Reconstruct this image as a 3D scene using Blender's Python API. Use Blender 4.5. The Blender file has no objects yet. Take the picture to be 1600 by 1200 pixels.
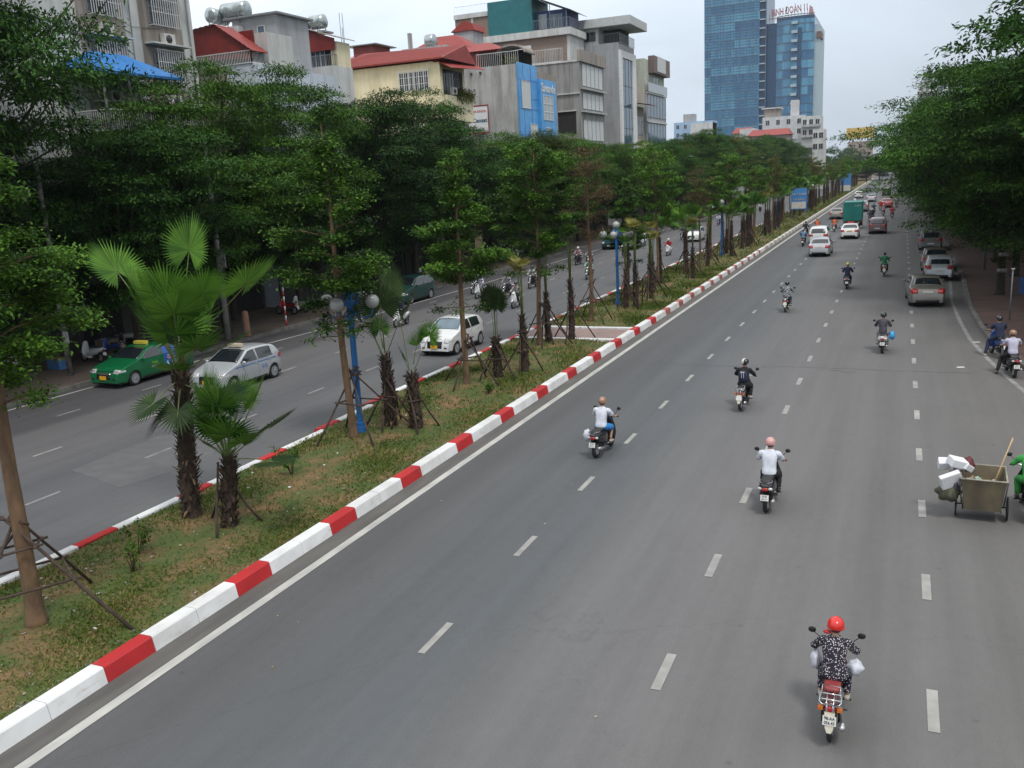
import bpy, math, random
import numpy as np
from mathutils import Vector, Matrix
R = math.radians
scene = bpy.context.scene
col = scene.collection
random.seed(7); np.random.seed(7)

# ------------------------------------------------------------------ camera, sky, sun, exposure
def setup_camera():
    # a footbridge deck 7.5 m over the road, looking along it (road runs along +Y, X to the right)
    f, s, vx, vy = 1390.0, 0.052, 611.0, -351.0
    d = Vector((vx, vy, f)).normalized()
    n = d.cross(Vector((vx + 100, vy - 100 * s, f))).normalized()
    if n.y < 0: n = -n
    x = n.cross(d)
    if x.x < 0: x = -x
    M = Matrix((x, d, -n))                      # rows: world axes seen in the camera (x right, y down, z ahead)
    right = M.col[0]; down = M.col[1]; fwd = M.col[2]
    rot = Matrix((right, -down, -fwd)).transposed()
    cd = bpy.data.cameras.new('camera'); cam = bpy.data.objects.new('camera', cd); col.objects.link(cam)
    cam.matrix_world = Matrix.Translation((0, 0, 7.5)) @ rot.to_4x4()
    cd.sensor_width = 36; cd.lens = f / 1600 * 36
    cd.clip_start = 0.1; cd.clip_end = 4000
    scene.camera = cam
setup_camera()

SUN_EL, SUN_AZ = 62, 140          # azimuth clockwise from +Y: behind the camera, to the right
def setup_world():
    w = bpy.data.worlds.new('World'); scene.world = w; w.use_nodes = True
    nt = w.node_tree; N = nt.nodes; L = nt.links; N.clear()
    out = N.new('ShaderNodeOutputWorld')
    sky = N.new('ShaderNodeTexSky'); sky.sky_type = 'NISHITA'; sky.sun_disc = False
    sky.sun_elevation = R(SUN_EL); sky.sun_rotation = R(SUN_AZ); sky.air_density = 1.2; sky.dust_density = 2.5
    b1 = N.new('ShaderNodeBackground'); b1.inputs[1].default_value = 0.10; L.new(sky.outputs[0], b1.inputs[0])
    tc = N.new('ShaderNodeTexCoord')
    mp = N.new('ShaderNodeMapping'); mp.inputs['Scale'].default_value = (1.0, 1.0, 2.6); L.new(tc.outputs['Generated'], mp.inputs[0])
    no = N.new('ShaderNodeTexNoise'); no.inputs['Scale'].default_value = 1.9; no.inputs['Detail'].default_value = 5; no.inputs['Roughness'].default_value = .55; no.inputs['Distortion'].default_value = .4
    L.new(mp.outputs[0], no.inputs[0])
    sep = N.new('ShaderNodeSeparateXYZ'); L.new(tc.outputs['Generated'], sep.inputs[0])
    rz = N.new('ShaderNodeValToRGB'); L.new(sep.outputs[2], rz.inputs[0])      # overcast layer, brighter overhead
    e = rz.color_ramp.elements
    e[0].position = 0.0; e[0].color = (.62, .71, .81, 1)
    e[1].position = 1.0; e[1].color = (1.25, 1.29, 1.34, 1)
    k = e.new(0.15); k.color = (.70, .79, .89, 1)
    k = e.new(0.40); k.color = (.98, 1.0, 1.05, 1)
    rx = N.new('ShaderNodeMapRange'); L.new(no.outputs[0], rx.inputs[0])
    rx.inputs[1].default_value = .35; rx.inputs[2].default_value = .65; rx.inputs[3].default_value = .90; rx.inputs[4].default_value = 1.09
    # the cloud deck is thinner and whiter towards the left of the road
    rl = N.new('ShaderNodeMapRange'); L.new(sep.outputs[0], rl.inputs[0])
    rl.inputs[1].default_value = -.85; rl.inputs[2].default_value = .05; rl.inputs[3].default_value = 1.42; rl.inputs[4].default_value = .95
    m1 = N.new('ShaderNodeMath'); m1.operation = 'MULTIPLY'; L.new(rx.outputs[0], m1.inputs[0]); L.new(rl.outputs[0], m1.inputs[1])
    b2 = N.new('ShaderNodeBackground'); L.new(rz.outputs[0], b2.inputs[0]); L.new(m1.outputs[0], b2.inputs[1])
    cov = N.new('ShaderNodeMapRange'); L.new(no.outputs[0], cov.inputs[0])
    cov.inputs[1].default_value = .38; cov.inputs[2].default_value = .58; cov.inputs[3].default_value = .86; cov.inputs[4].default_value = .98
    mx = N.new('ShaderNodeMixShader'); L.new(cov.outputs[0], mx.inputs[0]); L.new(b1.outputs[0], mx.inputs[1]); L.new(b2.outputs[0], mx.inputs[2])
    L.new(mx.outputs[0], out.inputs[0])
    sd = bpy.data.lights.new('sun', 'SUN'); so = bpy.data.objects.new('sun', sd); col.objects.link(so)
    sd.energy = 1.9; sd.angle = R(12); sd.color = (1, .97, .92)
    el, az = R(SUN_EL), R(SUN_AZ)
    v = Vector((math.sin(az) * math.cos(el), math.cos(az) * math.cos(el), math.sin(el)))
    so.rotation_euler = v.to_track_quat('Z', 'Y').to_euler(); so.location = (10, -10, 60)
setup_world()
scene.view_settings.view_transform = 'Standard'; scene.view_settings.look = 'None'
scene.view_settings.exposure = 0.0; scene.view_settings.gamma = 1
scene.view_settings.use_curve_mapping = False
scene.cycles.use_denoising = True
scene.cycles.max_bounces = 6; scene.cycles.diffuse_bounces = 3; scene.cycles.glossy_bounces = 3
scene.cycles.transmission_bounces = 3; scene.cycles.transparent_max_bounces = 4; scene.cycles.volume_bounces = 0
scene.cycles.caustics_reflective = False; scene.cycles.caustics_refractive = False

# ------------------------------------------------------------------ materials
_mats = {}
def pm(name, c, rough=.7, metal=0., var=.12, scale=4., bump=0., c2=None, coat=0., detail=4, stretch=None, spec=.5):
    """a plain surface whose colour drifts with noise"""
    if name in _mats: return _mats[name]
    m = bpy.data.materials.new(name); _mats[name] = m; m.use_nodes = True
    N = m.node_tree.nodes; L = m.node_tree.links; b = N['Principled BSDF']
    b.inputs['Roughness'].default_value = rough; b.inputs['Metallic'].default_value = metal
    b.inputs['Coat Weight'].default_value = coat; b.inputs['Specular IOR Level'].default_value = spec
    tc = N.new('ShaderNodeTexCoord'); no = N.new('ShaderNodeTexNoise'); no.inputs['Scale'].default_value = scale; no.inputs['Detail'].default_value = detail
    src = tc.outputs['Object']
    if stretch:
        mp = N.new('ShaderNodeMapping'); mp.inputs['Scale'].default_value = stretch; L.new(src, mp.inputs[0]); src = mp.outputs[0]
    L.new(src, no.inputs[0])
    r = N.new('ShaderNodeValToRGB'); L.new(no.outputs[0], r.inputs[0])
    r.color_ramp.elements[0].position = .32; r.color_ramp.elements[1].position = .68
    a = c2 if c2 else tuple(x * (1 - var) for x in c)
    d = c if c2 else tuple(min(1, x * (1 + var)) for x in c)
    r.color_ramp.elements[0].color = (*a, 1); r.color_ramp.elements[1].color = (*d, 1)
    L.new(r.outputs[0], b.inputs['Base Color'])
    if bump:
        bp = N.new('ShaderNodeBump'); bp.inputs['Strength'].default_value = bump; bp.inputs['Distance'].default_value = .02
        n2 = N.new('ShaderNodeTexNoise'); n2.inputs['Scale'].default_value = scale * 6; n2.inputs['Detail'].default_value = 3; L.new(src, n2.inputs[0])
        L.new(n2.outputs[0], bp.inputs['Height']); L.new(bp.outputs[0], b.inputs['Normal'])
    return m

def leafmat(name, c1, c2, trans=.25, rough=.5, dead=None):
    """leaves: colour varies leaf by leaf and tree by tree; some light passes through"""
    if name in _mats: return _mats[name]
    m = bpy.data.materials.new(name); _mats[name] = m; m.use_nodes = True
    N = m.node_tree.nodes; L = m.node_tree.links; b = N['Principled BSDF']
    b.inputs['Roughness'].default_value = max(rough, .55); b.inputs['Specular IOR Level'].default_value = .16
    g = N.new('ShaderNodeNewGeometry'); oi = N.new('ShaderNodeObjectInfo')
    tc = N.new('ShaderNodeTexCoord'); no = N.new('ShaderNodeTexNoise'); no.inputs['Scale'].default_value = .7; no.inputs['Detail'].default_value = 2
    L.new(tc.outputs['Object'], no.inputs[0])
    ad = N.new('ShaderNodeMath'); ad.operation = 'MULTIPLY_ADD'; ad.inputs[1].default_value = .5; L.new(g.outputs['Random Per Island'], ad.inputs[0])
    m2 = N.new('ShaderNodeMath'); m2.operation = 'MULTIPLY_ADD'; m2.inputs[1].default_value = 1.6; m2.inputs[2].default_value = -.55; L.new(no.outputs[0], m2.inputs[0])
    L.new(m2.outputs[0], ad.inputs[2])
    m3 = N.new('ShaderNodeMath'); m3.operation = 'MULTIPLY_ADD'; m3.inputs[1].default_value = .35; L.new(oi.outputs['Random'], m3.inputs[0]); 
    m4 = N.new('ShaderNodeMath'); m4.operation = 'SUBTRACT'; m4.inputs[1].default_value = .17; L.new(ad.outputs[0], m4.inputs[0]); L.new(m4.outputs[0], m3.inputs[2])
    r = N.new('ShaderNodeValToRGB'); L.new(m3.outputs[0], r.inputs[0])
    e = r.color_ramp.elements; e[0].position = .1; e[0].color = (*c1, 1); e[1].position = .8; e[1].color = (*c2, 1)
    if dead:
        k = e.new(1.0); k.color = (*dead, 1)
    L.new(r.outputs[0], b.inputs['Base Color'])
    tr = N.new('ShaderNodeBsdfTranslucent'); L.new(r.outputs[0], tr.inputs[0])
    mx = N.new('ShaderNodeMixShader'); mx.inputs[0].default_value = trans
    L.new(b.outputs[0], mx.inputs[1]); L.new(tr.outputs[0], mx.inputs[2]); L.new(mx.outputs[0], N['Material Output'].inputs[0])
    return m

def glassmat(name, c, rough=.06, spec=.9):
    return pm(name, c, rough=rough, var=.1, scale=1.5, spec=spec)

# ------------------------------------------------------------------ objects
def tag(o, label=None, cat=None, group=None, kind=None):
    if label: o['label'] = label
    if cat: o['category'] = cat
    if group: o['group'] = group
    if kind: o['kind'] = kind
    return o
def empty(name, loc=(0, 0, 0), rz=0):
    o = bpy.data.objects.new(name, None); col.objects.link(o); o.location = loc; o.rotation_euler.z = rz; o.empty_display_size = .3
    return o
def mobj(name, mesh, parent=None, loc=None):
    o = bpy.data.objects.new(name, mesh); col.objects.link(o)
    if parent: o.parent = parent
    if loc: o.location = loc
    return o
def copy_tree(o, parent=None):
    c = o.copy(); col.objects.link(c); c.parent = parent
    for ch in list(o.children): copy_tree(ch, c)
    return c

class MB:
    def __init__(s): s.V = []; s.F = []; s.M = []; s.m = 0; s.S = []; s.sm = False
    def add(s, vs, fs):
        b = len(s.V); s.V.extend(vs)
        for f in fs: s.F.append([i + b for i in f]); s.M.append(s.m); s.S.append(s.sm)
    def box(s, c, d, rz=0, rx=0, ry=0):
        x, y, z = d[0] / 2, d[1] / 2, d[2] / 2
        vs = [Vector(p) for p in ((-x, -y, -z), (x, -y, -z), (x, y, -z), (-x, y, -z), (-x, -y, z), (x, -y, z), (x, y, z), (-x, y, z))]
        if rz or rx or ry:
            q = Matrix.Rotation(rz, 3, 'Z') @ Matrix.Rotation(ry, 3, 'Y') @ Matrix.Rotation(rx, 3, 'X'); vs = [q @ v for v in vs]
        s.add([(v.x + c[0], v.y + c[1], v.z + c[2]) for v in vs], [(0, 3, 2, 1), (4, 5, 6, 7), (0, 1, 5, 4), (1, 2, 6, 5), (2, 3, 7, 6), (3, 0, 4, 7)]); return s
    def bb(s, x0, x1, y0, y1, z0, z1): return s.box(((x0 + x1) / 2, (y0 + y1) / 2, (z0 + z1) / 2), (abs(x1 - x0), abs(y1 - y0), abs(z1 - z0)))
    def poly(s, pts): s.add([tuple(p) for p in pts], [list(range(len(pts)))]); return s
    def prism(s, pts, ext):   # polygon pts extruded by vector ext
        n = len(pts); a = [tuple(p) for p in pts]; b = [tuple(p[i] + ext[i] for i in range(3)) for p in pts]
        s.add(a + b, [list(range(n))[::-1], list(range(n, 2 * n))] + [(i, (i + 1) % n, n + (i + 1) % n, n + i) for i in range(n)]); return s
    def tube(s, pts, r, n=8, cap=True, sm=True):
        pts = [Vector(p) for p in pts]; k = len(pts)
        rs = r if isinstance(r, (list, tuple)) else [r] * k
        vs = []; up = None
        for i, p in enumerate(pts):
            t = (pts[min(i + 1, k - 1)] - pts[max(i - 1, 0)])
            t = t.normalized() if t.length > 1e-9 else Vector((0, 0, 1))
            if up is None: up = Vector((1, 0, 0)) if abs(t.x) < .9 else Vector((0, 1, 0))
            a = t.cross(up).normalized(); b = t.cross(a).normalized(); up = -b if False else up
            for j in range(n):
                th = 2 * math.pi * j / n; q = p + (a * math.cos(th) + b * math.sin(th)) * rs[i]; vs.append(tuple(q))
        fs = [(i * n + j, i * n + (j + 1) % n, (i + 1) * n + (j + 1) % n, (i + 1) * n + j) for i in range(k - 1) for j in range(n)]
        if cap: fs += [list(range(n))[::-1], [(k - 1) * n + j for j in range(n)]]
        o = s.sm; s.sm = sm; s.add(vs, fs); s.sm = o; return s
    def ball(s, c, r, n=10, m=7, sc=(1, 1, 1), z0=-1., z1=1.):
        vs = []; a0 = math.asin(max(-1, z0)); a1 = math.asin(min(1, z1))
        for i in range(m + 1):
            a = a0 + (a1 - a0) * i / m
            for j in range(n):
                th = 2 * math.pi * j / n
                vs.append((c[0] + r * sc[0] * math.cos(a) * math.cos(th), c[1] + r * sc[1] * math.cos(a) * math.sin(th), c[2] + r * sc[2] * math.sin(a)))
        fs = [(i * n + j, i * n + (j + 1) % n, (i + 1) * n + (j + 1) % n, (i + 1) * n + j) for i in range(m) for j in range(n)]
        fs += [list(range(n))[::-1], [m * n + j for j in range(n)]]
        o = s.sm; s.sm = True; s.add(vs, fs); s.sm = o; return s
    def lathe(s, prof, c=(0, 0, 0), axis='z', n=20, sm=True):   # prof: (radius, height)
        vs = []
        for r, h in prof:
            for j in range(n):
                th = 2 * math.pi * j / n; a, b = r * math.cos(th), r * math.sin(th)
                v = {'z': (a, b, h), 'x': (h, a, b), 'y': (a, h, b)}[axis]; vs.append((v[0] + c[0], v[1] + c[1], v[2] + c[2]))
        k = len(prof); fs = [(i * n + j, i * n + (j + 1) % n, (i + 1) * n + (j + 1) % n, (i + 1) * n + j) for i in range(k - 1) for j in range(n)]
        fs += [list(range(n))[::-1], [(k - 1) * n + j for j in range(n)]]
        o = s.sm; s.sm = sm; s.add(vs, fs); s.sm = o; return s
    def mesh(s, name, mats):
        me = bpy.data.meshes.new(name); me.from_pydata([tuple(v) for v in s.V], [], s.F)
        for m in (mats if isinstance(mats, (list, tuple)) else [mats]): me.materials.append(m)
        me.polygons.foreach_set('material_index', s.M); me.polygons.foreach_set('use_smooth', s.S); me.update()
        return me
    def build(s, name, mats, parent=None, loc=None, bevel=0):
        o = mobj(name, s.mesh(name, mats), parent, loc)
        if bevel:
            md = o.modifiers.new('bevel', 'BEVEL'); md.width = bevel; md.segments = 2; md.limit_method = 'ANGLE'; md.angle_limit = R(40)
        return o

def textmesh(txt, size, mat, depth=.01, name='lettering', bold=0):
    cu = bpy.data.curves.new('t', 'FONT'); cu.body = txt; cu.size = size; cu.extrude = depth; cu.align_x = 'CENTER'; cu.align_y = 'CENTER'; cu.offset = bold; cu.resolution_u = 2
    o = bpy.data.objects.new('t', cu); col.objects.link(o)
    dg = bpy.context.evaluated_depsgraph_get(); me = bpy.data.meshes.new_from_object(o.evaluated_get(dg))
    bpy.data.objects.remove(o); bpy.data.curves.remove(cu); me.materials.clear(); me.materials.append(mat); me.name = name
    return me
def text(txt, size, mat, parent, loc, rot, name='lettering', depth=.01, bold=0, sx=1):
    o = mobj(name, textmesh(txt, size, mat, depth, name, bold), parent, loc); o.rotation_euler = rot; o.scale.x = sx
    return o
FACE_BACK = (R(90), 0, 0)            # lettering read from -Y (towards the camera)
FACE_RIGHT = (R(90), 0, R(90))       # lettering read from +X

def npmesh(name, V, F, mat, smooth=False, mi=None):
    V = np.asarray(V, dtype=np.float32); F = np.asarray(F, dtype=np.int32); k = F.shape[1]
    me = bpy.data.meshes.new(name); me.vertices.add(len(V)); me.vertices.foreach_set('co', V.ravel())
    me.loops.add(F.size); me.loops.foreach_set('vertex_index', F.ravel())
    me.polygons.add(len(F)); me.polygons.foreach_set('loop_start', np.arange(0, F.size, k, dtype=np.int32))
    for m in (mat if isinstance(mat, (list, tuple)) else [mat]): me.materials.append(m)
    if mi is not None: me.polygons.foreach_set('material_index', mi)
    me.update(calc_edges=True); me.validate()
    return me

def leaves(centres, length, width, tilt=.6, dirs=None, rng=None, droop=0.):
    """diamond leaves: base at each centre, pointing along a random (or given) direction. returns V, F"""
    rng = rng or np.random
    n = len(centres); c = np.asarray(centres, float)
    if dirs is None:
        th = rng.uniform(0, 2 * np.pi, n); el = rng.normal(0, tilt, n) - droop
        d = np.stack([np.cos(th) * np.cos(el), np.sin(th) * np.cos(el), np.sin(el)], 1)
    else: d = dirs
    up = np.stack([rng.normal(0, .45, n), rng.normal(0, .45, n), np.ones(n)], 1)
    s = np.cross(d, up); s /= np.linalg.norm(s, axis=1, keepdims=True) + 1e-9
    L = length * rng.uniform(.6, 1.3, (n, 1)); W = width * rng.uniform(.7, 1.2, (n, 1))
    nrm = np.cross(s, d)
    p0 = c; p1 = c + d * L * .45 + s * W / 2 + nrm * W * .12; p2 = c + d * L - nrm * L * .12; p3 = c + d * L * .45 - s * W / 2 + nrm * W * .12
    V = np.stack([p0, p1, p2, p3], 1).reshape(-1, 3); F = np.arange(4 * n).reshape(n, 4)
    return V, F
# ------------------------------------------------------------------ ground, carriageways, kerbs, median
def asphalt(name, x0, x1, stops, seed):
    m = bpy.data.materials.new(name); m.use_nodes = True
    N = m.node_tree.nodes; L = m.node_tree.links; b = N['Principled BSDF']; b.inputs['Specular IOR Level'].default_value = .3
    tc = N.new('ShaderNodeTexCoord'); sp = N.new('ShaderNodeSeparateXYZ'); L.new(tc.outputs['Object'], sp.inputs[0])
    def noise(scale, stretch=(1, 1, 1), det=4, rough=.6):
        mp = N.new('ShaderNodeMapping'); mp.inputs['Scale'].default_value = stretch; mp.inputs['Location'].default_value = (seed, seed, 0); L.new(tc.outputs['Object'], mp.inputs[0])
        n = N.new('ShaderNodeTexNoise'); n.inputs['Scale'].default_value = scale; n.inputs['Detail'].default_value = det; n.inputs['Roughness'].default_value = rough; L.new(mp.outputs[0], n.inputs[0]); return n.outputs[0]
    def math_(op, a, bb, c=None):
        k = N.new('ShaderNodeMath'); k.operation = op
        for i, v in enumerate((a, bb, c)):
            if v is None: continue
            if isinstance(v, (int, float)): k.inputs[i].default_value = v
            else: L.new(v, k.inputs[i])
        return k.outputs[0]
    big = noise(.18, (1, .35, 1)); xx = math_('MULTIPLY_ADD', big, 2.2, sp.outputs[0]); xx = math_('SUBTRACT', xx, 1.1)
    mr = N.new('ShaderNodeMapRange'); L.new(xx, mr.inputs[0]); mr.inputs[1].default_value = x0; mr.inputs[2].default_value = x1
    r = N.new('ShaderNodeValToRGB'); L.new(mr.outputs[0], r.inputs[0]); e = r.color_ramp.elements
    for i, (x, c) in enumerate(stops):
        p = (x - x0) / (x1 - x0)
        if i == 0: e[0].position = p; e[0].color = (*c, 1)
        elif i == 1: e[1].position = p; e[1].color = (*c, 1)
        else: k = e.new(p); k.color = (*c, 1)
    streak = noise(.9, (1.6, .05, 1), 5); blot = noise(.55, (1, .5, 1), 6, .7); grain = noise(38, (1, 1, 1), 2, .8); mid = noise(6, (1, .6, 1), 5, .75)
    v = math_('MULTIPLY_ADD', streak, .5, .70); v2 = math_('MULTIPLY_ADD', blot, .28, -.14); v = math_('ADD', v, v2)
    v3 = math_('MULTIPLY_ADD', grain, .5, -.25); v = math_('ADD', v, v3); v4 = math_('MULTIPLY_ADD', mid, .22, -.11); v = math_('ADD', v, v4)
    mul = N.new('ShaderNodeVectorMath'); mul.operation = 'SCALE'; L.new(r.outputs[0], mul.inputs[0]); L.new(v, mul.inputs['Scale'])
    # small dark oil drops and tyre specks
    vo = N.new('ShaderNodeTexVoronoi'); vo.inputs['Scale'].default_value = .9; L.new(tc.outputs['Object'], vo.inputs[0])
    sd = N.new('ShaderNodeMapRange'); L.new(vo.outputs['Distance'], sd.inputs[0]); sd.inputs[1].default_value = .02; sd.inputs[2].default_value = .06; sd.inputs[3].default_value = .8; sd.inputs[4].default_value = 1
    m5 = N.new('ShaderNodeVectorMath'); m5.operation = 'SCALE'; L.new(mul.outputs[0], m5.inputs[0]); L.new(sd.outputs[0], m5.inputs['Scale'])
    # hairline cracks
    wn = noise(1.1, (1, 1, 1), 4, .7)
    ck = N.new('ShaderNodeTexVoronoi'); ck.feature = 'DISTANCE_TO_EDGE'; ck.inputs['Scale'].default_value = .11
    wv = N.new('ShaderNodeVectorMath'); wv.operation = 'ADD'; L.new(tc.outputs['Object'], wv.inputs[0]); cb = N.new('ShaderNodeCombineXYZ')
    w1 = math_('MULTIPLY', wn, 2.4); L.new(w1, cb.inputs[0]); L.new(w1, cb.inputs[1]); L.new(cb.outputs[0], wv.inputs[1]); L.new(wv.outputs[0], ck.inputs[0])
    cm = N.new('ShaderNodeMapRange'); L.new(ck.outputs['Distance'], cm.inputs[0]); cm.inputs[1].default_value = .0008; cm.inputs[2].default_value = .0022; cm.inputs[3].default_value = .9; cm.inputs[4].default_value = 1
    m6 = N.new('ShaderNodeVectorMath'); m6.operation = 'SCALE'; L.new(m5.outputs[0], m6.inputs[0]); L.new(cm.outputs[0], m6.inputs['Scale'])
    L.new(m6.outputs[0], b.inputs['Base Color'])
    rr = math_('MULTIPLY_ADD', blot, .3, .62); L.new(rr, b.inputs['Roughness'])
    bp = N.new('ShaderNodeBump'); bp.inputs['Strength'].default_value = .35; bp.inputs['Distance'].default_value = .008; L.new(grain, bp.inputs['Height']); L.new(bp.outputs[0], b.inputs['Normal'])
    return m
cool = (.106, .114, .120); warm = (.146, .144, .145); warm2 = (.136, .133, .129); dark = (.085, .082, .085)
MA_R = asphalt('asphalt_right', -12, 8, [(-11, (.096, .096, .098)), (8, (.12, .117, .112)), (-6.4, cool), (-5.5, (.130, .132, .134)), (-3.6, warm), (1.2, warm2), (3.2, (.138, .132, .126))], 3)
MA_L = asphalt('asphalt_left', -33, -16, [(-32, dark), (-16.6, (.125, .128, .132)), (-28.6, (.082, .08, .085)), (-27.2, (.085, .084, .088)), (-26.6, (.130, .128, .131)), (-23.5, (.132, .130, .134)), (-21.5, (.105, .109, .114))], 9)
def sheet(name, pts, z, mat, kind='structure'):
    me = bpy.data.meshes.new(name); me.from_pydata([(x, y, z) for x, y in pts], [], [list(range(len(pts)))]); me.materials.append(mat)
    o = mobj(name, me); o['kind'] = kind; return o
sheet('ground', [(-1500, -300), (1500, -300), (1500, 2500), (-1500, 2500)], -.06, pm('earth', (.12, .1, .075), var=.25, scale=.3, rough=.95))
sheet('road', [(-11.3, -40), (12, -40), (12, 700), (-11.3, 700)], 0, MA_R)
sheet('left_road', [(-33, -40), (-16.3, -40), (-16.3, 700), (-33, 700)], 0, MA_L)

# right pavement with the bay in its kerb
RK = [(9.5, -40), (9.5, 16), (7.6, 22), (6.2, 27), (5.0, 31.5), (4.3, 35), (3.95, 37), (3.6, 40), (3.4, 43.7), (3.3, 49.4), (3.45, 55), (3.6, 60), (3.75, 75), (3.75, 700)]
paving_red = pm('red_paving', (.105, .06, .048), c2=(.06, .04, .035), scale=1.2, rough=.9, bump=.3, detail=8)
def slab(name, edge, xo, z, mat, kind='structure'):
    V = []; n = len(edge)
    for x, y in edge: V += [(x, y, z), (xo, y, z), (x, y, -.05)]
    F = []
    for i in range(n - 1):
        a = 3 * i; F += [(a, a + 1, a + 4, a + 3), (a, a + 3, a + 5, a + 2)]
    me = bpy.data.meshes.new(name); me.from_pydata(V, [], F); me.materials.append(mat); o = mobj(name, me); o['kind'] = kind; return o
slab('right_pavement', [(x + .24, y) for x, y in RK], 60, .15, paving_red)
conc = pm('kerb_concrete', (.17, .165, .15), c2=(.09, .088, .08), scale=2.5, rough=.9, bump=.3)
def kerbrun(mb, pts, w, h, side=1, gap=.01, L=1.0, inset=.02):
    """kerb stones along a polyline; stones butt with small joints"""
    P = [Vector((x, y)) for x, y in pts]
    for a, b in zip(P[:-1], P[1:]):
        d = b - a; ln = d.length
        if ln < .05: continue
        u = d / ln; nrm = Vector((u.y, -u.x)) * side; k = max(1, round(ln / L)); st = ln / k
        for i in range(k):
            p = a + u * (i * st + gap / 2); q = a + u * ((i + 1) * st - gap / 2)
            pr = [(p.x, p.y, 0), (q.x, q.y, 0), (q.x + nrm.x * inset, q.y + nrm.y * inset, h), (p.x + nrm.x * inset, p.y + nrm.y * inset, h),
                  (q.x + nrm.x * w, q.y + nrm.y * w, h), (p.x + nrm.x * w, p.y + nrm.y * w, h), (q.x + nrm.x * w, q.y + nrm.y * w, 0), (p.x + nrm.x * w, p.y + nrm.y * w, 0)]
            mb.add(pr, [(0, 1, 2, 3), (3, 2, 4, 5), (5, 4, 6, 7), (0, 3, 5, 7), (1, 6, 4, 2)])
mb = MB(); kerbrun(mb, RK[1:-1], .22, .17, side=1); o = mb.build('right_kerb', conc); o['kind'] = 'structure'
# left pavement
LP = [(-31.0, -40), (-31.0, 700)]
slab('left_pavement', [(-31.3, -40), (-31.3, 700)], -60, .15, pm('left_paving', (.115, .088, .066), c2=(.07, .055, .043), scale=.9, rough=.92, bump=.3, detail=8))
mb = MB(); kerbrun(mb, [(-31.05, 5), (-31.05, 200)], .22, .16, side=-1); o = mb.build('left_kerb', conc); o['kind'] = 'structure'

# median: painted kerbs, soil, grass, paved crossing
def scuffed(name, c, under_, amt):
    m = bpy.data.materials.new(name); _mats[name] = m; m.use_nodes = True; N = m.node_tree.nodes; L = m.node_tree.links; b = N['Principled BSDF']; b.inputs['Roughness'].default_value = .6
    tc = N.new('ShaderNodeTexCoord'); mp = N.new('ShaderNodeMapping'); mp.inputs['Scale'].default_value = (1, .45, 1.6); L.new(tc.outputs['Object'], mp.inputs[0])
    n = N.new('ShaderNodeTexNoise'); n.inputs['Scale'].default_value = 5; n.inputs['Detail'].default_value = 9; n.inputs['Roughness'].default_value = .72; L.new(mp.outputs[0], n.inputs[0])
    r = N.new('ShaderNodeValToRGB'); L.new(n.outputs[0], r.inputs[0]); e = r.color_ramp.elements; e[0].position = .5 + amt; e[0].color = (*c, 1); e[1].position = .62 + amt; e[1].color = (*under_, 1)
    n2 = N.new('ShaderNodeTexNoise'); n2.inputs['Scale'].default_value = 1.3; n2.inputs['Detail'].default_value = 5; L.new(tc.outputs['Object'], n2.inputs[0]); r2 = N.new('ShaderNodeValToRGB'); L.new(n2.outputs[0], r2.inputs[0]); e = r2.color_ramp.elements; e[0].position = .35; e[0].color = (.8, .79, .77, 1); e[1].position = .6; e[1].color = (1, 1, 1, 1)
    mx = N.new('ShaderNodeMix'); mx.data_type = 'RGBA'; mx.blend_type = 'MULTIPLY'; mx.inputs[0].default_value = 1; L.new(r.outputs[0], mx.inputs[6]); L.new(r2.outputs[0], mx.inputs[7]); L.new(mx.outputs[2], b.inputs['Base Color'])
    return m
kerb_w = scuffed('kerb_white_scuffed', (.78, .79, .79), (.55, .54, .51), .08); kerb_r = scuffed('kerb_red_scuffed', (.50, .022, .025), (.36, .10, .09), .09)
paint_w = pm('kerb_white_paint', (.76, .77, .77), c2=(.62, .63, .62), scale=3, rough=.6, bump=.15, detail=7)
paint_r = pm('kerb_red_paint', (.50, .028, .03), c2=(.40, .03, .03), scale=3, rough=.6, bump=.15, detail=7)
def block(mb, x0, x1, y0, y1, h, m, batter=.05, right=True):
    mb.m = m; e = .006; y0 += e; y1 -= e; c = .025
    f = 1 if right else -1   # f: direction of the road side
    prof = [(x0, 0), (x0 - f * batter, h - c), (x0 - f * (batter + c), h), (x1 + f * c, h), (x1, h - c), (x1, 0)]
    n = len(prof); V = [(x, y0, z) for x, z in prof] + [(x, y1, z) for x, z in prof]
    fs = [(i, i + 1, n + i + 1, n + i) for i in range(n - 1)] + [list(range(n))[::-1], [n + i for i in range(n)]]
    mb.add(V, fs)
KX = -11.30                       # foot of the kerb on the near side
mb = MB(); y = 9.07 - 3.13 * 3
while y < 420:
    if y > 84:
        for q in range(3): block(mb, KX, KX - .34, y + q * 1.043, y + (q + 1) * 1.043, .28, 2 if q else 0)
    elif 38.0 < y < 41.0:      # opening of the crossing: long white stones
        block(mb, KX, KX - .34, y + .0, y + 1.02, .28, 1); block(mb, KX, KX - .34, y + 1.02, y + 3.13, .28, 0)
    else:
        block(mb, KX, KX - .34, y, y + 1.02, .28, 1 if y < 46 else 3)
        block(mb, KX, KX - .34, y + 1.02, y + 2.07, .28, 0); block(mb, KX, KX - .34, y + 2.07, y + 3.13, .28, 0)
    y += 3.13
o = mb.build('median_kerb', [kerb_w, kerb_r, pm('faded_kerb_paint', (.50, .47, .40), c2=(.36, .33, .28), scale=2, rough=.8), scuffed('kerb_red_faded', (.42, .085, .07), (.36, .24, .2), -.02)]); o['kind'] = 'structure'
def lkx(y): return -16.42 if y < 19 else (-16.42 - .48 * min(1, (y - 19) / 6))
mb = MB(); y = 12.8 - 3.13 * 4
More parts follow.
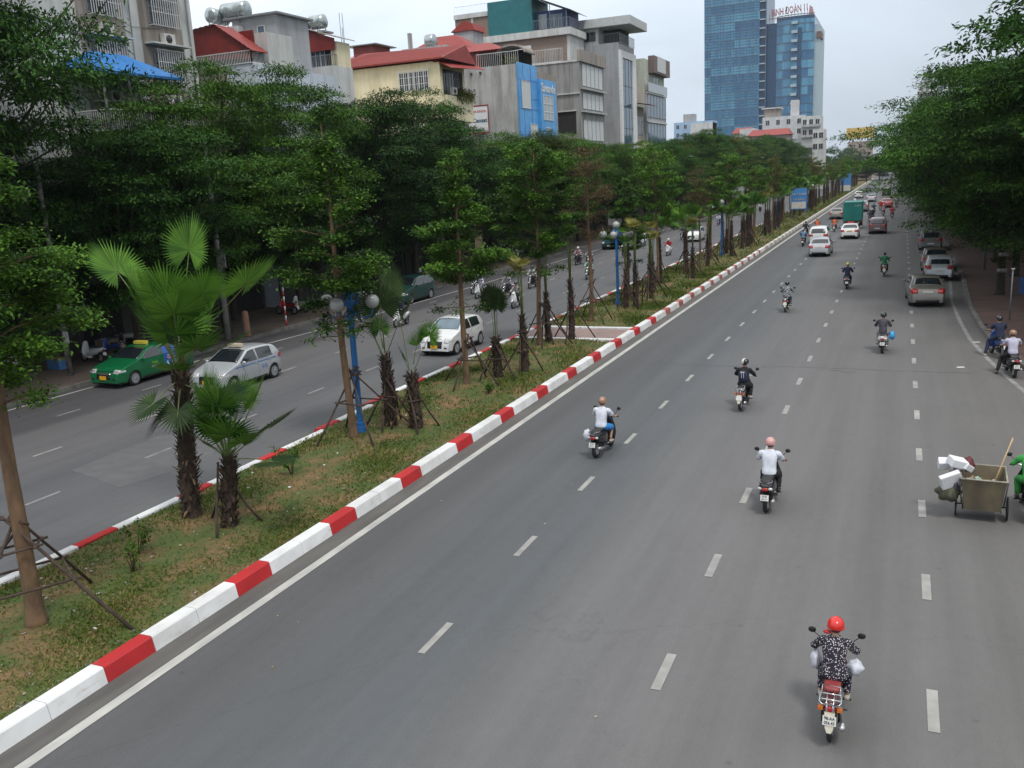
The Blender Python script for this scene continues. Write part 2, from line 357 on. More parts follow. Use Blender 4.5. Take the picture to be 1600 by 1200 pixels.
while y < 420:
    x = lkx(y)
    block(mb, x, x + .26, y, y + 1.1, .2, 1, .03, False)
    block(mb, x, x + .26, y + 1.1, y + 3.13, .2, 0, .03, False)
    y += 3.13
o = mb.build('median_far_kerb', [kerb_w, kerb_r]); o['kind'] = 'structure'
gut = pm('gutter_concrete', (.128, .122, .112), c2=(.085, .082, .078), scale=1.6, rough=.9, stretch=(2, .4, 1), detail=8)
sheet('gutter', [(KX + .0, -40), (KX + .44, -40), (KX + .44, 420), (KX, 420)], .004, gut)
sheet('left_gutter', [(-16.35, -40), (-16.35, 19), (-16.83, 25), (-16.83, 420), (-17.15, 420), (-17.15, 25), (-16.7, 19), (-16.7, -40)][::-1], .004, gut)
line = pm('road_paint', (.52, .51, .47), c2=(.36, .36, .34), scale=1.2, rough=.7, detail=10, stretch=(3, 1, 1))
dash = pm('worn_road_paint', (.36, .355, .33), c2=(.24, .235, .225), scale=2.2, rough=.75, detail=10)
dimdash = pm('dim_road_paint', (.30, .30, .285), c2=(.17, .17, .17), scale=2.2, rough=.75, detail=10)
mb = MB(); mb.m = 0
def rect(mb, x0, x1, y0, y1, z=.008): mb.add([(x0, y0, z), (x1, y0, z), (x1, y1, z), (x0, y1, z)], [(0, 1, 2, 3)])
for k in range(46): rect(mb, -10.83, -10.63, -40 + k * 10, -30 + k * 10)
RL = [(3.0, 61.1), (2.7, 52.7), (2.75, 46.3), (2.9, 41.3), (3.25, 37.3), (3.55, 34.6), (4.05, 31.2), (4.9, 27.2), (6.2, 23)]
def ribbon(mb, pts, w, z=.008):
    V = []
    for i, (x, y) in enumerate(pts):
        a = Vector(pts[max(0, i - 1)]); b = Vector(pts[min(len(pts) - 1, i + 1)]); d = (b - a).normalized(); n = Vector((d.y, -d.x)) * w / 2
        V += [(x - n.x, y - n.y, z), (x + n.x, y + n.y, z)]
    mb.add(V, [(2 * i, 2 * i + 1, 2 * i + 3, 2 * i + 2) for i in range(len(pts) - 1)])
mb.m = 2; ribbon(mb, [(3.1, 90)] + RL, .16)
mb.m = 0; ribbon(mb, [(-30.55, 15), (-30.5, 25.8), (-29.9, 31), (-29.3, 36.5), (-28.9, 42), (-28.6, 60), (-28.6, 400)], .13)
for x, y0, m, W in ((-6.93, 11.45, 1, .13), (-3.05, 11.62, 1, .15), (.71, 11.8, 1, .15)):
    y = y0
    mb.m = 1
    while y < 330: rect(mb, x - W / 2, x + W / 2, y, y + 1.07); y += 4.02
for x, y0, m in ((-20.3, 14.7, 2), (-24.03, 17.95, 1), (-27.72, 21.9, 2)):
    y = y0 - 8.04; mb.m = m
    while y < 330: rect(mb, x - .06, x + .06, y, y + 1.05); y += 4.05
o = mb.build('road_markings', [line, dash, dimdash]); o['kind'] = 'structure'
mb = MB(); seam = pm('asphalt_seam', (.075, .074, .073), var=.3, scale=3, rough=.9)
def wob(x0, x1, y, a, w):
    n = 14; V = []
    for i in range(n + 1): t = i / n; x = x0 + (x1 - x0) * t; yy = y + a * math.sin(t * 7) + .5 * a * math.sin(t * 19); V += [(x, yy - w / 2, .004), (x, yy + w / 2, .004)]
    mb.add(V, [(2 * i, 2 * i + 2, 2 * i + 3, 2 * i + 1) for i in range(n)])
wob(-4.2, 2.6, 34.6, .05, .035); wob(-10.2, -4.2, 34.4, .04, .02); wob(-2.2, -1.2, 34.15, .12, .05); wob(1.2, 3.0, 57.5, .1, .05)
o = mb.build('road_seams', seam); o['kind'] = 'structure'
mb = MB(); patch = pm('asphalt_patch', (.13, .13, .132), c2=(.105, .105, .108), scale=2, rough=.85, detail=8)
mb.add([(-21.6, 17.3, .004), (-18.9, 16.5, .004), (-18.2, 19.2, .004), (-19.9, 21.8, .004), (-21.8, 20.9, .004)], [(0, 1, 2, 3, 4)])
mb.add([(-8.8, 4, .004), (-6.2, 4, .004), (-6.2, 5.8, .004), (-8.8, 5.8, .004)], [(0, 1, 2, 3)])
o = mb.build('road_patches', patch); o['kind'] = 'structure'

def soilmat():
    m = bpy.data.materials.new('median_soil'); m.use_nodes = True; N = m.node_tree.nodes; L = m.node_tree.links; b = N['Principled BSDF']; b.inputs['Roughness'].default_value = .95
    tc = N.new('ShaderNodeTexCoord')
    def nz(s, d, r=.6):
        n = N.new('ShaderNodeTexNoise'); n.inputs['Scale'].default_value = s; n.inputs['Detail'].default_value = d; n.inputs['Roughness'].default_value = r; L.new(tc.outputs['Object'], n.inputs[0]); return n.outputs[0]
    r1 = N.new('ShaderNodeValToRGB'); L.new(nz(.9, 6, .7), r1.inputs[0]); e = r1.color_ramp.elements
    e[0].position = .43; e[0].color = (.08, .115, .026, 1); e[1].position = .66; e[1].color = (.27, .155, .075, 1); k = e.new(.54); k.color = (.16, .12, .045, 1)
    r2 = N.new('ShaderNodeValToRGB'); L.new(nz(14, 5, .8), r2.inputs[0]); e = r2.color_ramp.elements; e[0].position = .3; e[0].color = (.5, .5, .5, 1); e[1].position = .72; e[1].color = (1.25, 1.25, 1.25, 1)
    mx = N.new('ShaderNodeMix'); mx.data_type = 'RGBA'; mx.blend_type = 'MULTIPLY'; mx.inputs[0].default_value = 1; L.new(r1.outputs[0], mx.inputs[6]); L.new(r2.outputs[0], mx.inputs[7])
    L.new(mx.outputs[2], b.inputs['Base Color'])
    bp = N.new('ShaderNodeBump'); bp.inputs['Strength'].default_value = .6; bp.inputs['Distance'].default_value = .04; L.new(nz(9, 6, .8), bp.inputs['Height']); L.new(bp.outputs[0], b.inputs['Normal'])
    return m
SOIL = soilmat()
def soil_h(x, y): return .13 + .035 * math.sin(x * 1.7 + y * .9) * math.sin(y * .6 - x) + .05 * math.exp(-((x + 14.1) / 1.3) ** 2)
def soil_strip(name, y0, y1, step):
    xs = np.linspace(0, 1, 12); ys = np.arange(y0, y1 + .01, step); V = []; F = []
    for j, yy in enumerate(ys):
        xl = lkx(yy) + .25; xr = KX - .3
        for t in xs: x = xl + (xr - xl) * t; V.append((x, yy, soil_h(x, yy)))
    n = len(xs)
    for j in range(len(ys) - 1):
        for i in range(n - 1): a = j * n + i; F.append((a, a + 1, a + n + 1, a + n))
    me = npmesh(name, V, F, SOIL, True); me.polygons.foreach_set('use_smooth', [True] * len(F)); o = mobj(name, me); o['kind'] = 'structure'
soil_strip('median_soil', -5, 38.2, .4); soil_strip('median_soil', 41.7, 420, 2.0)
# paved crossing through the median with white edging
mb = MB(); mb.bb(-16.65, -11.6, 38.62, 41.38, 0, .12)
o = mb.build('median_paving', pm('pink_paving', (.30, .21, .19), c2=(.24, .18, .165), scale=1.5, rough=.9, detail=7)); o['kind'] = 'structure'
mb = MB(); mb.bb(-16.62, -11.66, 38.3, 38.6, 0, .2); mb.bb(-16.62, -11.66, 41.4, 41.68, 0, .2)
o = mb.build('median_paving_edge', paint_w, bevel=.02); o['kind'] = 'structure'

sheet_pts = []
mb = MB(); rv = random.Random(8)
for i in range(900):
    yv = 6.5 + 40 * rv.random() ** 1.4; xv = KX - .36 - abs(rv.gauss(0, .14)); sv = rv.uniform(.012, .035)
    if 38 < yv < 41.8: continue
    mb.box((xv, yv, soil_h(xv, yv) + .008), (sv * 1.4, sv, sv * .6), rz=rv.uniform(0, 3), rx=rv.uniform(-.3, .3))
tag(mb.build('gravel', pm('verge_gravel', (.30, .28, .25), c2=(.16, .15, .13), scale=3)), 'loose gravel and grit along the inner edge of the near kerb', 'gravel', kind='stuff')
# grass: short tufts, thicker in irregular patches
def patchy(x, y): return .5 + .25 * math.sin(x * 1.9 + 1.3 * math.sin(y * .7)) + .25 * math.sin(y * 1.3 + 1.1 * math.sin(x * 1.1 + 2)) 
def grass():
    pts = []
    rng = random.Random(3)
    while len(pts) < 46000:
        u = rng.random(); y = 6.5 + 62 * u ** 1.7; x = rng.uniform(lkx(y) + .3, KX - .36)
        if 38.2 < y < 41.75: continue
        if rng.random() < .05 + 1.0 * max(0, patchy(x, y)) ** 2.6 * (1 - .6 * math.exp(-((x + 14.2) / .5) ** 2)):
            pts.append((x, y, soil_h(x, y) - .01))
    for i in range(15000):
        y = 62 + 200 * rng.random() ** 1.6; x = rng.uniform(lkx(y) + .3, KX - .4)
        if rng.random() < .35 + .65 * patchy(x * .8, y * .5): pts.append((x, y, .12))
    rg = np.random.RandomState(5)
    P = np.array(pts); n = len(P)
    th = rg.uniform(0, 2 * np.pi, n); el = rg.uniform(.35, 1.3, n); d = np.stack([np.cos(th) * np.cos(el), np.sin(th) * np.cos(el), np.sin(el)], 1)
    far = np.clip((P[:, 1] - 8) / 50, 0, 3)[:, None]
    V, F = leaves(P, .085, .022, dirs=d, rng=rg)
    V = V.reshape(n, 4, 3); V = P[:, None, :] + (V - P[:, None, :]) * (1 + 1.3 * far)[:, None, :]
    me = npmesh('grass', V.reshape(-1, 3), F, leafmat('grass_blades', (.045, .095, .014), (.13, .17, .03), .2, .6, dead=(.3, .24, .1)))
    tag(mobj('grass', me), 'short patchy grass growing on the bare soil of the median strip', 'grass', kind='stuff')
grass()
# pebbles, leaf scraps and bits of paper on the soil and roads
def litter():
    mb = MB(); rng = random.Random(11)
    for i in range(420):
        y = 7 + 60 * rng.random() ** 1.5
        x = rng.uniform(lkx(y) + .35, KX - .38); mb.m = rng.choice([0, 0, 0, 1, 2]); s = rng.uniform(.012, .05); z = soil_h(x, y) + .012
        a = rng.uniform(0, 6.3); mb.box((x, y, z + s * .2), (s * 1.6, s, s * .4), rz=a, rx=rng.uniform(-.4, .4))
    for i in range(60):
        x = rng.uniform(-10.3, 3); y = rng.uniform(8, 60); mb.m = rng.choice([0, 2, 2]); s = rng.uniform(.012, .035); mb.box((x, y, .004 + s * .15), (s * 1.5, s, s * .3), rz=rng.uniform(0, 3))
    for x, y in ((2.25, 35.5), (3.1, 40.6), (3.6, 44.0)):
        mb.m = 1; mb.box((x, y, .012), (.26, .12, .015), rz=.3)
    tag(mb.build('litter', [pm('pebble', (.3, .27, .22), var=.4, scale=9), pm('paper_scrap', (.7, .7, .66), var=.1), pm('dry_leaf', (.28, .2, .08), var=.3, scale=6)]), 'scattered pebbles, dry leaves and paper scraps on the soil and asphalt', 'litter', kind='stuff')
litter()
# ------------------------------------------------------------------ trees and palms
bark_b = pm('brown_bark', (.20, .12, .065), c2=(.10, .065, .04), scale=7, rough=.9, bump=.5, stretch=(1, 1, .35), detail=7)
bark_g = pm('grey_bark', (.055, .043, .033), c2=(.022, .018, .015), scale=6, rough=.95, bump=.5, stretch=(1, 1, .3))
leaf_med = leafmat('terminalia_leaf', (.010, .038, .006), (.11, .235, .026), .22)
leaf_dark = leafmat('dark_leaf', (.004, .019, .005), (.052, .140, .018), .14)
leaf_mid = leafmat('street_tree_leaf', (.007, .030, .006), (.085, .19, .022), .18)
leaf_olive = leafmat('olive_leaf', (.04, .065, .015), (.16, .17, .04), .25)
leaf_shade = leafmat('shade_toned_leaf', (.004, .016, .005), (.030, .085, .014), .1)  # darker leaf copy: shade of the back row painted into the colour
leaf_olive2 = leafmat('olive_green_leaf', (.018, .04, .008), (.11, .15, .025), .18)
leaf_brown = leafmat('withered_leaf', (.05, .04, .018), (.13, .095, .04), .2)
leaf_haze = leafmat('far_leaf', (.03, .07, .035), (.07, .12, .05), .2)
leaf_flame = leafmat('feathery_leaf', (.006, .030, .005), (.085, .205, .02), .18)

def limb_path(p0, p1, sag, rng, n=5):
    p0 = Vector(p0); p1 = Vector(p1); out = []
    for i in range(n):
        t = i / (n - 1); p = p0.lerp(p1, t); p.z += sag * math.sin(math.pi * t)
        if 0 < i < n - 1: p += Vector((rng.uniform(-1, 1), rng.uniform(-1, 1), 0)) * (p1 - p0).length * .03
        out.append(p)
    return out

def tiered_tree(seed, H=8.6, base=2.9, spread=1.75, leaf=.11, n_leaf=15000, tiers=9, mat=leaf_med, low=None, rounded=False, tk=1.0):
    """straight young tree whose branches stand out in flat tiers; returns trunk mesh and crown mesh"""
    rng = random.Random(seed); rg = np.random.RandomState(seed)
    tr = MB(); tr.sm = True
    lean = rng.uniform(-.012, .012)
    tp = lambda z: Vector((lean * z + .04 * math.sin(z * .9 + seed), .03 * math.sin(z * .7 + seed * 2), z))
    zs = [-.1, .12, .5, 1.2, 2, 3, 4, 5, 6, 7, H - .3]
    tr.tube([tp(z) for z in zs], [r * tk for r in (.19, .14, .115, .105, .1, .09, .08, .07, .052, .035, .012)], 12)
    segs = []
    for k in range(tiers):
        t = k / (tiers - 1); z = base + (H - base - .25) * t
        prof = (.62 + .38 * math.sin(math.pi * min(1, t * 1.5 + .12))) * (1 - .78 * max(0, t - .42) / .58)
        if rounded: prof = .35 + .65 * math.sin(math.pi * (.16 + .74 * t))
        r = spread * prof
        nb = rng.choice([5, 6, 7]) if t < .85 else 4
        a0 = rng.uniform(0, 6.28)
        for j in range(nb):
            a = a0 + 6.283 * j / nb + rng.uniform(-.35, .35); rr = r * rng.uniform(.5, 1.28)
            zz = min(z + rng.uniform(-.34, .34), H - .3)
            p0 = tp(zz - .12 * rr); p1 = p0 + Vector((math.cos(a) * rr, math.sin(a) * rr, rr * rng.uniform(.02, .26 if not rounded else .55)))
            path = limb_path(p0, p1, .08 * rr, rng); tr.tube(path, [.028 * (1 - t * .5), .022, .016, .01, .005], 5)
            segs.append((path[1], path[-1], rr))
            for q in range(rng.choice([2, 3])):     # side twigs
                u = rng.uniform(.35, .85); s0 = p0.lerp(p1, u); b = a + rng.choice([-1, 1]) * rng.uniform(.5, 1.0); l = rr * rng.uniform(.3, .5)
                s1 = s0 + Vector((math.cos(b) * l, math.sin(b) * l, rng.uniform(0, .12))); segs.append((s0, s1, l * 1.3))
    for z in (low or ()):          # a few thin low branches
        for j in range(4):
            a = j * 1.57 + rng.uniform(-.5, .5); rr = spread * rng.uniform(.5, .8); p0 = tp(z); p1 = p0 + Vector((math.cos(a) * rr, math.sin(a) * rr, rng.uniform(-.1, .35)))
            tr.tube([p0, p0.lerp(p1, .5) + Vector((0, 0, .05)), p1], [.018, .013, .005], 5); segs.append((p0.lerp(p1, .45), p1, rr * .55))
    w = np.array([s[2] for s in segs]); w = w / w.sum(); idx = rg.choice(len(segs), n_leaf, p=w)
    A = np.array([s[0] for s in segs]); B = np.array([s[1] for s in segs])
    u = rg.beta(1.6, 1.1, n_leaf)[:, None]; C = A[idx] * (1 - u) + B[idx] * u
    sc = .09 + .11 * rg.rand(n_leaf)[:, None]
    C = C + rg.normal(0, 1, (n_leaf, 3)) * sc * np.array([1, 1, .5])
    # clumps: keep leaves near rosettes along the branch
    ph = np.sin(C[:, 0] * 9 + idx * 1.3) + np.sin(C[:, 1] * 8 + idx * 2.1) + np.sin(C[:, 2] * 10)
    C = C[ph > -1.1]
    V, F = leaves(C, leaf, leaf * .5, tilt=.45, rng=rg)
    return tr.mesh('trunk', bark_b), npmesh('crown', V, F, mat)

def broad_tree(seed, H=12, R0=5, base=3.5, trunk_h=3.6, leaf=.32, n_leaf=20000, clumps=70, flat=.42, mat=leaf_dark, bark=bark_g, offx=0., tr_r=.22, hollow=.55):
    """large street tree: forked trunk, limbs, and a crown of many leaf clumps with gaps"""
    rng = random.Random(seed); rg = np.random.RandomState(seed)
    cz = (base + H) / 2; rz = (H - base) / 2
    cl = []
    while len(cl) < clumps:
        v = Vector((rng.gauss(0, 1), rng.gauss(0, 1), rng.gauss(0, 1))).normalized()
        rad = rng.uniform(hollow, 1.0) ** .6 * rng.uniform(.86, 1.1)
        bump = 1 + .28 * math.sin(3 * math.atan2(v.y, v.x) + seed) * (1 - abs(v.z)) + .12 * math.sin(5 * math.atan2(v.y, v.x) + 2 * seed)
        lowcut = 1.0 if v.z > -.2 else .8
        p = Vector((v.x * R0 * rad * bump * lowcut + offx * (v.z + .3), v.y * R0 * rad * bump * lowcut, cz + v.z * rz * rad))
        cl.append((p, rng.uniform(.6, 1.3) * R0 / 5))
    for _ in range(clumps // 3):
        v = Vector((rng.gauss(0, 1), rng.gauss(0, 1), rng.gauss(0, .8))).normalized() * rng.uniform(.1, .6)
        cl.append((Vector((v.x * R0 + offx * .3, v.y * R0, cz + v.z * rz)), rng.uniform(.8, 1.3) * R0 / 5))
    tr = MB(); tr.sm = True
    fork = Vector((rng.uniform(-.2, .2), rng.uniform(-.2, .2), trunk_h))
    tr.tube([(0, 0, -.2), (.02, 0, .15), (.03, .02, 1.2), fork * .7 + Vector((0, 0, .3 * trunk_h * .2)), fork], [tr_r * 1.6, tr_r * 1.15, tr_r, tr_r * .92, tr_r * .85], 12)
    for i, (p, r) in enumerate(cl):
        if i % 4 == 0:
            mid = fork.lerp(p, .45) + Vector((rng.uniform(-.4, .4), rng.uniform(-.4, .4), rng.uniform(0, .7)))
            tr.tube([fork - Vector((0, 0, rng.uniform(0, .5))), mid, p], [tr_r * .36, tr_r * .17, .015], 6)
    per = np.array([r ** 2 for _, r in cl]); per = per / per.sum(); idx = rg.choice(len(cl), n_leaf, p=per)
    P = np.array([tuple(p) for p, _ in cl]); RR = np.array([r for _, r in cl])
    d = rg.normal(0, 1, (n_leaf, 3)); d /= np.linalg.norm(d, axis=1, keepdims=True)
    d[:, 2] = np.where(rg.rand(n_leaf) < .75, np.abs(d[:, 2]), d[:, 2])
    q = rg.uniform(.45, 1.08, (n_leaf, 1)); edge = 1 + .25 * np.sin(d[:, :1] * 7 + idx[:, None]) * np.sin(d[:, 1:2] * 6 + idx[:, None] * 2)
    C = P[idx] + d * q * edge * RR[idx][:, None] * np.array([1.15, 1.15, flat])
    out = d * np.array([1, 1, .25]) + rg.normal(0, .45, (n_leaf, 3)); out[:, 2] -= .22; out /= np.linalg.norm(out, axis=1, keepdims=True)
    V, F = leaves(C, leaf, leaf * .42, dirs=out, rng=rg)
    return tr.mesh('trunk', bark), npmesh('crown', V, F, mat)

def plant_tree(name, meshes, loc, label, cat='tree', group=None, s=1.0, rz=0., sz=None, mat=None):
    e = empty(name, loc, rz); e.scale = (s, s, sz or s); mobj('trunk', meshes[0], e); c = mobj('crown', meshes[1], e)
    if mat: c.material_slots[0].link = 'OBJECT'; c.material_slots[0].material = mat
    tag(e, label, cat, group); return e

# --- supports lashed to the young trees
pole_m = pm('weathered_pole', (.085, .055, .042), c2=(.04, .027, .022), scale=9, rough=.9, stretch=(1, 1, .3))
def support(loc, top=1.75, rad=1.05, rings=(1.0,), n=4, rz=0., label='', group='pole supports round the young trees', seed=0, parts=True):
    rng = random.Random(seed * 7 + 1); e = empty('tree_support', loc, rz); tag(e, label, 'tree support', group)
    polys = []
    for k in range(n):
        a = 6.283 * k / n + rng.uniform(-.15, .15); r0 = rad * rng.uniform(.85, 1.15)
        b = Vector((math.cos(a) * r0, math.sin(a) * r0, -.06)); t = Vector((-math.cos(a) * .03 + math.sin(a) * .12, -math.sin(a) * .03 - math.cos(a) * .12, top)); t = b.lerp(t, rng.uniform(1.0, 1.12)); polys.append((b, t))
    def pole(b, t, r):
        m = MB(); m.sm = True; d = t - b; m.tube([b, b + d * .35 + Vector((rng.uniform(-.04, .04), rng.uniform(-.04, .04), 0)), b + d * .7 + Vector((rng.uniform(-.03, .03), rng.uniform(-.03, .03), 0)), t], [r, r * .95, r * .85, r * .8], 6); return m
    if parts:
        for b, t in polys: pole(b, t, .034).build('pole', pole_m, e)
    m = MB(); m.sm = True
    if not parts:
        for b, t in polys: m.tube([b, t], [.042, .034], 5)
    for z in rings + (top * .97,):
        if n == 3 and not rings: break
        for k in range(n):
            b, t = polys[k]; b2, t2 = polys[(k + 1) % n]; u = z / top; p = b.lerp(t, u); q = b2.lerp(t2, u); d = (q - p).normalized() * .12
            m.tube([p - d, q + d], [.027, .023], 5)
        if parts: m.build('rail', pole_m, e); m = MB(); m.sm = True
    if m.V: m.build('rail' if parts else 'poles', pole_m, e)
    return e

# --- fan palms
palm_leaf = leafmat('fan_palm_leaf', (.012, .055, .008), (.11, .24, .028), .22, .5)
palm_dark = leafmat('fan_palm_old_leaf', (.012, .035, .012), (.05, .085, .025), .2, .5)
palm_yel = leafmat('fan_palm_yellow_leaf', (.14, .14, .03), (.30, .27, .07), .3, .5)
petiole_m = pm('petiole', (.15, .19, .06), c2=(.09, .13, .04), scale=5, rough=.5)
boot_m = pm('shaggy_palm_bark', (.065, .042, .028), c2=(.022, .015, .011), scale=9, rough=.95, bump=.6, detail=7)
boot_tip = pm('dry_leaf_base', (.19, .12, .065), c2=(.08, .05, .03), scale=6, rough=.95)

def fan_mesh(R0=.85, n=44, span=2.65, droop=.5, seed=0, pet=1.0, cup=.25, name='frond', split=.62):
    """a fan leaf: petiole along +X from the origin, pleated blade at its end with split drooping tips. slots: leaf, petiole"""
    rng = random.Random(seed); V = []; F = []; mi = []
    def seg(th, L, w, r0):
        # one blade segment, from the hub outwards; alternate sides lift and dip to pleat the leaf
        o = Vector((pet, 0, 0)); d = Vector((math.cos(th), math.sin(th), 0)); side = Vector((-math.sin(th), math.cos(th), 0))
        def P(r, s, lift=0):
            z = cup * (r / R0) ** 1.4 * .35 * R0 - droop * max(0, (r / L - split)) ** 1.5 * R0 * 1.6 + lift
            rr = r - .25 * droop * max(0, r / L - split) * r
            p = o + d * rr + side * s; return (p.x, p.y, p.z + .18 * abs(math.sin(th)) * r * cup)
        rs = [r0, L * .3, L * .58, L * .8, L]
        ws = [w * .12, w * .55, w * 1.0, w * .5, 0.004]
        b = len(V)
        for r, ww in zip(rs, ws):
            V.append(P(r, -ww)); V.append(P(r, 0, ww * .55)); V.append(P(r, ww))
        for i in range(4):
            a = b + 3 * i
            F.append((a, a + 1, a + 4, a + 3)); F.append((a + 1, a + 2, a + 5, a + 4)); mi.extend([0, 0])
    for i in range(n):
        th = -span + 2 * span * i / (n - 1); L = R0 * (1 - .28 * (abs(th) / span) ** 2) * rng.uniform(.9, 1.06)
        seg(th, L, math.pi * 2 * span / (2 * math.pi) / n * R0 * .50, .02)
    # petiole
    k = len(V); pts = [(0, 0, 0), (pet * .5, 0, .03 * pet), (pet, 0, 0), (pet + R0 * .3, 0, .02)]; rads = [.022, .015, .011, .003]
    for p, r in zip(pts, rads):
        for j in range(4):
            a = j * math.pi / 2; V.append((p[0], p[1] + r * math.cos(a), p[2] + r * math.sin(a) * .7 - .004))
    for i in range(3):
        for j in range(4): F.append((k + i * 4 + j, k + i * 4 + (j + 1) % 4, k + (i + 1) * 4 + (j + 1) % 4, k + (i + 1) * 4 + j)); mi.append(1)
    return V, F, mi

def frond_matrix(z, yaw, pitch, roll=0., r=.08):
    return Matrix.Translation((math.cos(yaw) * r, math.sin(yaw) * r, z)) @ Matrix.Rotation(yaw, 4, 'Z') @ Matrix.Rotation(-pitch, 4, 'Y') @ Matrix.Rotation(roll, 4, 'X')

def palm_trunk(h, r0, r1, seed, n=140, lean=0., boot=.16, mat2=True):
    rng = random.Random(seed); m = MB(); m.sm = True
    zs = [-.15, 0, .25, h * .3, h * .6, h * .85, h]; ks = [1.25, 1.15, 1, .95, .9, .85, .6]
    m.tube([(lean * z + .02 * math.sin(z * 2 + seed), .02 * math.cos(z * 1.7), z) for z in zs], [r1 + (r0 - r1) * (1 - max(0, z) / h) if False else (r0 * k if i < 4 else (r0 + (r1 - r0) * (i - 3) / 3) * k) for i, (z, k) in enumerate(zip(zs, ks))], 12)
    m.sm = False
    for i in range(n):      # old leaf bases: short split wedges standing off the trunk
        z = .05 + h * i / n * .97; a = i * 2.399 + rng.uniform(-.3, .3); r = r0 + (r1 - r0) * z / h
        u = Vector((math.cos(a), math.sin(a), 0)); s = Vector((-u.y, u.x, 0)); c = u * (r * .82) + Vector((lean * z, 0, z))
        L = boot * rng.uniform(.6, 1.4); o = (u * rng.uniform(.3, .7) + Vector((0, 0, rng.uniform(.2, 1.2) if z > .5 * h or rng.random() < .6 else -rng.uniform(.3, 1)))).normalized() * L; w = rng.uniform(.025, .055)
        m.m = 1 if rng.random() < .16 else 0
        tip = c + o + s * rng.uniform(-.03, .03)
        m.add([tuple(c - s * w), tuple(c + s * w), tuple(tip + s * w * .35), tuple(tip - s * w * .35), tuple(c + u * .02 + Vector((0, 0, -.03))), tuple(tip + u * .012)],
              [(0, 1, 2, 3), (0, 4, 5, 3), (4, 1, 2, 5)])
    return m.mesh('trunk', [boot_m, boot_tip])

FR = {}
def frond_data(kind):
    if kind in FR: return FR[kind]
    p = dict(big=(.82, 46, 2.3, 1.1, 1, 1.5, .75, .52), small=(.48, 30, 2.4, .4, 2, .5, .5, .6), droop=(.85, 36, 2.4, 1.5, 3, 1.3, .1, .4), open=(.88, 50, 2.5, 1.3, 4, 2.1, .8, .52), bunch=(.55, 30, 1.2, .2, 5, .5, .9, .7))[kind]
    R0, n, sp, dr, sd, pet, cup, spl = p
    FR[kind] = fan_mesh(R0, n, sp, dr, sd, pet, cup, split=spl); return FR[kind]
FM = {}
def frond_mesh(kind, mat):
    k = (kind, mat.name)
    if k not in FM:
        V, F, mi = frond_data(kind); FM[k] = npmesh('frond', V, F, [mat, petiole_m], mi=mi)
    return FM[k]

def hero_palm(loc, h, r0, r1, fronds, label, seed, cat='palm', boots=260, shaft=0):
    e = empty('fan_palm', loc); tag(e, label, cat, 'fan palms on the median')
    mobj('trunk', palm_trunk(h, r0, r1, seed, boots), e)
    for kind, yaw, pitch, roll, mat, dz, s in fronds:
        o = mobj('frond', frond_mesh(kind, mat), e); o.matrix_local = frond_matrix(h + dz, R(yaw), R(pitch), R(roll)) @ Matrix.Scale(s, 4)
    return e

def slim_palm(seed, h=2.4, top=4.5, r0=.15, nf=7, mat=palm_leaf, fan=.5):
    """palm with its leaves tied up: shaggy trunk, a sheaf of green stalks and small fans at the top. returns trunk, stalks, crown"""
    rng = random.Random(seed)
    t = palm_trunk(h, r0, r0 * .62, seed, 110, boot=.15)
    m = MB(); m.sm = True; V = []; F = []; mi = []
    for i in range(nf):
        a = 6.283 * i / nf + rng.uniform(-.3, .3); sp = rng.uniform(.03, .22); z1 = top - rng.uniform(0, .7)
        m.tube([(.03 * math.cos(a), .03 * math.sin(a), h - .25), (.06 * math.cos(a), .06 * math.sin(a), (h + z1) / 2), (sp * math.cos(a), sp * math.sin(a), z1)], [.024, .018, .012], 5)
        v, f, q = fan_mesh(fan * rng.uniform(.8, 1.1), 22, rng.uniform(1.3, 2.3), rng.uniform(.3, 1.0), seed + i, .02, rng.uniform(.2, .9), split=.6)
        M = Matrix.Translation((sp * math.cos(a), sp * math.sin(a), z1)) @ Matrix.Rotation(a, 4, 'Z') @ Matrix.Rotation(-rng.uniform(-.5, 1.3), 4, 'Y')
        b = len(V); V += [tuple(M @ Vector(p)) for p in v]; F += [tuple(j + b for j in fc) for fc in f]; mi += q
    return t, m.mesh('stalks', petiole_m), npmesh('crown', V, F, [mat, petiole_m], mi=mi)
def place_slim(meshes, loc, label, group, s=1., rz=0., sz=None, parts=True):
    e = empty('fan_palm', loc, rz); e.scale = (s, s, sz or s); tag(e, label, 'palm', group)
    mobj('trunk', meshes[0], e); mobj('stalks', meshes[1], e); mobj('crown', meshes[2], e); return e

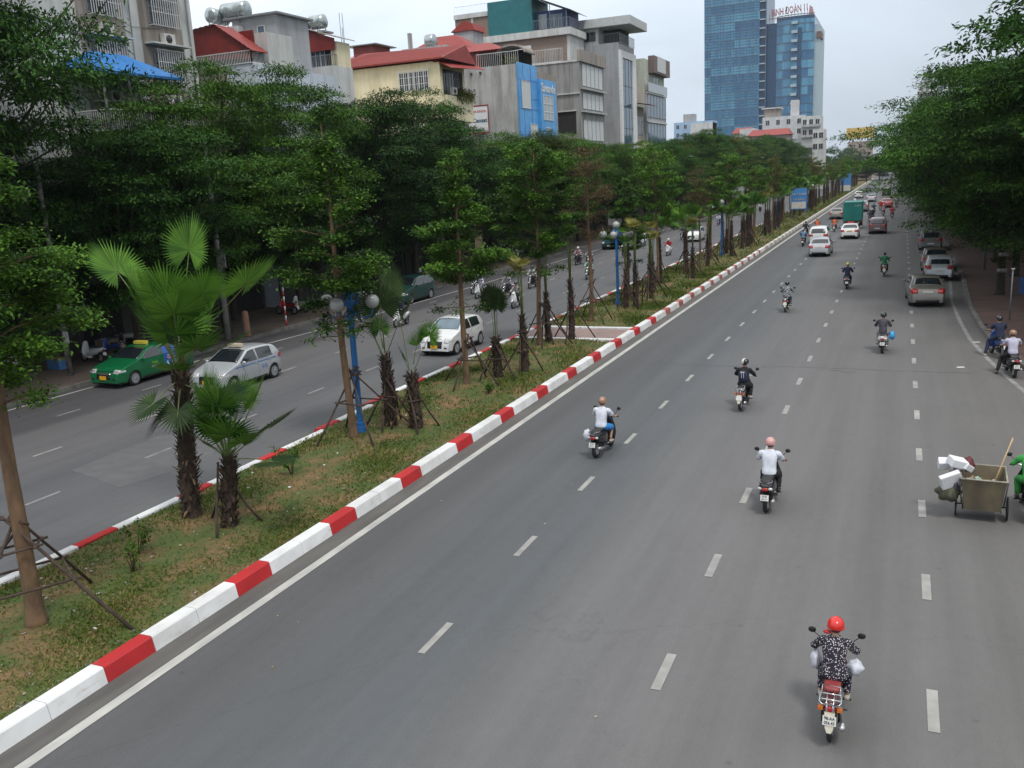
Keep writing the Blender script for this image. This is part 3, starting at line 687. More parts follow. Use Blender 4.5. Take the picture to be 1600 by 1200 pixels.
# ---- the median, from the near end outwards
med = [tiered_tree(21, 9.5, 4.4, 1.45, .12, 24000, low=(3.1, 3.5)), tiered_tree(22, 8.7, 4.0, 1.45, .13, 22000, low=(2.9,)), tiered_tree(23, 8.9, 4.3, 1.95, .14, 30000, low=(3.3,), rounded=True)]
med_far = [tiered_tree(31, 8.5, 4.6, 1.95, .2, 9000, rounded=True), tiered_tree(32, 8.0, 4.5, 1.5, .18, 5200, mat=leaf_olive, rounded=True), tiered_tree(33, 7.7, 4.3, 1.8, .2, 8000, tiers=6, rounded=True)]
bare = tiered_tree(34, 9.0, 4.6, 1.3, .10, 9000, rounded=True, mat=leaf_brown)
near_tree = tiered_tree(20, 9.3, 4.9, 1.6, .10, 42000, tiers=8, low=(4.2,), tk=1.35)
G_T = 'young trees down the median'
TB = [((-14.02, 9.95), near_tree, 0.98, 'tall young tree at the left edge of the picture with painted figures on its trunk', .4),
      ((-14.9, 21.7), med[0], 1.02, 'slim tree on the median right beside the nearest blue lamp post', 1.2),
      ((-14.6, 29.0), med[1], 1.0, 'brown stemmed tree standing in front of the white hatchback', 2.2),
      ((-14.75, 36.9), med[2], 1.0, 'bushy green tree just short of the pink paved crossing', .3),
      ((-14.4, 43.3), med[1], .99, 'withered brown tree just past the pink paved crossing', 3.3)]
for i, ((x, y), ms, s, lb, rz) in enumerate(TB):
    plant_tree('median_tree', bare if i == 4 else ms, (x, y, .13), lb, 'tree', G_T, s, rz)
bpy.data.objects['median_tree'].rotation_euler = (0, .045, 0)
SUP = [((-13.95, 9.95), 1.95, 1.75, (0.9, 1.45), 'brown poles propped round the leftmost tree with painted figures'),
       ((-14.75, 21.9), 2.0, 1.6, (1.1,), 'pole support round the tree next to the nearest blue lamp post'),
       ((-14.4, 29.0), 1.7, 1.3, (.95,), 'pole support round the tree in front of the white hatchback'),
       ((-14.6, 36.9), 1.9, 1.25, (1.0,), 'pole support round the bushy tree before the paved crossing'),
       ((-14.4, 43.4), 2.0, 1.3, (1.1,), 'pole support round the withered tree past the crossing'),
       ((-13.75, 14.85), 1.35, .75, (), 'three short props round the low fan palm at the front'),
       ((-14.35, 23.1), 1.6, .9, (1.0,), 'props round the shaggy palm behind the blue lamp post'),
       ((-13.6, 23.2), 1.5, .85, (.85,), 'props round the low palm with one bright upright leaf'),
       ((-13.9, 30.25), 1.45, .9, (.8,), 'props round the palm topped by a hanging dark fan'),
       ((-13.3, 31.5), 1.5, .9, (.85,), 'props round the slim palm topped by a yellow fan'),
       ((-14.65, 37.7), 1.7, 1.0, (.9,), 'props round the shaggy palm behind the bushy green tree'),
       ((-13.9, 48.0), 1.7, 1.0, (.9,), 'props round the dark palm just right of the blue globe lamp'),
       ((-13.3, 48.9), 1.5, 1.1, (.8,), 'props round the yellow topped palm right of the blue globe lamp'),
       ((-13.65, 38.1), 1.9, 1.15, (), 'long props round the shaggy palm on the paved crossing')]
for i, ((x, y), t, r, rg_, lb) in enumerate(SUP): support((x, y, .13), t, r, rg_, 3 if i in (5, 13) else 4, .35 + i * .5, lb, seed=i)

L1, L2, L3 = palm_leaf, palm_dark, palm_yel
hero_palm((-15.1, 15.1, .12), 3.75, .22, .17, [
    ('open', 85, 80, 0, L1, .1, 1.15), ('open', 178, 50, 0, L1, 0, 1.2), ('open', 200, 64, 15, L1, 0, .92), ('open', 3, 46, 0, L1, 0, 1.25), ('open', 350, 62, -10, L1, 0, .9),
    ('big', 245, 74, 0, L1, -.1, 1.1), ('big', 295, 76, 10, L1, -.1, 1.15), ('big', 210, 66, 0, L1, -.1, 1.05), ('big', 330, 66, 0, L1, -.1, 1.05), ('big', 130, 62, 0, L1, -.1, 1.0), ('big', 45, 62, 0, L1, -.1, 1.0),
    ('big', 20, 30, 0, L2, -.2, 1.0), ('small', 255, 62, 0, L1, -.05, 1.9), ('small', 310, 58, 0, L1, 0, 1.8), ('small', 345, 40, 0, L1, -.1, 1.7), ('small', 90, 60, 0, L1, 0, 1.8), ('big', 312, 52, 0, L1, 0, 1.1), ('small', 250, -35, 0, L2, -.4, 1.5), ('small', 300, -50, 0, L2, -.5, 1.3), ('small', 300, 30, 0, L1, -.3, 1.2), ('small', 205, -58, 0, L2, -.6, 1.5), ('droop', 345, -2, 25, L2, -.5, 1.15)],
    'tallest shaggy fan palm with broad bright leaves, front of the median', 41, boots=420)
hero_palm((-13.72, 14.8, .12), 1.75, .17, .13, [
    ('big', 200, 78, 0, L1, 0, .95), ('big', 290, 68, 0, L1, 0, .95), ('big', 20, 70, 0, L1, 0, .95), ('small', 250, 40, 0, L1, 0, 1.3), ('small', 340, 45, 0, L1, 0, 1.3),
    ('big', 110, 60, 0, L1, 0, .85), ('small', 270, 66, 0, L1, 0, 1.7), ('small', 230, 58, 0, L1, 0, 1.6), ('small', 310, 56, 0, L1, 0, 1.6), ('big', 250, 70, 0, L1, 0, .9), ('small', 170, 50, 0, L1, 0, 1.5), ('droop', 5, 42, 0, L2, 0, 1.05), ('droop', 352, 12, 0, L2, -.05, 1.0)],
    'low fan palm with a short shaggy trunk beside the tallest palm', 42, boots=240)
hero_palm((-14.45, 23.2, .12), 2.3, .2, .13, [
    ('droop', 20, 62, 0, L2, .1, 1.15), ('droop', 300, 70, 0, L2, .1, 1.2), ('small', 150, 75, 0, L1, .2, 1.2), ('open', 175, 62, 0, L2, 0, 1.15), ('droop', 200, 66, 0, L2, 0, 1.2)],
    'thin shaggy palm with long stalks behind the blue lamp post', 43, boots=240)
hero_palm((-13.55, 23.2, .12), 1.75, .19, .13, [
    ('big', 10, 62, 70, L1, .1, .8), ('bunch', 350, 72, 0, L1, .3, 1.2), ('open', 180, 80, 0, L2, .1, 1.2), ('small', 220, 70, 0, L1, .1, 1.0)],
    'low palm holding one bright yellow green leaf upright', 44, boots=200)
hero_palm((-13.9, 30.25, .12), 1.6, .17, .11, [
    ('open', 0, 86, 0, L2, -.1, .62), ('droop', 120, 86, 0, L2, 0, 1.05), ('droop', 240, 86, 0, L2, 0, 1.1), ('droop', 60, 87, 0, L2, 0, 1.0), ('droop', 300, 86, 0, L2, 0, .95)],
    'palm whose dark leaves hang round the top of its stalks', 45, boots=160)
_pl = [o for o in bpy.data.objects if o.name.startswith('fan_palm')]; _pl[0].rotation_euler.y = .075; _pl[1].rotation_euler.y = .14
slimA = slim_palm(51, 2.35, 4.5); slimB = slim_palm(52, 2.9, 5.2, nf=6); slimY = slim_palm(53, 2.3, 4.4, mat=palm_yel, nf=7, fan=.55); slimC = slim_palm(54, 2.5, 4.7, r0=.17, nf=8, mat=leaf_olive)
def full_palm(seed):      # untied palm with an open crown, for the packed rows
    rng = random.Random(seed); t, st, _ = slim_palm(seed, 3.0, 3.6, .17, 5); V = []; F = []; mi = []
    for i in range(14):
        v, f, q = fan_mesh(.75, 22, 2.4, 1.0, seed + i, 1.1, .5, split=.55); M = frond_matrix(3.2, i * 2.4, R(rng.uniform(5, 80)), rng.uniform(-.5, .5)); b = len(V); V += [tuple(M @ Vector(p)) for p in v]; F += [tuple(j + b for j in fc) for fc in f]; mi += q
    return t, st, npmesh('crown', V, F, [palm_leaf, petiole_m], mi=mi)
fullP = full_palm(61)
GP = 'fan palms on the median'
for ms, (x, y), lb, s in ((slimY, (-13.3, 31.5), 'slim palm topped by a yellowed fan in front of the white oncoming scooter', 1), (slimB, (-13.68, 38.2), 'thick shaggy palm standing on the pink paved crossing', 1.0),
                          (slimA, (-14.65, 37.6), 'shaggy palm directly behind the bushy green tree', 1.0),
                          (slimA, (-13.9, 48.0), 'dark shaggy palm close to the right side of the blue globe lamp', .97), (slimY, (-13.5, 48.5), 'shaggy palm with a yellow top two steps right of the blue globe lamp', 1.08)):
    place_slim(ms, (x, y, .12), lb, GP, s, rz=x * 3)
# the rows beyond
rng = random.Random(77)
y = 52.0; k = 0
GS = 'palms and trees far down the median'
while y < 330:
    far = y > 62
    x = -14.1 + rng.uniform(-.9, 1.0); ms = rng.choice([slimA, slimB, slimY, slimC, fullP, fullP] + ([fullP] * 4 if y > 85 else [])); s = rng.uniform(.85, 1.1) * (1 + .2 * min(1, max(0, (y - 90) / 60)))
    lb = ['first', 'second', 'third', 'fourth', 'fifth', 'sixth', 'seventh', 'eighth', 'ninth', 'tenth', 'eleventh', 'twelfth', 'thirteenth'][min(k, 12)] + ' shaggy fan palm in the packed median row past the blue globe lamp' if k < 13 else 'slim shaggy fan palm in the packed median row, short of the far board' if y < 110 else 'small distant fan palm in the hazy far end of the median row'
    place_slim(ms, (x, y, .1), lb, 'fan palms in the packed median row' if y < 110 else 'distant fan palms of the median', s, rng.uniform(0, 6))
    if y < 105: support((x, y, .1), rng.uniform(1.3, 1.9), rng.uniform(.8, 1.15), (rng.uniform(.7, 1.1),), rng.choice([3, 4]), rng.uniform(0, 3), 'thin pole props round a palm or tree of the packed median row', 'pole props in the packed median row', k, parts=False)
    y += rng.uniform(1.9, 3.0) if y < 110 else rng.uniform(2.6, 4.6); k += 1
y = 50.5; k = 0
while y < 330:
    x = -14.6 + rng.uniform(-.5, 1.3)
    ms = bare if k == 2 else med_far[1] if (k % 4 == 2 or (y > 90 and k % 3 == 1)) else rng.choice([med[2], med_far[0], med[2], med[1]]) if y < 75 else med_far[k % 2 * 2]
    lb = ['first', 'second', 'third', 'fourth', 'fifth', 'sixth', 'seventh', 'eighth', 'ninth', 'tenth'][min(k, 9)] + ' slender tree in the packed median row past the blue globe lamp' if y < 110 else 'small distant tree in the hazy far end of the median row'
    e = plant_tree('median_tree', ms, (x, y, .1), lb, 'tree', 'trees in the packed median row' if y < 110 else 'distant trees of the median', rng.uniform(.68, .88), rng.uniform(0, 6), sz=rng.uniform(.82, 1.08))
    e.rotation_euler.x = rng.uniform(-.03, .03); e.rotation_euler.y = rng.uniform(-.03, .03)
    if k == 2: e['label'] = 'bare brownish tree in the packed median row'
    y += rng.uniform(6, 9.5) if y < 110 else rng.uniform(7, 12); k += 1
# saplings and stake in the grass
def sapling(loc, h, label, seed, n=260):
    rng = random.Random(seed); rg = np.random.RandomState(seed); m = MB(); m.sm = True; tips = []
    for i in range(6):
        a = rng.uniform(0, 6.28); l = h * rng.uniform(.5, 1); p = Vector((math.cos(a) * l * rng.uniform(.2, .6), math.sin(a) * l * rng.uniform(.2, .6), l)); m.tube([(0, 0, -.05), p * .5 + Vector((0, 0, .1)), p], [.014, .009, .004], 5); tips.append(p)
    e = empty('sapling', loc); tag(e, label, 'sapling', 'saplings in the median grass'); m.build('stem', bark_b, e)
    C = np.array([tuple(tips[i % 6] * rg.uniform(.55, 1.05)) for i in range(n)]) + rg.normal(0, .05, (n, 3))
    V, F = leaves(C, .09, .045, rng=rg); mobj('leaves', npmesh('leaves', V, F, leaf_med), e)
sapling((-14.55, 12.9, .14), .75, 'leafy sapling beside the far kerb, just left of the tallest palm', 1)
sapling((-13.95, 12.2, .14), .8, 'thin sapling in the grass in front of the tallest palm', 2, 140)
sapling((-14.6, 18.3, .14), .9, 'bushy dark sapling below the drooping dead palm leaf', 3, 420)
sapling((-13.2, 27.8, .14), .4, 'tiny green shoot in the grass below the white hatchback', 4, 200)

# ---- street trees on the left pavement
bigL = [broad_tree(61, 13.2, 5.6, 2.3, n_leaf=95000, clumps=120, leaf=.18), broad_tree(62, 12.6, 5.3, 2.2, n_leaf=90000, clumps=115, mat=leaf_mid, leaf=.18), broad_tree(63, 13.0, 5.8, 2.4, n_leaf=95000, clumps=125, leaf=.18)]
GL = 'big dark street trees of the left pavement'
LT = [(-33.6, 17.5, 0, 1.3, 'huge dark tree cut off by the left edge of the picture'), (-35.2, 24.2, 2, 1.14, 'tall dark tree rising in front of the grey apartment block'),
      (-33.2, 31.5, 0, 1.0, 'dark spreading tree behind the tallest palm leaves'), (-33.6, 38.0, 1, 1.04, 'dark round tree behind the concrete pole below the red gable'),
      (-34.4, 45.8, 1, .99, 'brighter green tree below the white walled house'), (-32.9, 52.5, 2, .98, 'dark tree left of the clinic signboard'), (-34, 60, 0, 1.0, 'dark broad tree below the cream house')]
for x, y, k, s, lb in LT: plant_tree('street_tree', bigL[k], (x, y, .15), lb, 'tree', GL, s, y * .7, sz=s * (1.1, 1.5, .84, 1.06, 1.16, 1.04, 1.08)[LT.index((x, y, k, s, lb))])
for i, (x, yy) in enumerate(((-36.6, 20.5), (-36.4, 27.8), (-36.8, 35), (-36.4, 42), (-36.8, 49.2), (-36.5, 56.5), (-36.7, 64.5))):
    plant_tree('street_tree', bigL[i % 3], (x, yy, .15), 'dim tree close against the shopfronts, ' + ['far left', 'behind the tall dark left tree', 'behind the concrete pole', 'behind the striped post', 'below the pale house', 'below the red top house', 'left of the bushy median tree'][i], 'tree', 'dim trees against the left shopfronts', .82, i * 1.1, sz=.78, mat=leaf_shade)
y = 68; k = 0
while y < 350:
    x = -33.4 + rng.uniform(-1, 1) + (0 if y < 150 else (y - 150) * .02)
    lb = ('dark tree in the row before the blue fronted building, ' + ['left of the signboard', 'under the signboard', 'below the grey side wall', 'below the blue front', 'right of the blue front', 'last of that row'][min(k, 5)] if y < 100 else 'dark tree in the row below the tall grey houses, ' + ['under the bare concrete building', 'right of the concrete building', 'under the narrow grey house', 'under the tall blue glass strip', 'under the red eaves', 'under the glass fronted house', 'right of the glass fronted house', 'next after it', 'last of them'][min(8, max(0, k - 4))] if y < 160 else 'distant rounded tree in the left row below the glass tower')
    plant_tree('street_tree', bigL[k % 3], (x, y, .15), lb, 'tree', {0: 'left row before the blue building', 1: 'left row below the grey houses', 2: 'far left row'}[0 if y < 100 else 1 if y < 160 else 2], rng.uniform(.85, 1.0), rng.uniform(0, 6), sz=(rng.uniform(.82, 1.0) if y < 150 else rng.uniform(1.0, 1.2)) if y > 105 else .9, mat=[None, leaf_mid, leaf_olive2, leaf_mid][k % 4])
    y += rng.uniform(7, 9) if y < 160 else rng.uniform(9, 13); k += 1
# ---- trees arching over the right side
bigR = [broad_tree(71, 12.7, 6.9, 2.0, n_leaf=120000, clumps=190, flat=.30, leaf=.19, mat=leaf_flame, offx=-.2), broad_tree(72, 12.3, 6.7, 2.1, n_leaf=120000, clumps=190, flat=.30, leaf=.19, mat=leaf_flame, offx=-.1), broad_tree(73, 12.5, 5.2, 4.2, n_leaf=26000, clumps=85, flat=.4, leaf=.28, mat=leaf_dark)]
RT = [(5.1, 54.2, 0, .95, 'dark trunked tree with white bands leaning over the parked cars'), (10.2, 48.5, 2, 1.42, 'tall sparse tree in the top right corner of the picture'), (9.6, 39.5, 2, .88, 'dark tree behind the two waiting motorbikes at the right edge'),
      (9.8, 59.5, 2, 1.3, 'tall dark tree rising behind the leaning banded tree'), (6.6, 62.5, 1, 1.0, 'feathery tree behind the leaning banded tree, over the silver parked hatchback')]
for x, y, k, s, lb in RT: plant_tree('street_tree', bigR[k], (x, y, .15), lb, 'tree', 'trees arching over the right side', s, y * 1.3)
y = 71; k = 0
while y < 340:
    x = 6.2 + rng.uniform(-.6, 1.0)
    plant_tree('street_tree', bigR[k % 2], (x, y, .15), 'feathery tree arching over the far right lane, ' + ['just past the parked cars', 'by the grey parked car', 'level with the silver sedan', 'level with the white taxi', 'level with the green truck', 'past the truck', 'level with the red car', 'beyond the red car', 'second beyond the red car', 'third beyond it'][min(k, 9)] if y < 150 else 'distant tree at the far end of the right row', 'tree', 'right row over the far lane' if y < 150 else 'far end of the right row', rng.uniform(.95, 1.08), rng.uniform(0, 6))
    if k % 2: plant_tree('street_tree', bigR[2], (14 + rng.uniform(-2, 2), y + 3, .15), 'dark tree standing behind the right row', 'tree', 'trees behind the right row', rng.uniform(.95, 1.15), rng.uniform(0, 6))
    y += rng.uniform(8, 10); k += 1
# closing the vista
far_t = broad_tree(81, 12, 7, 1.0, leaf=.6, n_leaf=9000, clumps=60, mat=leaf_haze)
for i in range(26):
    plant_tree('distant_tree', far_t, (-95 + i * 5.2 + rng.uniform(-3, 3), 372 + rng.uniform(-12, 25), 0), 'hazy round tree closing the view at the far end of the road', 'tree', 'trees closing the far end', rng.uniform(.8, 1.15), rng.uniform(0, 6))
# ------------------------------------------------------------------ buildings
def wall(name, c, streak=.35, scale=.35, rough=.85):
    """rendered wall with rain streaks running down it"""
    if name in _mats: return _mats[name]
    m = bpy.data.materials.new(name); _mats[name] = m; m.use_nodes = True; N = m.node_tree.nodes; L = m.node_tree.links; b = N['Principled BSDF']; b.inputs['Roughness'].default_value = rough
    tc = N.new('ShaderNodeTexCoord')
    def nz(sc, st, det):
        mp = N.new('ShaderNodeMapping'); mp.inputs['Scale'].default_value = st; L.new(tc.outputs['Object'], mp.inputs[0]); n = N.new('ShaderNodeTexNoise'); n.inputs['Scale'].default_value = sc; n.inputs['Detail'].default_value = det; n.inputs['Roughness'].default_value = .65; L.new(mp.outputs[0], n.inputs[0]); return n.outputs[0]
    a = nz(1.6, (1, 1, .09), 6); c2 = nz(scale, (1, 1, 1), 6)
    r = N.new('ShaderNodeValToRGB'); L.new(a, r.inputs[0]); e = r.color_ramp.elements; e[0].position = .34; e[0].color = (1 - streak, 1 - streak, 1 - streak * 1.1, 1); e[1].position = .56; e[1].color = (1, 1, 1, 1)
    r2 = N.new('ShaderNodeValToRGB'); L.new(c2, r2.inputs[0]); e = r2.color_ramp.elements; e[0].position = .3; e[0].color = (*[x * .78 for x in c], 1); e[1].position = .65; e[1].color = (*c, 1)
    mx = N.new('ShaderNodeMix'); mx.data_type = 'RGBA'; mx.blend_type = 'MULTIPLY'; mx.inputs[0].default_value = 1; L.new(r2.outputs[0], mx.inputs[6]); L.new(r.outputs[0], mx.inputs[7]); L.new(mx.outputs[2], b.inputs['Base Color'])
    return m
W_grey = wall('grey_render', (.46, .46, .455)); W_pale = wall('pale_grey_render', (.62, .63, .62), .25); W_white = wall('blue_white_render', (.60, .66, .74), .18)
W_cream = wall('cream_render', (.80, .72, .50), .18); W_light = wall('apartment_render', (.66, .68, .66), .28, .2); W_conc = wall('bare_concrete', (.33, .33, .32), .45, .25)
W_slate = wall('slate_grey_render', (.40, .41, .43), .2); W_brown = wall('dirty_render', (.34, .30, .27), .4)
red_tin = pm('red_corrugated_tin', (.22, .022, .018), c2=(.15, .018, .016), scale=2, rough=.5); red_roof = pm('red_roof_tin', (.30, .034, .022), c2=(.21, .028, .02), scale=1.5, rough=.55)
teal = pm('teal_cladding', (.012, .16, .17), c2=(.01, .12, .14), scale=1, rough=.5); blue_clad = pm('blue_cladding', (.10, .38, .72), c2=(.06, .27, .60), scale=.8, rough=.4)
blue_deep = pm('blue_frame_paint', (.03, .16, .62), scale=2, rough=.4); blue_roof = pm('blue_roof_tin', (.03, .22, .58), c2=(.03, .16, .44), scale=2, rough=.5)
brick = bpy.data.materials.new('brickwork'); brick.use_nodes = True
def _brick():
    N = brick.node_tree.nodes; L = brick.node_tree.links; tc = N.new('ShaderNodeTexCoord'); mp = N.new('ShaderNodeMapping'); mp.inputs['Rotation'].default_value = (R(90), 0, 0); L.new(tc.outputs['Object'], mp.inputs[0])
    t = N.new('ShaderNodeTexBrick'); t.inputs['Color1'].default_value = (.25, .17, .13, 1); t.inputs['Color2'].default_value = (.18, .125, .10, 1); t.inputs['Mortar'].default_value = (.27, .25, .22, 1); t.inputs['Scale'].default_value = 4; L.new(mp.outputs[0], t.inputs[0]); L.new(t.outputs[0], N['Principled BSDF'].inputs['Base Color']); N['Principled BSDF'].inputs['Roughness'].default_value = .95
_brick()
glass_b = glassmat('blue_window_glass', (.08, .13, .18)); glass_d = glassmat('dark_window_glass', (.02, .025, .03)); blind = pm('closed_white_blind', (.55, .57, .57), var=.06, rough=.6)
glass_w = glassmat('pale_window_glass', (.30, .34, .36), rough=.1)
fr_w = pm('white_frame', (.62, .63, .63), var=.06, rough=.5); fr_g = pm('grey_steel', (.25, .26, .27), var=.15, rough=.45, metal=.3); fr_d = pm('dark_steel', (.035, .035, .04), rough=.5)
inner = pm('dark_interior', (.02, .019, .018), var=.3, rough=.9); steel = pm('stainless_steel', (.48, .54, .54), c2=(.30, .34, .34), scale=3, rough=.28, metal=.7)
dark_wood = pm('shopfront_shutter', (.055, .05, .047), c2=(.03, .03, .03), scale=1.2, rough=.7, stretch=(1, 1, 4))
ac_m = pm('air_conditioner_case', (.55, .55, .52), var=.1, rough=.6)

def window(parent, face, u0, u1, z0, z1, p, glass=glass_b, frame=fr_w, nx=2, nz=1, ft=.06, name='window', cage=None, label=None):
    """window on a wall. face 's': wall facing -Y at y=p, u=x; face 'e': wall facing +X at x=p, u=y"""
    m = MB(); g = MB()
    def B(mb, a0, a1, b0, b1, d0, d1):
        if face == 's': mb.bb(a0, a1, p - d1, p - d0, b0, b1)
        else: mb.bb(p + d0, p + d1, a0, a1, b0, b1)
    for i in range(nx + 1):
        u = u0 + (u1 - u0) * i / nx; w = ft / 2 if 0 < i < nx else ft / 2; B(m, max(u0, u - w), min(u1, u + w) if i < nx else u1, z0, z1, .002, .075)
    for j in range(nz + 1):
        z = z0 + (z1 - z0) * j / nz; 
        for i in range(nx):
            ua = u0 + (u1 - u0) * i / nx + ft / 2; ub = u0 + (u1 - u0) * (i + 1) / nx - ft / 2
            if ub > ua: B(m, ua, ub, max(z0, z - ft / 2), min(z1, z + ft / 2), .004, .073)
    f = m.build(name, frame, parent)
    if label: f['label'] = label
    B(g, u0 + .012, u1 - .012, z0 + .012, z1 - .012, .001, .03); g.build('pane', glass, f)
    if cage:
        c = MB(); d = cage[0]; n = cage[1]
        for i in range(n + 1):
            u = u0 - .05 + (u1 - u0 + .1) * i / n; B(c, u - .014, u + .014, z0 - .1, z1 + .1, d - .028, d)
        for z in (z0 - .1, z0 + (z1 - z0) * .33, z0 + (z1 - z0) * .7, z1 + .1): B(c, u0 - .06, u1 + .06, z - .015, z + .015, d - .06, d - .03)
        for u in (u0 - .06, u1 + .06):
            for z in (z0 - .1, z1 + .1): B(c, u - .015, u + .015, z - .015, z + .015, 0, d - .03)
        c.build('window_cage', fr_w if len(cage) < 3 else cage[2], f)
    return f
def bbx(name, mat, parent, *a, bevel=0):
    m = MB()
    for q in ([a] if not isinstance(a[0], (tuple, list)) else a): m.bb(*q)
    return m.build(name, mat, parent, bevel=bevel)
def railing(parent, pts, z0, h, step=.14, mat=fr_w, name='railing'):
    m = MB()
    for (xa, ya), (xb, yb) in zip(pts[:-1], pts[1:]):
        d = math.hypot(xb - xa, yb - ya); n = max(2, int(d / step)); rz = math.atan2(yb - ya, xb - xa)
        for zz in (z0 + .04, z0 + h): m.box(((xa + xb) / 2, (ya + yb) / 2, zz), (d, .05, .05), rz=rz)
        for i in range(n + 1): t = i / n; m.box((xa + (xb - xa) * t, ya + (yb - ya) * t, z0 + h / 2), (.025, .025, h), rz=rz)
    return m.build(name, mat, parent)
def corrugated(parent, name, mat, a, b, c, d, n=24, amp=.035, th=.03, label=None):
    """ribbed sheet over the quad a-b-c-d (ribs run a->d)"""
    a, b, c, d = map(Vector, (a, b, c, d)); nr = (b - a).cross(d - a).normalized(); V = []; F = []
    for i in range(2 * n + 1):
        t = i / (2 * n); o = nr * (amp if i % 2 else 0); p = a.lerp(b, t) + o; q = d.lerp(c, t) + o
        V += [tuple(p), tuple(q), tuple(p - nr * th), tuple(q - nr * th)]
    for i in range(2 * n):
        k = 4 * i; F += [(k, k + 1, k + 5, k + 4), (k + 2, k + 6, k + 7, k + 3), (k, k + 4, k + 6, k + 2), (k + 1, k + 3, k + 7, k + 5)]
    F += [(0, 2, 3, 1), (8 * n, 8 * n + 1, 8 * n + 3, 8 * n + 2)]
    m = MB(); m.add(V, F); o = m.build(name, mat, parent)
    if label: o['label'] = label
    return o
def ac_unit(parent, face, u, z, p):
    m = MB(); g = MB(); m.m = 0
    if face == 's':
        m.bb(u - .4, u + .4, p - .42, p - .08, z, z + .58); g.lathe([(.22, -.02), (.22, .02)], (u - .1, p - .435, z + .29), 'y', 14)
        m.bb(u - .35, u - .3, p - .4, p - .001, z - .06, z - .002); m.bb(u + .3, u + .35, p - .4, p - .001, z - .06, z - .002)
    else:
        m.bb(p + .08, p + .42, u - .4, u + .4, z, z + .58); g.lathe([(.22, -.02), (.22, .02)], (p + .435, u - .1, z + .29), 'x', 14)
        m.bb(p + .001, p + .4, u - .35, u - .3, z - .06, z - .002); m.bb(p + .001, p + .4, u + .3, u + .35, z - .06, z - .002)
    o = m.build('air_conditioner', ac_m, parent, bevel=.015); g.build('fan_grille', fr_d, o); return o
def tank(parent, x, y, z, r=.55, L=1.6, axis='x', name='water_tank'):
    m = MB(); m.lathe([(.02, -L / 2 - .15), (r * .6, -L / 2 - .1), (r, -L / 2), (r * 1.02, -L / 4), (r, -L / 4 + .03), (r, 0), (r * 1.02, .03), (r, L / 4), (r, L / 2), (r * .6, L / 2 + .1), (.02, L / 2 + .15)], (x, y, z + r + .35), axis, 18)
    o = m.build(name, steel, parent); s = MB()
    for k in (-1, 1):
        c = k * L * .32; dx, dy = (c, 0) if axis == 'x' else (0, c)
        for e in (-1, 1):
            ex, ey = (0, e * r * .8) if axis == 'x' else (e * r * .8, 0); s.box((x + dx + ex, y + dy + ey, z + .3), (.05, .05, .6))
    s.build('tank_stand', fr_g, o); return o
FX = -38.0
def shell(name, y0, y1, xb, z, mat, label, cat='building', x1=FX, group=None, z0=0):
    e = empty(name, (x1, y0, 0)); tag(e, label, cat, group)
    e2 = e.location.copy(); m = MB(); m.bb(xb, x1, y0, y1, z0, z); o = m.build('wall', mat); o.parent = e; o.location = -e2
    class P: pass
    p = P(); p.e = e; p.off = -e2; return p, o
def adopt(p, *objs):
    for o in objs: o.parent = p.e; o.location = p.off + o.location
def kids(p, fn):
    """run fn building top-level pieces in world coordinates, then hang them under the building"""
    before = set(bpy.data.objects); fn(); new = [o for o in bpy.data.objects if o not in before and o.parent is None]
    for o in new: o.parent = p.e; o.location = p.off + o.location
def shopfront(y0, y1, rng, x=FX, h=3.6):
    """ground floor under the trees: shutters, openings, awning and signboard"""
    bbx('ground_floor_shade', pm('shop_wall_painted_shade', (.06, .055, .05), var=.3, scale=1), None, x + .001, x + .002 + .1, y0 + .02, y1 - .02, .15, 4.6); x += .11  # dark panel: the gloom under the canopy is put into its colour
    y = y0 + .3
    while y < y1 - 1.6:
        w = min(rng.uniform(2.2, 3.4), y1 - .3 - y)
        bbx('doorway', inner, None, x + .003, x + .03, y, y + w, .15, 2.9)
        if rng.random() < .5: bbx('shutter', dark_wood, None, x + .032, x + .08, y + .05, y + w - .05, .15, 2.85)
        y += w + .35
# 1. grey apartment block
def b_apartment():
    p, w = shell('apartment_block', 29.0, 43.2, -54, 30, W_light, 'tall grey apartment block with caged windows and wiring at the upper left')
    def f():
        rg = random.Random(2)
        for c, (ya, yb) in enumerate(((35.6, 37.4), (39.7, 41.6))):
            bbx('window_bay', W_brown, None, FX + .002, FX + .14, ya - .55, yb + .55, 6, 30)
            for k in range(6):
                z = 6.9 + k * 3.25; window(None, 'e', ya, yb, z + .1, z + 1.9, FX + .142, glass_d, fr_g, 3, 2, cage=(.42, 12))
                m = MB(); m.bb(FX + .142, FX + .75, ya - .5, yb + .5, z + 2.25, z + 2.33); m.build('window_hood', W_light)
                ac_unit(None, 'e', ya + .8 + .2 * c, z - .95, FX + .142)
                if rg.random() < .6:
                    m = MB()
                    for i in range(4): m.box((FX + .5, ya + .25 + i * .35, z + 1.3), (.02, .26, .5))
                    o = m.build('laundry', pm('hung_laundry', (.4, .35, .4), var=.5, scale=2)); 
        for k in range(5):
            z = 9.6 + k * 3.25; bbx('floor_band', W_grey, None, FX + .002, FX + .06, 29, 35.0, z, z + .1)
        m = MB(); m.sm = True
        m.tube([(FX + .08, 38.5, 30), (FX + .08, 38.6, 22), (FX + .09, 38.4, 15), (FX + .09, 38.5, 6)], .035, 6); m.tube([(FX + .16, 36.9, 16.9), (FX + .17, 38.4, 16.4), (FX + .16, 40.5, 16.6)], .02, 5); m.tube([(FX + .08, 42.8, 30), (FX + .08, 42.8, 3)], .05, 6)
        m.build('drainpipe', fr_g)
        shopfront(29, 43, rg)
    kids(p, f)
b_apartment()
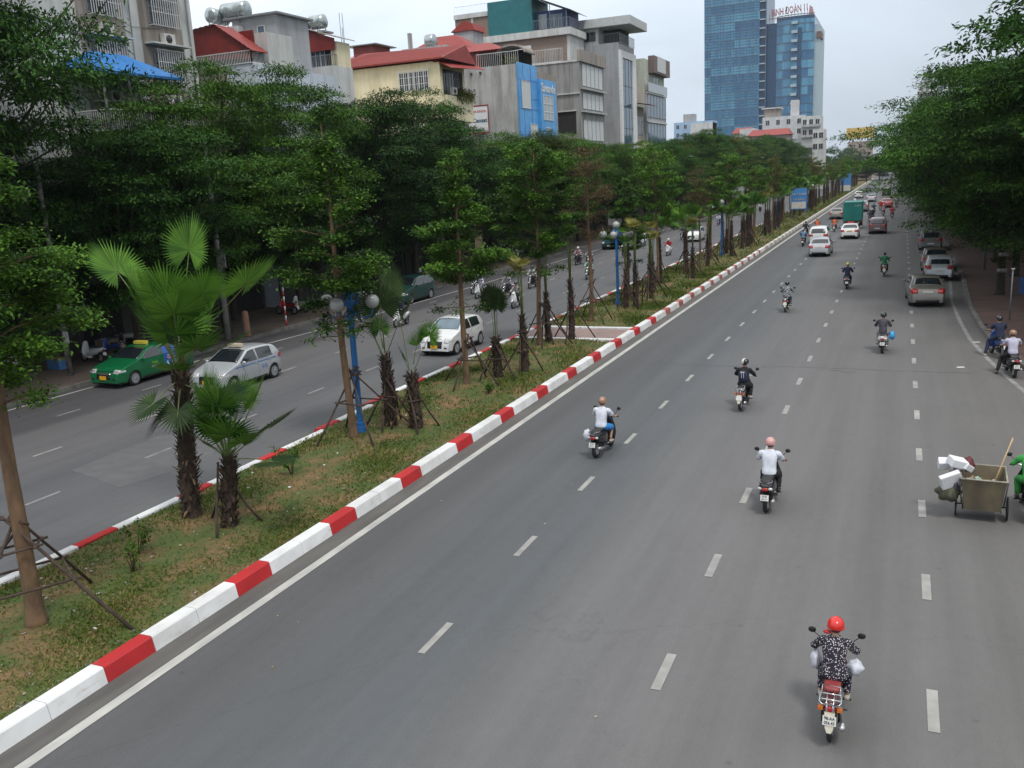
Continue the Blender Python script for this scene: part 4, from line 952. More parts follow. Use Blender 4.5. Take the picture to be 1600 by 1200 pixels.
def b_pavilion():   # blue awning roof in front of the block
    e = empty('blue_roof_terrace', (-36, 33, 0)); tag(e, 'low terrace with a blue tin roof in front of the grey apartment block', 'building')
    p = type('P', (), {})(); p.e = e; p.off = -e.location.copy()
    def f():
        z = 13.9; x0, x1, y0, y1 = -37.9, -34.9, 33.2, 38.6
        m = MB(); m.add([(x0, y0, z), (x1, y0, z - .35), (x1, y1, z - .35), (x0, y1, z), (x0 + 1.3, y0 + 1.0, z + .75), (x0 + 1.3, y1 - 2.2, z + .75), (x0, y0, z - .12), (x1, y0, z - .47), (x1, y1, z - .47), (x0, y1, z - .12)],
                    [(0, 1, 4), (1, 2, 5, 4), (2, 3, 5), (3, 0, 4, 5), (9, 8, 7, 6), (0, 6, 7, 1), (1, 7, 8, 2), (2, 8, 9, 3), (3, 9, 6, 0)])
        m.build('roof', blue_roof)
        bbx('wall', pm('shop_wall_painted_shade', (.06, .055, .05), var=.3, scale=1), None, x0, x1 - 1.4, y0 + .3, y1 - .3, 0, 10.8)  # terrace wall takes the same near-black tone, shade painted as colour
        m = MB()
        for y in (y0 + .3, y0 + 1.9, y0 + 3.6, y1 - .3):
            for x in (x0 + .1, x1 - .35): m.bb(x - .04, x + .04, y - .04, y + .04, 10.8, z - .1 if x < x0 + .3 else z - .43)
        m.build('posts', fr_g); railing(None, [(x0 + .1, y0 + .35), (x1 - .35, y0 + .35), (x1 - .35, y1 - .35)], 10.8, 1.0)
    kids(p, f)
b_pavilion()
# 2. white house with a red tin gable and water tanks
def b_gable():
    p, w = shell('red_gable_house', 47.0, 51.2, -44.5, 15.3, W_white, 'white walled house with a red corrugated gable and two water tanks on top', x1=-36.9)
    def f():
        y = 46.98
        m = MB(); m.bb(-44.5, -39.1, 46.93, 46.995, 12.6, 15.28); m.build('parapet_stain', W_brown)
        # red gable wall hanging over an open caged terrace
        m = MB(); m.prism([(-44.4, y, 16.1), (-37.0, y, 15.55), (-37.0, y, 16.0), (-39.5, y, 17.75), (-44.4, y, 17.3)], (0, .08, 0)); m.build('gable', red_tin)
        corrugated(None, 'roof', red_roof, (-44.5, 46.8, 17.35), (-39.5, 46.8, 17.8), (-39.5, 48.4, 17.8), (-44.5, 48.4, 17.35), 12)
        corrugated(None, 'roof', red_roof, (-39.5, 46.8, 17.8), (-36.8, 46.8, 16.0), (-36.8, 48.4, 16.0), (-39.5, 48.4, 17.8), 8)
        railing(None, [(-44.4, 46.95), (-37.0, 46.95), (-37.0, 48.4)], 15.3, .75, .12)
        bbx('terrace_back_wall', inner, None, -44.4, -37.2, 48.4, 48.45, 15.3, 16.1)
        # stair head with tanks
        bbx('stair_head', W_slate, None, -42.3, -38.6, 52.0, 55.5, 15.2, 19.0); bbx('stair_head_roof', fr_g, None, -42.8, -38.3, 51.7, 55.8, 19.003, 19.12)
        bbx('upper_block', W_pale, None, -40.2, -36.95, 48.6, 51.2, 15.303, 17.3); bbx('red_screen', red_tin, None, -40.6, -37.9, 48.48, 48.56, 16.2, 17.5)
        tank(None, -43.6, 52.2, 18.55, .5, 1.5, 'y'); tank(None, -42.2, 52.4, 18.75, .55, 1.9, 'x')
        bbx('tank_platform', W_pale, None, -44.6, -41.4, 51.4, 53.4, 15.3, 18.5)
        bbx('rear_wall', W_white, None, -44.5, -36.9, 51.22, 56, 0, 15.2)
        window(None, 's', -40.2, -39.6, 17.5, 18.4, 51.99, glass_b, fr_w, 1, 1)
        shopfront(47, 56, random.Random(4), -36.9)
    kids(p, f)
b_gable()
# 3. grey-white house with red tin top storey
def b_redtop():
    p, w = shell('red_top_house', 57.5, 59.8, -47, 16.2, W_pale, 'pale house with a red tin top storey and two steel water tanks')
    def f():
        bbx('low_wing', W_pale, None, -42.2, -38.02, 52.0, 57.4, 0, 12.6)
        z = 16.2; bbx('top_storey', inner, None, -43.6, -38.6, 58.2, 59.7, z, 18.0)
        for k, (xa, xb) in enumerate(((-43.4, -41.4), (-41.2, -39.2))): window(None, 's', xa, xb, z + .1, z + 1.2, 58.19, glass_b, fr_w, 5, 1)
        m = MB(); m.prism([(-43.4, 57.8, 17.3), (-38.1, 57.8, 17.35), (-38.1, 57.8, 18.1), (-40.6, 57.8, 18.95), (-43.4, 57.8, 18.5)], (0, .1, 0)); m.build('gable', red_tin)
        bbx('cream_end', W_cream, None, -38.58, -38.02, 58.0, 59.7, 16.2, 17.9)
        corrugated(None, 'roof', pm('rusty_tin', (.33, .30, .27), c2=(.2, .17, .15), scale=2, rough=.6), (-43.8, 57.6, 18.5), (-40.6, 57.6, 19.02), (-40.6, 60, 19.02), (-43.8, 60, 18.5), 10)
        corrugated(None, 'roof', _mats['rusty_tin'], (-40.6, 57.6, 19.02), (-37.7, 57.6, 18.1), (-37.7, 60, 18.1), (-40.6, 60, 19.02), 10)
        railing(None, [(-43.4, 57.7), (-38.1, 57.7), (-38.1, 59.6)], z, .8, .14, fr_g)
        tank(None, -42.0, 59.5, 18.75, .45, 1.1); tank(None, -40.6, 59.7, 18.85, .5, 1.1)
        bbx('tank_platform', fr_g, None, -42.7, -39.7, 59, 60.3, 18.85, 18.98)
        m = MB(); m.bb(-38.9, -38.87, 60, 60.03, 17.9, 20.2); m.bb(-38.2, -38.17, 59.3, 59.33, 17.9, 20.0); m.build('aerial', fr_g)
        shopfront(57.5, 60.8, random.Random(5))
    kids(p, f)
b_redtop()
def b_link():
    p, w = shell('yellow_link_house', 61.2, 72.3, -46, 12.8, W_cream, 'low cream house hidden by the trees between the red top house and the cream house')
    def f():
        shopfront(61.2, 72, random.Random(6))
    kids(p, f)
b_link()
# 4. cream house with the long red roof
def b_cream():
    p, w = shell('cream_house', 72.8, 78.9, -48.5, 17.9, W_cream, 'cream house with a long red tin roof and a plant filled balcony')
    def f():
        y0 = 72.79; window(None, 's', -41.5, -38.5, 15.6, 17.2, y0, glass_d, fr_w, 6, 1, .09, cage=(.3, 14))
        m = MB()      # pitched red roof, ridge parallel to the side wall
        V = [(-49, 72.3, 18.15), (-36.9, 72.3, 18.05), (-36.9, 77.2, 19.6), (-47.6, 77.2, 19.9), (-49, 79.4, 18.15), (-36.9, 79.4, 18.05)]
        m.add(V, [(0, 1, 2, 3), (3, 2, 5, 4), (0, 3, 4), (1, 5, 2)]); m.bb(-49, -36.9, 72.3, 72.36, 18.0, 18.14); m.build('roof', red_roof)
        m = MB()      # ribs
        for i in range(40):
            x = -48.4 + i * .29; m.tube([(x, 72.3, 18.17), (x + .05 if i < 38 else x, 77.1, 19.65 + (-37 - x) * .02)], .022, 4, sm=False)
        m.build('roof_ribs', red_roof)
        # front: balcony with AC and climbing plants
        bbx('recess', inner, None, FX + .003, FX + .02, 74.0, 78.4, 15.2, 17.4)
        window(None, 'e', 74.4, 76.6, 15.3, 17.2, FX + .02, glass_d, fr_g, 4, 1, cage=(.5, 10, fr_g))
        bbx('balcony', W_cream, None, FX + .003, FX + .8, 73.4, 78.8, 12.9, 15.1, bevel=.05); ac_unit(None, 'e', 75.0, 15.2, FX + .5)
        for k in range(3): window(None, 'e', 73.5 + k * 1.8, 75.1 + k * 1.8, 9.6, 12.7, FX, glass_w, fr_w, 3, 2, .12)
        bbx('wing', W_cream, None, FX + .003, FX + .6, 72.8, 73.3, 9, 17.8)
        rg = np.random.RandomState(4); C = np.stack([rg.uniform(FX + .5, FX + 1.1, 900), rg.uniform(75.4, 78.9, 900), 15.25 + rg.normal(0, .28, 900)], 1); V, F = leaves(C, .3, .1, rg and .6, rng=rg, droop=.3); mobj('balcony_plants', npmesh('balcony_plants', V, F, leaf_olive))
        corrugated(None, 'front_awning', red_roof, (-37.9, 72.6, 18.0), (-37.9, 79.6, 18.4), (-36.2, 79.6, 17.6), (-36.2, 72.6, 17.2), 20)
        shopfront(72.8, 78.9, random.Random(7))
    kids(p, f)
b_cream()
e = empty('red_tin_room', (-52, 84, 0)); tag(e, 'small red tin room on a grey block, peeping over the long red roof', 'building'); bbx('wall', W_cream, e, -4.6, 1.6, 0, 4, 0, 20.6); bbx('tin_room', red_tin, e, -1.2, 1.2, .2, 3.6, 20.603, 21.8); bbx('roof', fr_g, e, -1.9, 1.8, -.2, 4, 21.803, 21.9); m = MB(); m.bb(-2.9, -2.85, 1, 1.05, 20.603, 24); m.build('aerial', fr_g, e)
e = empty('water_tank_block', (-43, 80.6, 0)); tag(e, 'grey roof block with a big steel water tank behind the long red roof', 'building'); bbx('wall', W_grey, e, -2.4, 2.4, 0, 2.4, 0, 20.4); tank(e, .2, 1.2, 20.1, .62, .8); bbx('chimney', W_grey, e, -1.9, -1.6, .4, .8, 20.403, 21.9)
def b_mid():   # red roofs and a railed terrace standing behind the blue fronted building
    p, w = shell('red_roofed_terrace_house', 102.25, 108, -52, 19.6, W_brown, 'house with stepped red roofs and a railed terrace behind the blue fronted building', x1=-39.5)
    def f():
        m = MB()
        def pyr(cx, cy, wx, wy, z0, z1, rx, ry):
            m.add([(cx - wx, cy - wy, z0), (cx + wx, cy - wy, z0), (cx + wx, cy + wy, z0), (cx - wx, cy + wy, z0), (cx - rx, cy - ry, z1), (cx + rx, cy - ry, z1), (cx + rx, cy + ry, z1), (cx - rx, cy + ry, z1)],
                  [(0, 1, 5, 4), (1, 2, 6, 5), (2, 3, 7, 6), (3, 0, 4, 7), (4, 5, 6, 7), (3, 2, 1, 0)])
        pyr(-49.0, 98.2, 4.6, 3.2, 22.0, 24.0, 1.2, .8); m.build('roof', red_roof); m = MB(); pyr(-43.9, 96.6, 3.4, 3, 21.4, 22.5, 1.0, .6); m.build('roof', red_roof)
        bbx('upper_room', red_tin, None, -52.6, -45.65, 95.6, 101, 0, 21.98); bbx('upper_room', red_tin, None, -45.6, -43.4, 94.2, 98.4, 19.42, 21.38); bbx('dark_terrace', inner, None, -43.3, -40.2, 96.5, 98.4, 19.42, 21.3)
        railing(None, [(-43.2, 93.0), (-40.0, 93.0), (-38.3, 93.0)], 19.42, 1.5, .22); m = MB(); n = 10
        for i in range(n): a0, a1 = math.pi * i / n, math.pi * (i + 1) / n; m.prism([(-39.6 + 1.7 * math.cos(a0), 94, 20.9 + .9 * math.sin(a0)), (-39.6 + 1.7 * math.cos(a1), 94, 20.9 + .9 * math.sin(a1)), (-39.6 + 1.6 * math.cos(a1), 94, 20.8 + .8 * math.sin(a1)), (-39.6 + 1.6 * math.cos(a0), 94, 20.8 + .8 * math.sin(a0))], (0, 3, 0))
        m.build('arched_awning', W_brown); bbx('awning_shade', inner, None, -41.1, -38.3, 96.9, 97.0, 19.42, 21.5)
        rg = np.random.RandomState(9); C = np.stack([rg.uniform(-40.6, -38.6, 500), rg.uniform(93.2, 94, 500), 19.6 + np.abs(rg.normal(0, .4, 500))], 1); V, F = leaves(C, .28, .1, rng=rg); mobj('terrace_plants', npmesh('terrace_plants', V, F, leaf_olive))
        bbx('grey_roof_room', W_slate, None, -51.2, -48.6, 104, 107, 19.6, 25.4); m = MB(); m.prism([(-51.5, 103.8, 25.4), (-48.3, 103.8, 25.4), (-48.6, 103.8, 26.2), (-49.6, 103.8, 26.6)], (0, 3.4, 0)); m.build('roof', red_roof)
    kids(p, f)
b_mid()
# 5. building with the blue front
def b_blue():
    p, w = shell('blue_fronted_building', 91.5, 97.2, -45.6, 19.4, W_grey, 'grey building with a bright blue cladded front')
    def f():
        bbx('blue_front', blue_clad, None, FX + .003, FX + .16, 91.7, 97.15, 2.8, 19.6)
        m = MB()
        for z in (8.5, 11.0, 12.2, 14.9, 16.0, 17.9): m.bb(FX + .162, FX + .19, 91.7, 97.1, z, z + .05)
        for y in (93.0, 95.2): m.bb(FX + .162, FX + .185, y, y + .05, 2.8, 19.55)
        m.build('cladding_joints', blue_deep)
        window(None, 'e', 92.4, 94.8, 14.95, 17.85, FX + .19, blind, fr_w, 2, 1, .09); window(None, 'e', 94.5, 96.5, 9.8, 13.4, FX + .19, blind, fr_w, 2, 1, .09)
        bbx('second_front', blue_clad, None, FX + .003, FX + .5, 97.22, 102.2, 2.8, 18.3); bbx('second_wall', W_grey, None, -45.6, FX, 97.22, 102.2, 0, 17.9)
        window(None, 'e', 97.9, 100.9, 13.9, 16.6, FX + .502, glass_w, fr_w, 3, 3, .1)
        tm = textmesh('Savande', 1.35, fr_w, .02, 'sign_lettering', .02); o = mobj('sign_lettering', tm); o.rotation_euler = FACE_RIGHT; o.location = (FX + .53, 99.6, 17.35)
        tm = textmesh('SHOP', .6, fr_w, .02, 'sign_lettering'); o = mobj('sign_lettering', tm); o.rotation_euler = FACE_RIGHT; o.location = (FX + .53, 99.2, 12.9)
        m = MB()
        for x in (-44.3, -43.2, -42.1): m.bb(x - .09, x + .09, 91.3, 91.498, 18.7, 18.95)
        m.bb(-42.6, -41.9, 91.3, 91.498, 15.2, 15.3); m.build('drain_spout', fr_d)
        ac_unit(None, 's', -41.9, 12.3, 91.5)
        bbx('lean_to_roof', pm('green_tin', (.09, .13, .12), rough=.6), None, -43.6, -37.6, 88.0, 91.3, 11.3, 11.42); bbx('lean_to', W_brown, None, -43.4, -38.0, 88.4, 91.3, 0, 11.29)
        window(None, 's', -42.6, -39.0, 9.4, 11.0, 88.39, glass_d, fr_w, 4, 1)
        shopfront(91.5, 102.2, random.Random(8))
    kids(p, f)
    s = empty('signboard', (-42.35, 90.85, 12.35)); tag(s, 'white signboard with red border reading Censat beside the grey wall of the blue fronted building', 'sign')
    m = MB(); m.bb(-1.15, 1.15, -.08, .08, .3, 3.0); m.build('board', pm('white_sign_face', (.66, .68, .70), var=.05), s)
    m = MB(); m.bb(-1.2, 1.2, -.1, .1, 3.0, 3.14); m.bb(-1.2, 1.2, -.1, .1, .16, .3); m.bb(-1.2, -1.15, -.1, .1, .3, 3.0); m.bb(1.15, 1.2, -.1, .1, .3, 3.0); m.build('frame', red_roof, s)
    m = MB(); m.bb(-.7, -.6, -.04, .04, -1.2, .16); m.bb(.6, .7, -.04, .04, -1.2, .16); m.build('posts', fr_g, s)
    text('Censat', .62, pm('sign_ink_blue', (.02, .08, .14)), s, (.18, -.1, 1.55), FACE_BACK, bold=.01); text('NHA KHOA', .36, pm('sign_ink_red', (.5, .05, .05)), s, (0, -.1, 2.5), FACE_BACK)
    text('0243 885 22', .26, _mats['sign_ink_red'], s, (0, -.1, .6), FACE_BACK)
    m = MB(); m.tube([(-.95 + .16 * math.cos(t * .5), -.1, 1.62 + .3 * math.sin(t * .5)) for t in range(2, 11)], .022, 5); m.build('emblem', _mats['sign_ink_blue'], s)
b_blue()
# 6. bare concrete stepped building, brick and teal storeys behind it
def b_conc():
    p, w = shell('bare_concrete_building', 112.3, 122.6, -46.5, 21.6, W_conc, 'bare concrete building with white blinds in its front windows')
    def f():
        bbx('parapet', W_brown, None, (FX - .2, FX + .3, 112.2, 122.7, 21.6, 23.0)); bbx('parapet_cap', W_pale, None, -46.6, FX - .2, 112.2, 112.45, 21.6, 21.8)
        for z0, z1 in ((18.7, 21.4), (15.9, 17.9), (12.0, 14.6)):
            window(None, 'e', 113.2, 121.8, z0, z1, FX + .02, blind, fr_g, 5, 1, .07)
            bbx('sill', W_grey, None, FX + .003, FX + .45, 112.6, 122.4, z0 - .45, z0 - .2)
        bbx('side_opening', inner, None, -44.8, -38.6, 112.27, 112.298, 12.8, 15.6); bbx('side_ledge', W_pale, None, -46.5, FX, 112.1, 112.298, 17.7, 17.85); bbx('side_ledge', W_pale, None, -44.9, -38.5, 112.1, 112.298, 15.62, 15.75)
        railing(None, [(-45.6, 112.4), (-40.2, 112.4)], 21.8, 1.6, .22); bbx('terrace_wall', W_brown, None, -42.8, -40.5, 112.8, 113.0, 21.6, 23.6)
        shopfront(112.3, 122.6, random.Random(9))
    kids(p, f)
    p, w = shell('brick_building', 123.2, 129.6, -60, 26.6, brick, 'brick building carrying a teal cladded top storey with a lean roof', x1=-43.4)
    def f():
        y = 123.18
        bbx('floor_slab', W_pale, None, (-60.3, -42.6, 122.7, 129.6, 26.6, 27.5)); bbx('lower_flat', W_pale, None, -48.5, -43.0, 123.3, 129.6, 21, 26.58)
        bbx('teal_storey', teal, None, -54.95, -48.2, 122.9, 129.3, 27.5, 32.0); bbx('brick_storey', brick, None, -60.2, -54.97, 123.0, 129.3, 27.5, 30.3); bbx('brick_band', W_pale, None, -60.3, -54.97, 122.8, 129.3, 30.3, 30.9)
        bbx('band_post', W_pale, None, -57.6, -57.3, 122.9, 123.0, 27.5, 30.3)
        railing(None, [(-60.2, 123.0), (-55.1, 123.0)], 30.9, 1.1, .3)
        bbx('recessed_rooms', pm('navy_wall', (.04, .08, .2)), None, -48.18, -43.6, 124.4, 129.3, 27.5, 30.2)
        window(None, 's', -47.8, -46.6, 27.9, 29.8, 124.39, glass_w, fr_w, 2, 1); window(None, 's', -46.1, -44.3, 27.9, 29.6, 124.39, glass_b, fr_w, 3, 1)
        corrugated(None, 'lean_roof', pm('grey_tin', (.12, .14, .14), rough=.5), (-48.3, 122.2, 32.1), (-42.3, 122.2, 29.6), (-42.3, 129.5, 29.6), (-48.3, 129.5, 32.1), 20)
        m = MB(); m.bb(-43.2, -43.12, 122.8, 122.88, 27.5, 29.8); m.bb(-45.6, -45.52, 122.8, 122.88, 27.5, 30.8); m.build('roof_post', fr_g); railing(None, [(-48.1, 122.8), (-42.8, 122.8), (-42.8, 129)], 27.5, 1.3, .25, fr_g)
        window(None, 's', -48.2, -46.4, 23.6, 26.0, 123.29, glass_w, fr_w, 2, 1); window(None, 's', -44.6, -43.6, 23.4, 25.6, 123.29, glass_d, fr_w, 1, 1); bbx('sloping_parapet', W_pale, None, -57, -48.6, 122.9, 123.17, 25.2, 25.7)
        bbx('arch_roof', W_brown, None, -50.5, -47.1, 120.4, 123.1, 0, 24.0)
    kids(p, f)
b_conc()
# 7. tall grey house with a flat overhanging roof
def b_tall():
    p, w = shell('tall_grey_house', 130.0, 138.3, -46.8, 25.8, W_slate, 'tall narrow grey house with a jutting white flat roof and a blue glass front')
    def f():
        bbx('glass_front', glass_b, None, FX + .003, FX + .12, 131.0, 136.4, 4, 23.8); m = MB()
        for z in range(5, 23, 3): m.bb(FX + .122, FX + .16, 131.0, 136.4, z, z + .06)
        for y in (132.8, 134.6): m.bb(FX + .122, FX + .15, y, y + .05, 4, 25.2)
        m.build('glazing_bars', fr_d); bbx('white_surround', paint_w, None, (FX + .003, FX + .3, 130.0, 130.98, 2, 24.8), (FX + .003, FX + .3, 136.42, 138.3, 2, 24.8), (FX + .003, FX + .3, 130.99, 136.41, 23.82, 24.8))
        bbx('top_storey', W_pale, None, -46.8, -41.0, 130.2, 137.5, 25.803, 28.0); window(None, 's', -46.4, -41.4, 26.3, 27.6, 130.19, glass_d, fr_g, 6, 1)
        bbx('flat_roof', pm('pale_slab', (.46, .48, .48), rough=.8), None, -47.2, -36.0, 129.2, 138.5, 28.0, 29.2, bevel=.04); bbx('stair_tower', W_slate, None, -49.4, -46.82, 130.6, 135, 0, 29.6)
        bbx('back_room', inner, None, -40.98, -38.4, 133, 137, 25.803, 27.98); railing(None, [(-40.6, 130.1), (-37.9, 130.1), (-37.9, 138.2)], 25.8, 1.3, .2, fr_g)
        shopfront(130, 138, random.Random(10))
    kids(p, f)
    p, w = shell('red_eaved_house', 138.6, 143.4, -44, 17.5, W_brown, 'narrow old house with red eaves squeezed between the grey and glass houses')
    def f():
        corrugated(None, 'roof', red_roof, (-44, 138.5, 19.2), (-44, 143.5, 19.2), (-35.8, 143.5, 17.6), (-35.8, 138.5, 17.6), 14); bbx('balcony', W_cream, None, FX + .003, FX + 1.4, 138.8, 143.2, 11.2, 12.2); window(None, 'e', 139.2, 142.8, 13, 16, FX, glass_d, fr_w, 4, 1)
        bbx('balcony', W_cream, None, FX + .003, FX + 1.1, 138.8, 143.2, 8, 8.8)
    kids(p, f)
b_tall()
def b_glass():
    p, w = shell('glass_fronted_house', 144.0, 157.0, -41.5, 25.0, wall('green_grey_render', (.50, .54, .46), .2), 'house with blue glass bands and a green grey side wall, last before the open sky')
    def f():
        for z0, z1 in ((16.2, 19.6), (12.0, 15.2), (7.6, 11)):
            window(None, 'e', 144.6, 156.6, z0, z1, FX + .3, glass_b, fr_g, 6, 1, .1); bbx('spandrel', W_slate, None, FX + .003, FX + .3, 144, 157, z0 - .9, z1 + .1); bbx('ledge', W_pale, None, FX + .302, FX + .5, 144, 157, z1 + .15, z1 + .35)
        bbx('balcony_front', glass_w, None, FX + .55, FX + .6, 144.2, 156.8, 20.0, 21.4); bbx('sign_box', pm('brown_panel', (.16, .12, .11)), None, FX + .003, FX + 1.0, 146.5, 157.2, 23.0, 25.6); bbx('white_panel', blind, None, FX + 1.003, FX + 1.08, 148.5, 154, 23.3, 25.5)
        window(None, 'e', 145.6, 147.2, 20.2, 22.6, FX, glass_d, fr_w, 1, 1); window(None, 'e', 149.6, 153.2, 20.2, 22.6, FX, glass_d, fr_w, 2, 1)
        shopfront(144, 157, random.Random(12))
    kids(p, f)
b_glass()
# lower houses hidden behind the trees close the gaps of the street wall
def infill(y0, y1, z, mat, label, seed):
    p, w = shell('shop_house', y0, y1, -46, z, mat, label)
    def f():
        rg = random.Random(seed); shopfront(y0, y1, rg); yy = y0 + .6
        while yy < y1 - 1.8:
            window(None, 'e', yy, yy + 1.4, 5.0, 6.8, FX, glass_d, fr_w, 2, 1)
            if z > 9.5: window(None, 'e', yy, yy + 1.4, 8.2, 10, FX, glass_d, fr_w, 2, 1)
            yy += 2.4
    kids(p, f)
infill(6, 16.8, 12, W_grey, 'shop house behind the big tree at the left edge', 21); infill(17, 28.8, 11.5, W_brown, 'dim shop house beside the grey apartment block', 22)
infill(43.4, 46.8, 12.5, W_brown, 'narrow dull house between the apartment block and the red gable house', 23); infill(80.8, 91.3, 9, W_cream, 'low house behind the clinic signboard', 24)
infill(102.4, 112.1, 12.6, W_brown, 'low brown house between the blue front and the bare concrete building', 25)
for i in range(6): infill(157.5 + i * 11, 168 + i * 11, 7.5 + (i % 3), [W_brown, W_pale, W_cream][i % 3], ['low brown shop house', 'low pale shop house', 'low cream shop house'][i % 3] + ' hidden behind the ' + ['first', 'second', 'third', 'fourth', 'fifth', 'sixth'][i] + ' group of trees past the glass fronted house', 30 + i)

# 8. the blue glass tower
def tower():
    tm = bpy.data.materials.new('tower_glass'); tm.use_nodes = True; N = tm.node_tree.nodes; L = tm.node_tree.links; b = N['Principled BSDF']; b.inputs['Roughness'].default_value = .18; b.inputs['Specular IOR Level'].default_value = .6
    tc = N.new('ShaderNodeTexCoord'); s = N.new('ShaderNodeSeparateXYZ'); L.new(tc.outputs['Object'], s.inputs[0])
    def mth(op, a, c=None, d=None):
        k = N.new('ShaderNodeMath'); k.operation = op
        for i, v in enumerate((a, c, d)):
            if v is None: continue
            if isinstance(v, (int, float)): k.inputs[i].default_value = v
            else: L.new(v, k.inputs[i])
        return k.outputs[0]
    # one value per window bay and floor
    xy = mth('ADD', s.outputs[0], s.outputs[1]); bx = mth('FLOOR', mth('DIVIDE', xy, 1.5)); bz = mth('FLOOR', mth('DIVIDE', s.outputs[2], 3.9)); cb = N.new('ShaderNodeCombineXYZ'); L.new(bx, cb.inputs[0]); L.new(bz, cb.inputs[2])
    wn = N.new('ShaderNodeTexWhiteNoise'); L.new(cb.outputs[0], wn.inputs[0]); cb2 = N.new('ShaderNodeCombineXYZ'); L.new(bz, cb2.inputs[2]); bx2 = mth('FLOOR', mth('DIVIDE', xy, 11)); L.new(bx2, cb2.inputs[0]); w2 = N.new('ShaderNodeTexWhiteNoise'); L.new(cb2.outputs[0], w2.inputs[0])
    v = mth('ADD', mth('MULTIPLY', wn.outputs[0], .3), mth('MULTIPLY', w2.outputs[0], .6)); r = N.new('ShaderNodeValToRGB'); L.new(v, r.inputs[0]); e = r.color_ramp.elements
    e[0].position = .1; e[0].color = (.035, .12, .24, 1); e[1].position = .85; e[1].color = (.12, .34, .48, 1); k = e.new(.5); k.color = (.06, .19, .33, 1); L.new(r.outputs[0], b.inputs['Base Color'])
    bar = pm('tower_mullion', (.10, .15, .21), rough=.5); side = pm('tower_side_panel', (.36, .46, .50), rough=.5); deep = pm('tower_deep_glass', (.012, .055, .13), rough=.2, spec=.7)
    e_ = empty('glass_tower', (-75, 450, 0)); tag(e_, 'blue glass office tower with a lower wing carrying rooftop lettering', 'tower')
    X0, X1, X2 = -89.1 + 75, -60.6 + 75, -39.5 + 75
    m = MB(); m.bb(X0, X1 - 3, 0, 30, 0, 104); m.build('main_block', tm, e_)
    m = MB()
    for i in range(1, 27): m.bb(X0 + .01, X1 - 3.01, -.12, -.002, i * 3.9 - .28, i * 3.9 + .05)
    for i in range(1, 27): m.bb(X0 + .01, X1 - 3.01, -.10, -.002, i * 3.9 - 1.4, i * 3.9 - 1.3); m.bb(X0 + .01, X1 - 3.01, -.10, -.002, i * 3.9 - 2.6, i * 3.9 - 2.5)
    m.build('floor_bands', bar, e_)
    m = MB(); x = X0
    while x < X1 - 3: m.bb(x - .04, x + .04, -.16, -.122, 0, 104); x += 1.5
    m.build('mullions', bar, e_)
    m = MB(); m.bb(X1 - 3, X1, 1.0, 29, 0, 104); m.build('balcony_shaft', deep, e_)
    m = MB()
    for i in range(1, 27): m.bb(X1 - 3, X1 - .3, -.1, .98, i * 3.9 - .5, i * 3.9)
    m.build('balconies', side, e_)
    m = MB(); m.bb(X1 - .3, X1, -.3, 1.0, 0, 104); m.build('corner_fin', bar, e_)
    H = 72.3
    m = MB(); m.bb(X1 + .01, X1 + 4.4, 2, 29, 0, H - .6); m.build('recess', deep, e_)
    n = 10; base = X1 + 4.42; pts = []      # gently bowed front
    for i in range(n + 1): t = i / n; pts.append((base + (X2 - base) * t, 1.5 - 2.6 * math.sin(math.pi * t * .9)))
    m = MB(); P = [(x, y, 0) for x, y in pts] + [(X2, 28, 0), (base, 28, 0)]; m.prism(P, (0, 0, H)); m.build('wing', tm, e_)
    m = MB()
    for i in range(1, 20):
        z = i * 3.9
        for (xa, ya), (xb, yb) in zip(pts[:-1], pts[1:]): m.box(((xa + xb) / 2, (ya + yb) / 2 - .08, z), (math.hypot(xb - xa, yb - ya) + .05, .12, .35), rz=math.atan2(yb - ya, xb - xa))
    m.build('floor_bands', bar, e_)
    m = MB()
    for i in range(1, 19): m.bb(base + 7.0, base + 9.6, -2.6, -1.3, i * 3.9 - .3, i * 3.9 + .9)
    m.build('balconies', side, e_); m = MB(); m.bb(base + 9.8, base + 11.4, -1.65, -1.2, 2, H - 4); m.build('dark_strip', deep, e_)
    m = MB(); m.prism([(x, y - .15, H) for x, y in pts] + [(X2, 28, H), (base, 28, H)], (0, 0, 1.2)); m.build('roof_band', deep, e_)
    m = MB(); m.bb(X2 + .01, X2 + 2.4, 1.5, 27, 0, H - 3); m.build('side_wall', side, e_); m = MB(); m.bb(X2 + 1, X2 + 3, .8, 12, H - 9, H - 6.2); m.build('plant_box', pm('brown_louvre', (.16, .10, .09)), e_)
    # rooftop letters
    lt = pm('roof_letters', (.30, .10, .10), var=.1); st = pm('letter_frame', (.2, .1, .08))
    t = text('BINH ĐOÀN 11', 4.3, lt, e_, ((X1 + X2) / 2 - .1, -1.6, H + 3.7), (R(90), R(-3.5), 0), 'roof_lettering', .15, .06, sx=.55)
    m = MB(); m.bb(base - 3.5, X2 - .5, 1.0, 1.2, H + 1.2, H + 1.5)
    for i in range(14): m.bb(base - 3.3 + i * 1.4, base - 3.15 + i * 1.4, .9, 1.1, H, H + 4)
    m.build('letter_frame', st, e_); m = MB(); m.prism([(X2 - 2.6, .3, H + 1.2), (X2 - .2, .3, H + 1.2), (X2 - .9, .3, H + 4.2), (X2 - 2.2, .3, H + 5.4)], (0, .2, 0)); m.build('emblem', pm('pink_panel', (.5, .28, .3)), e_)
tower()
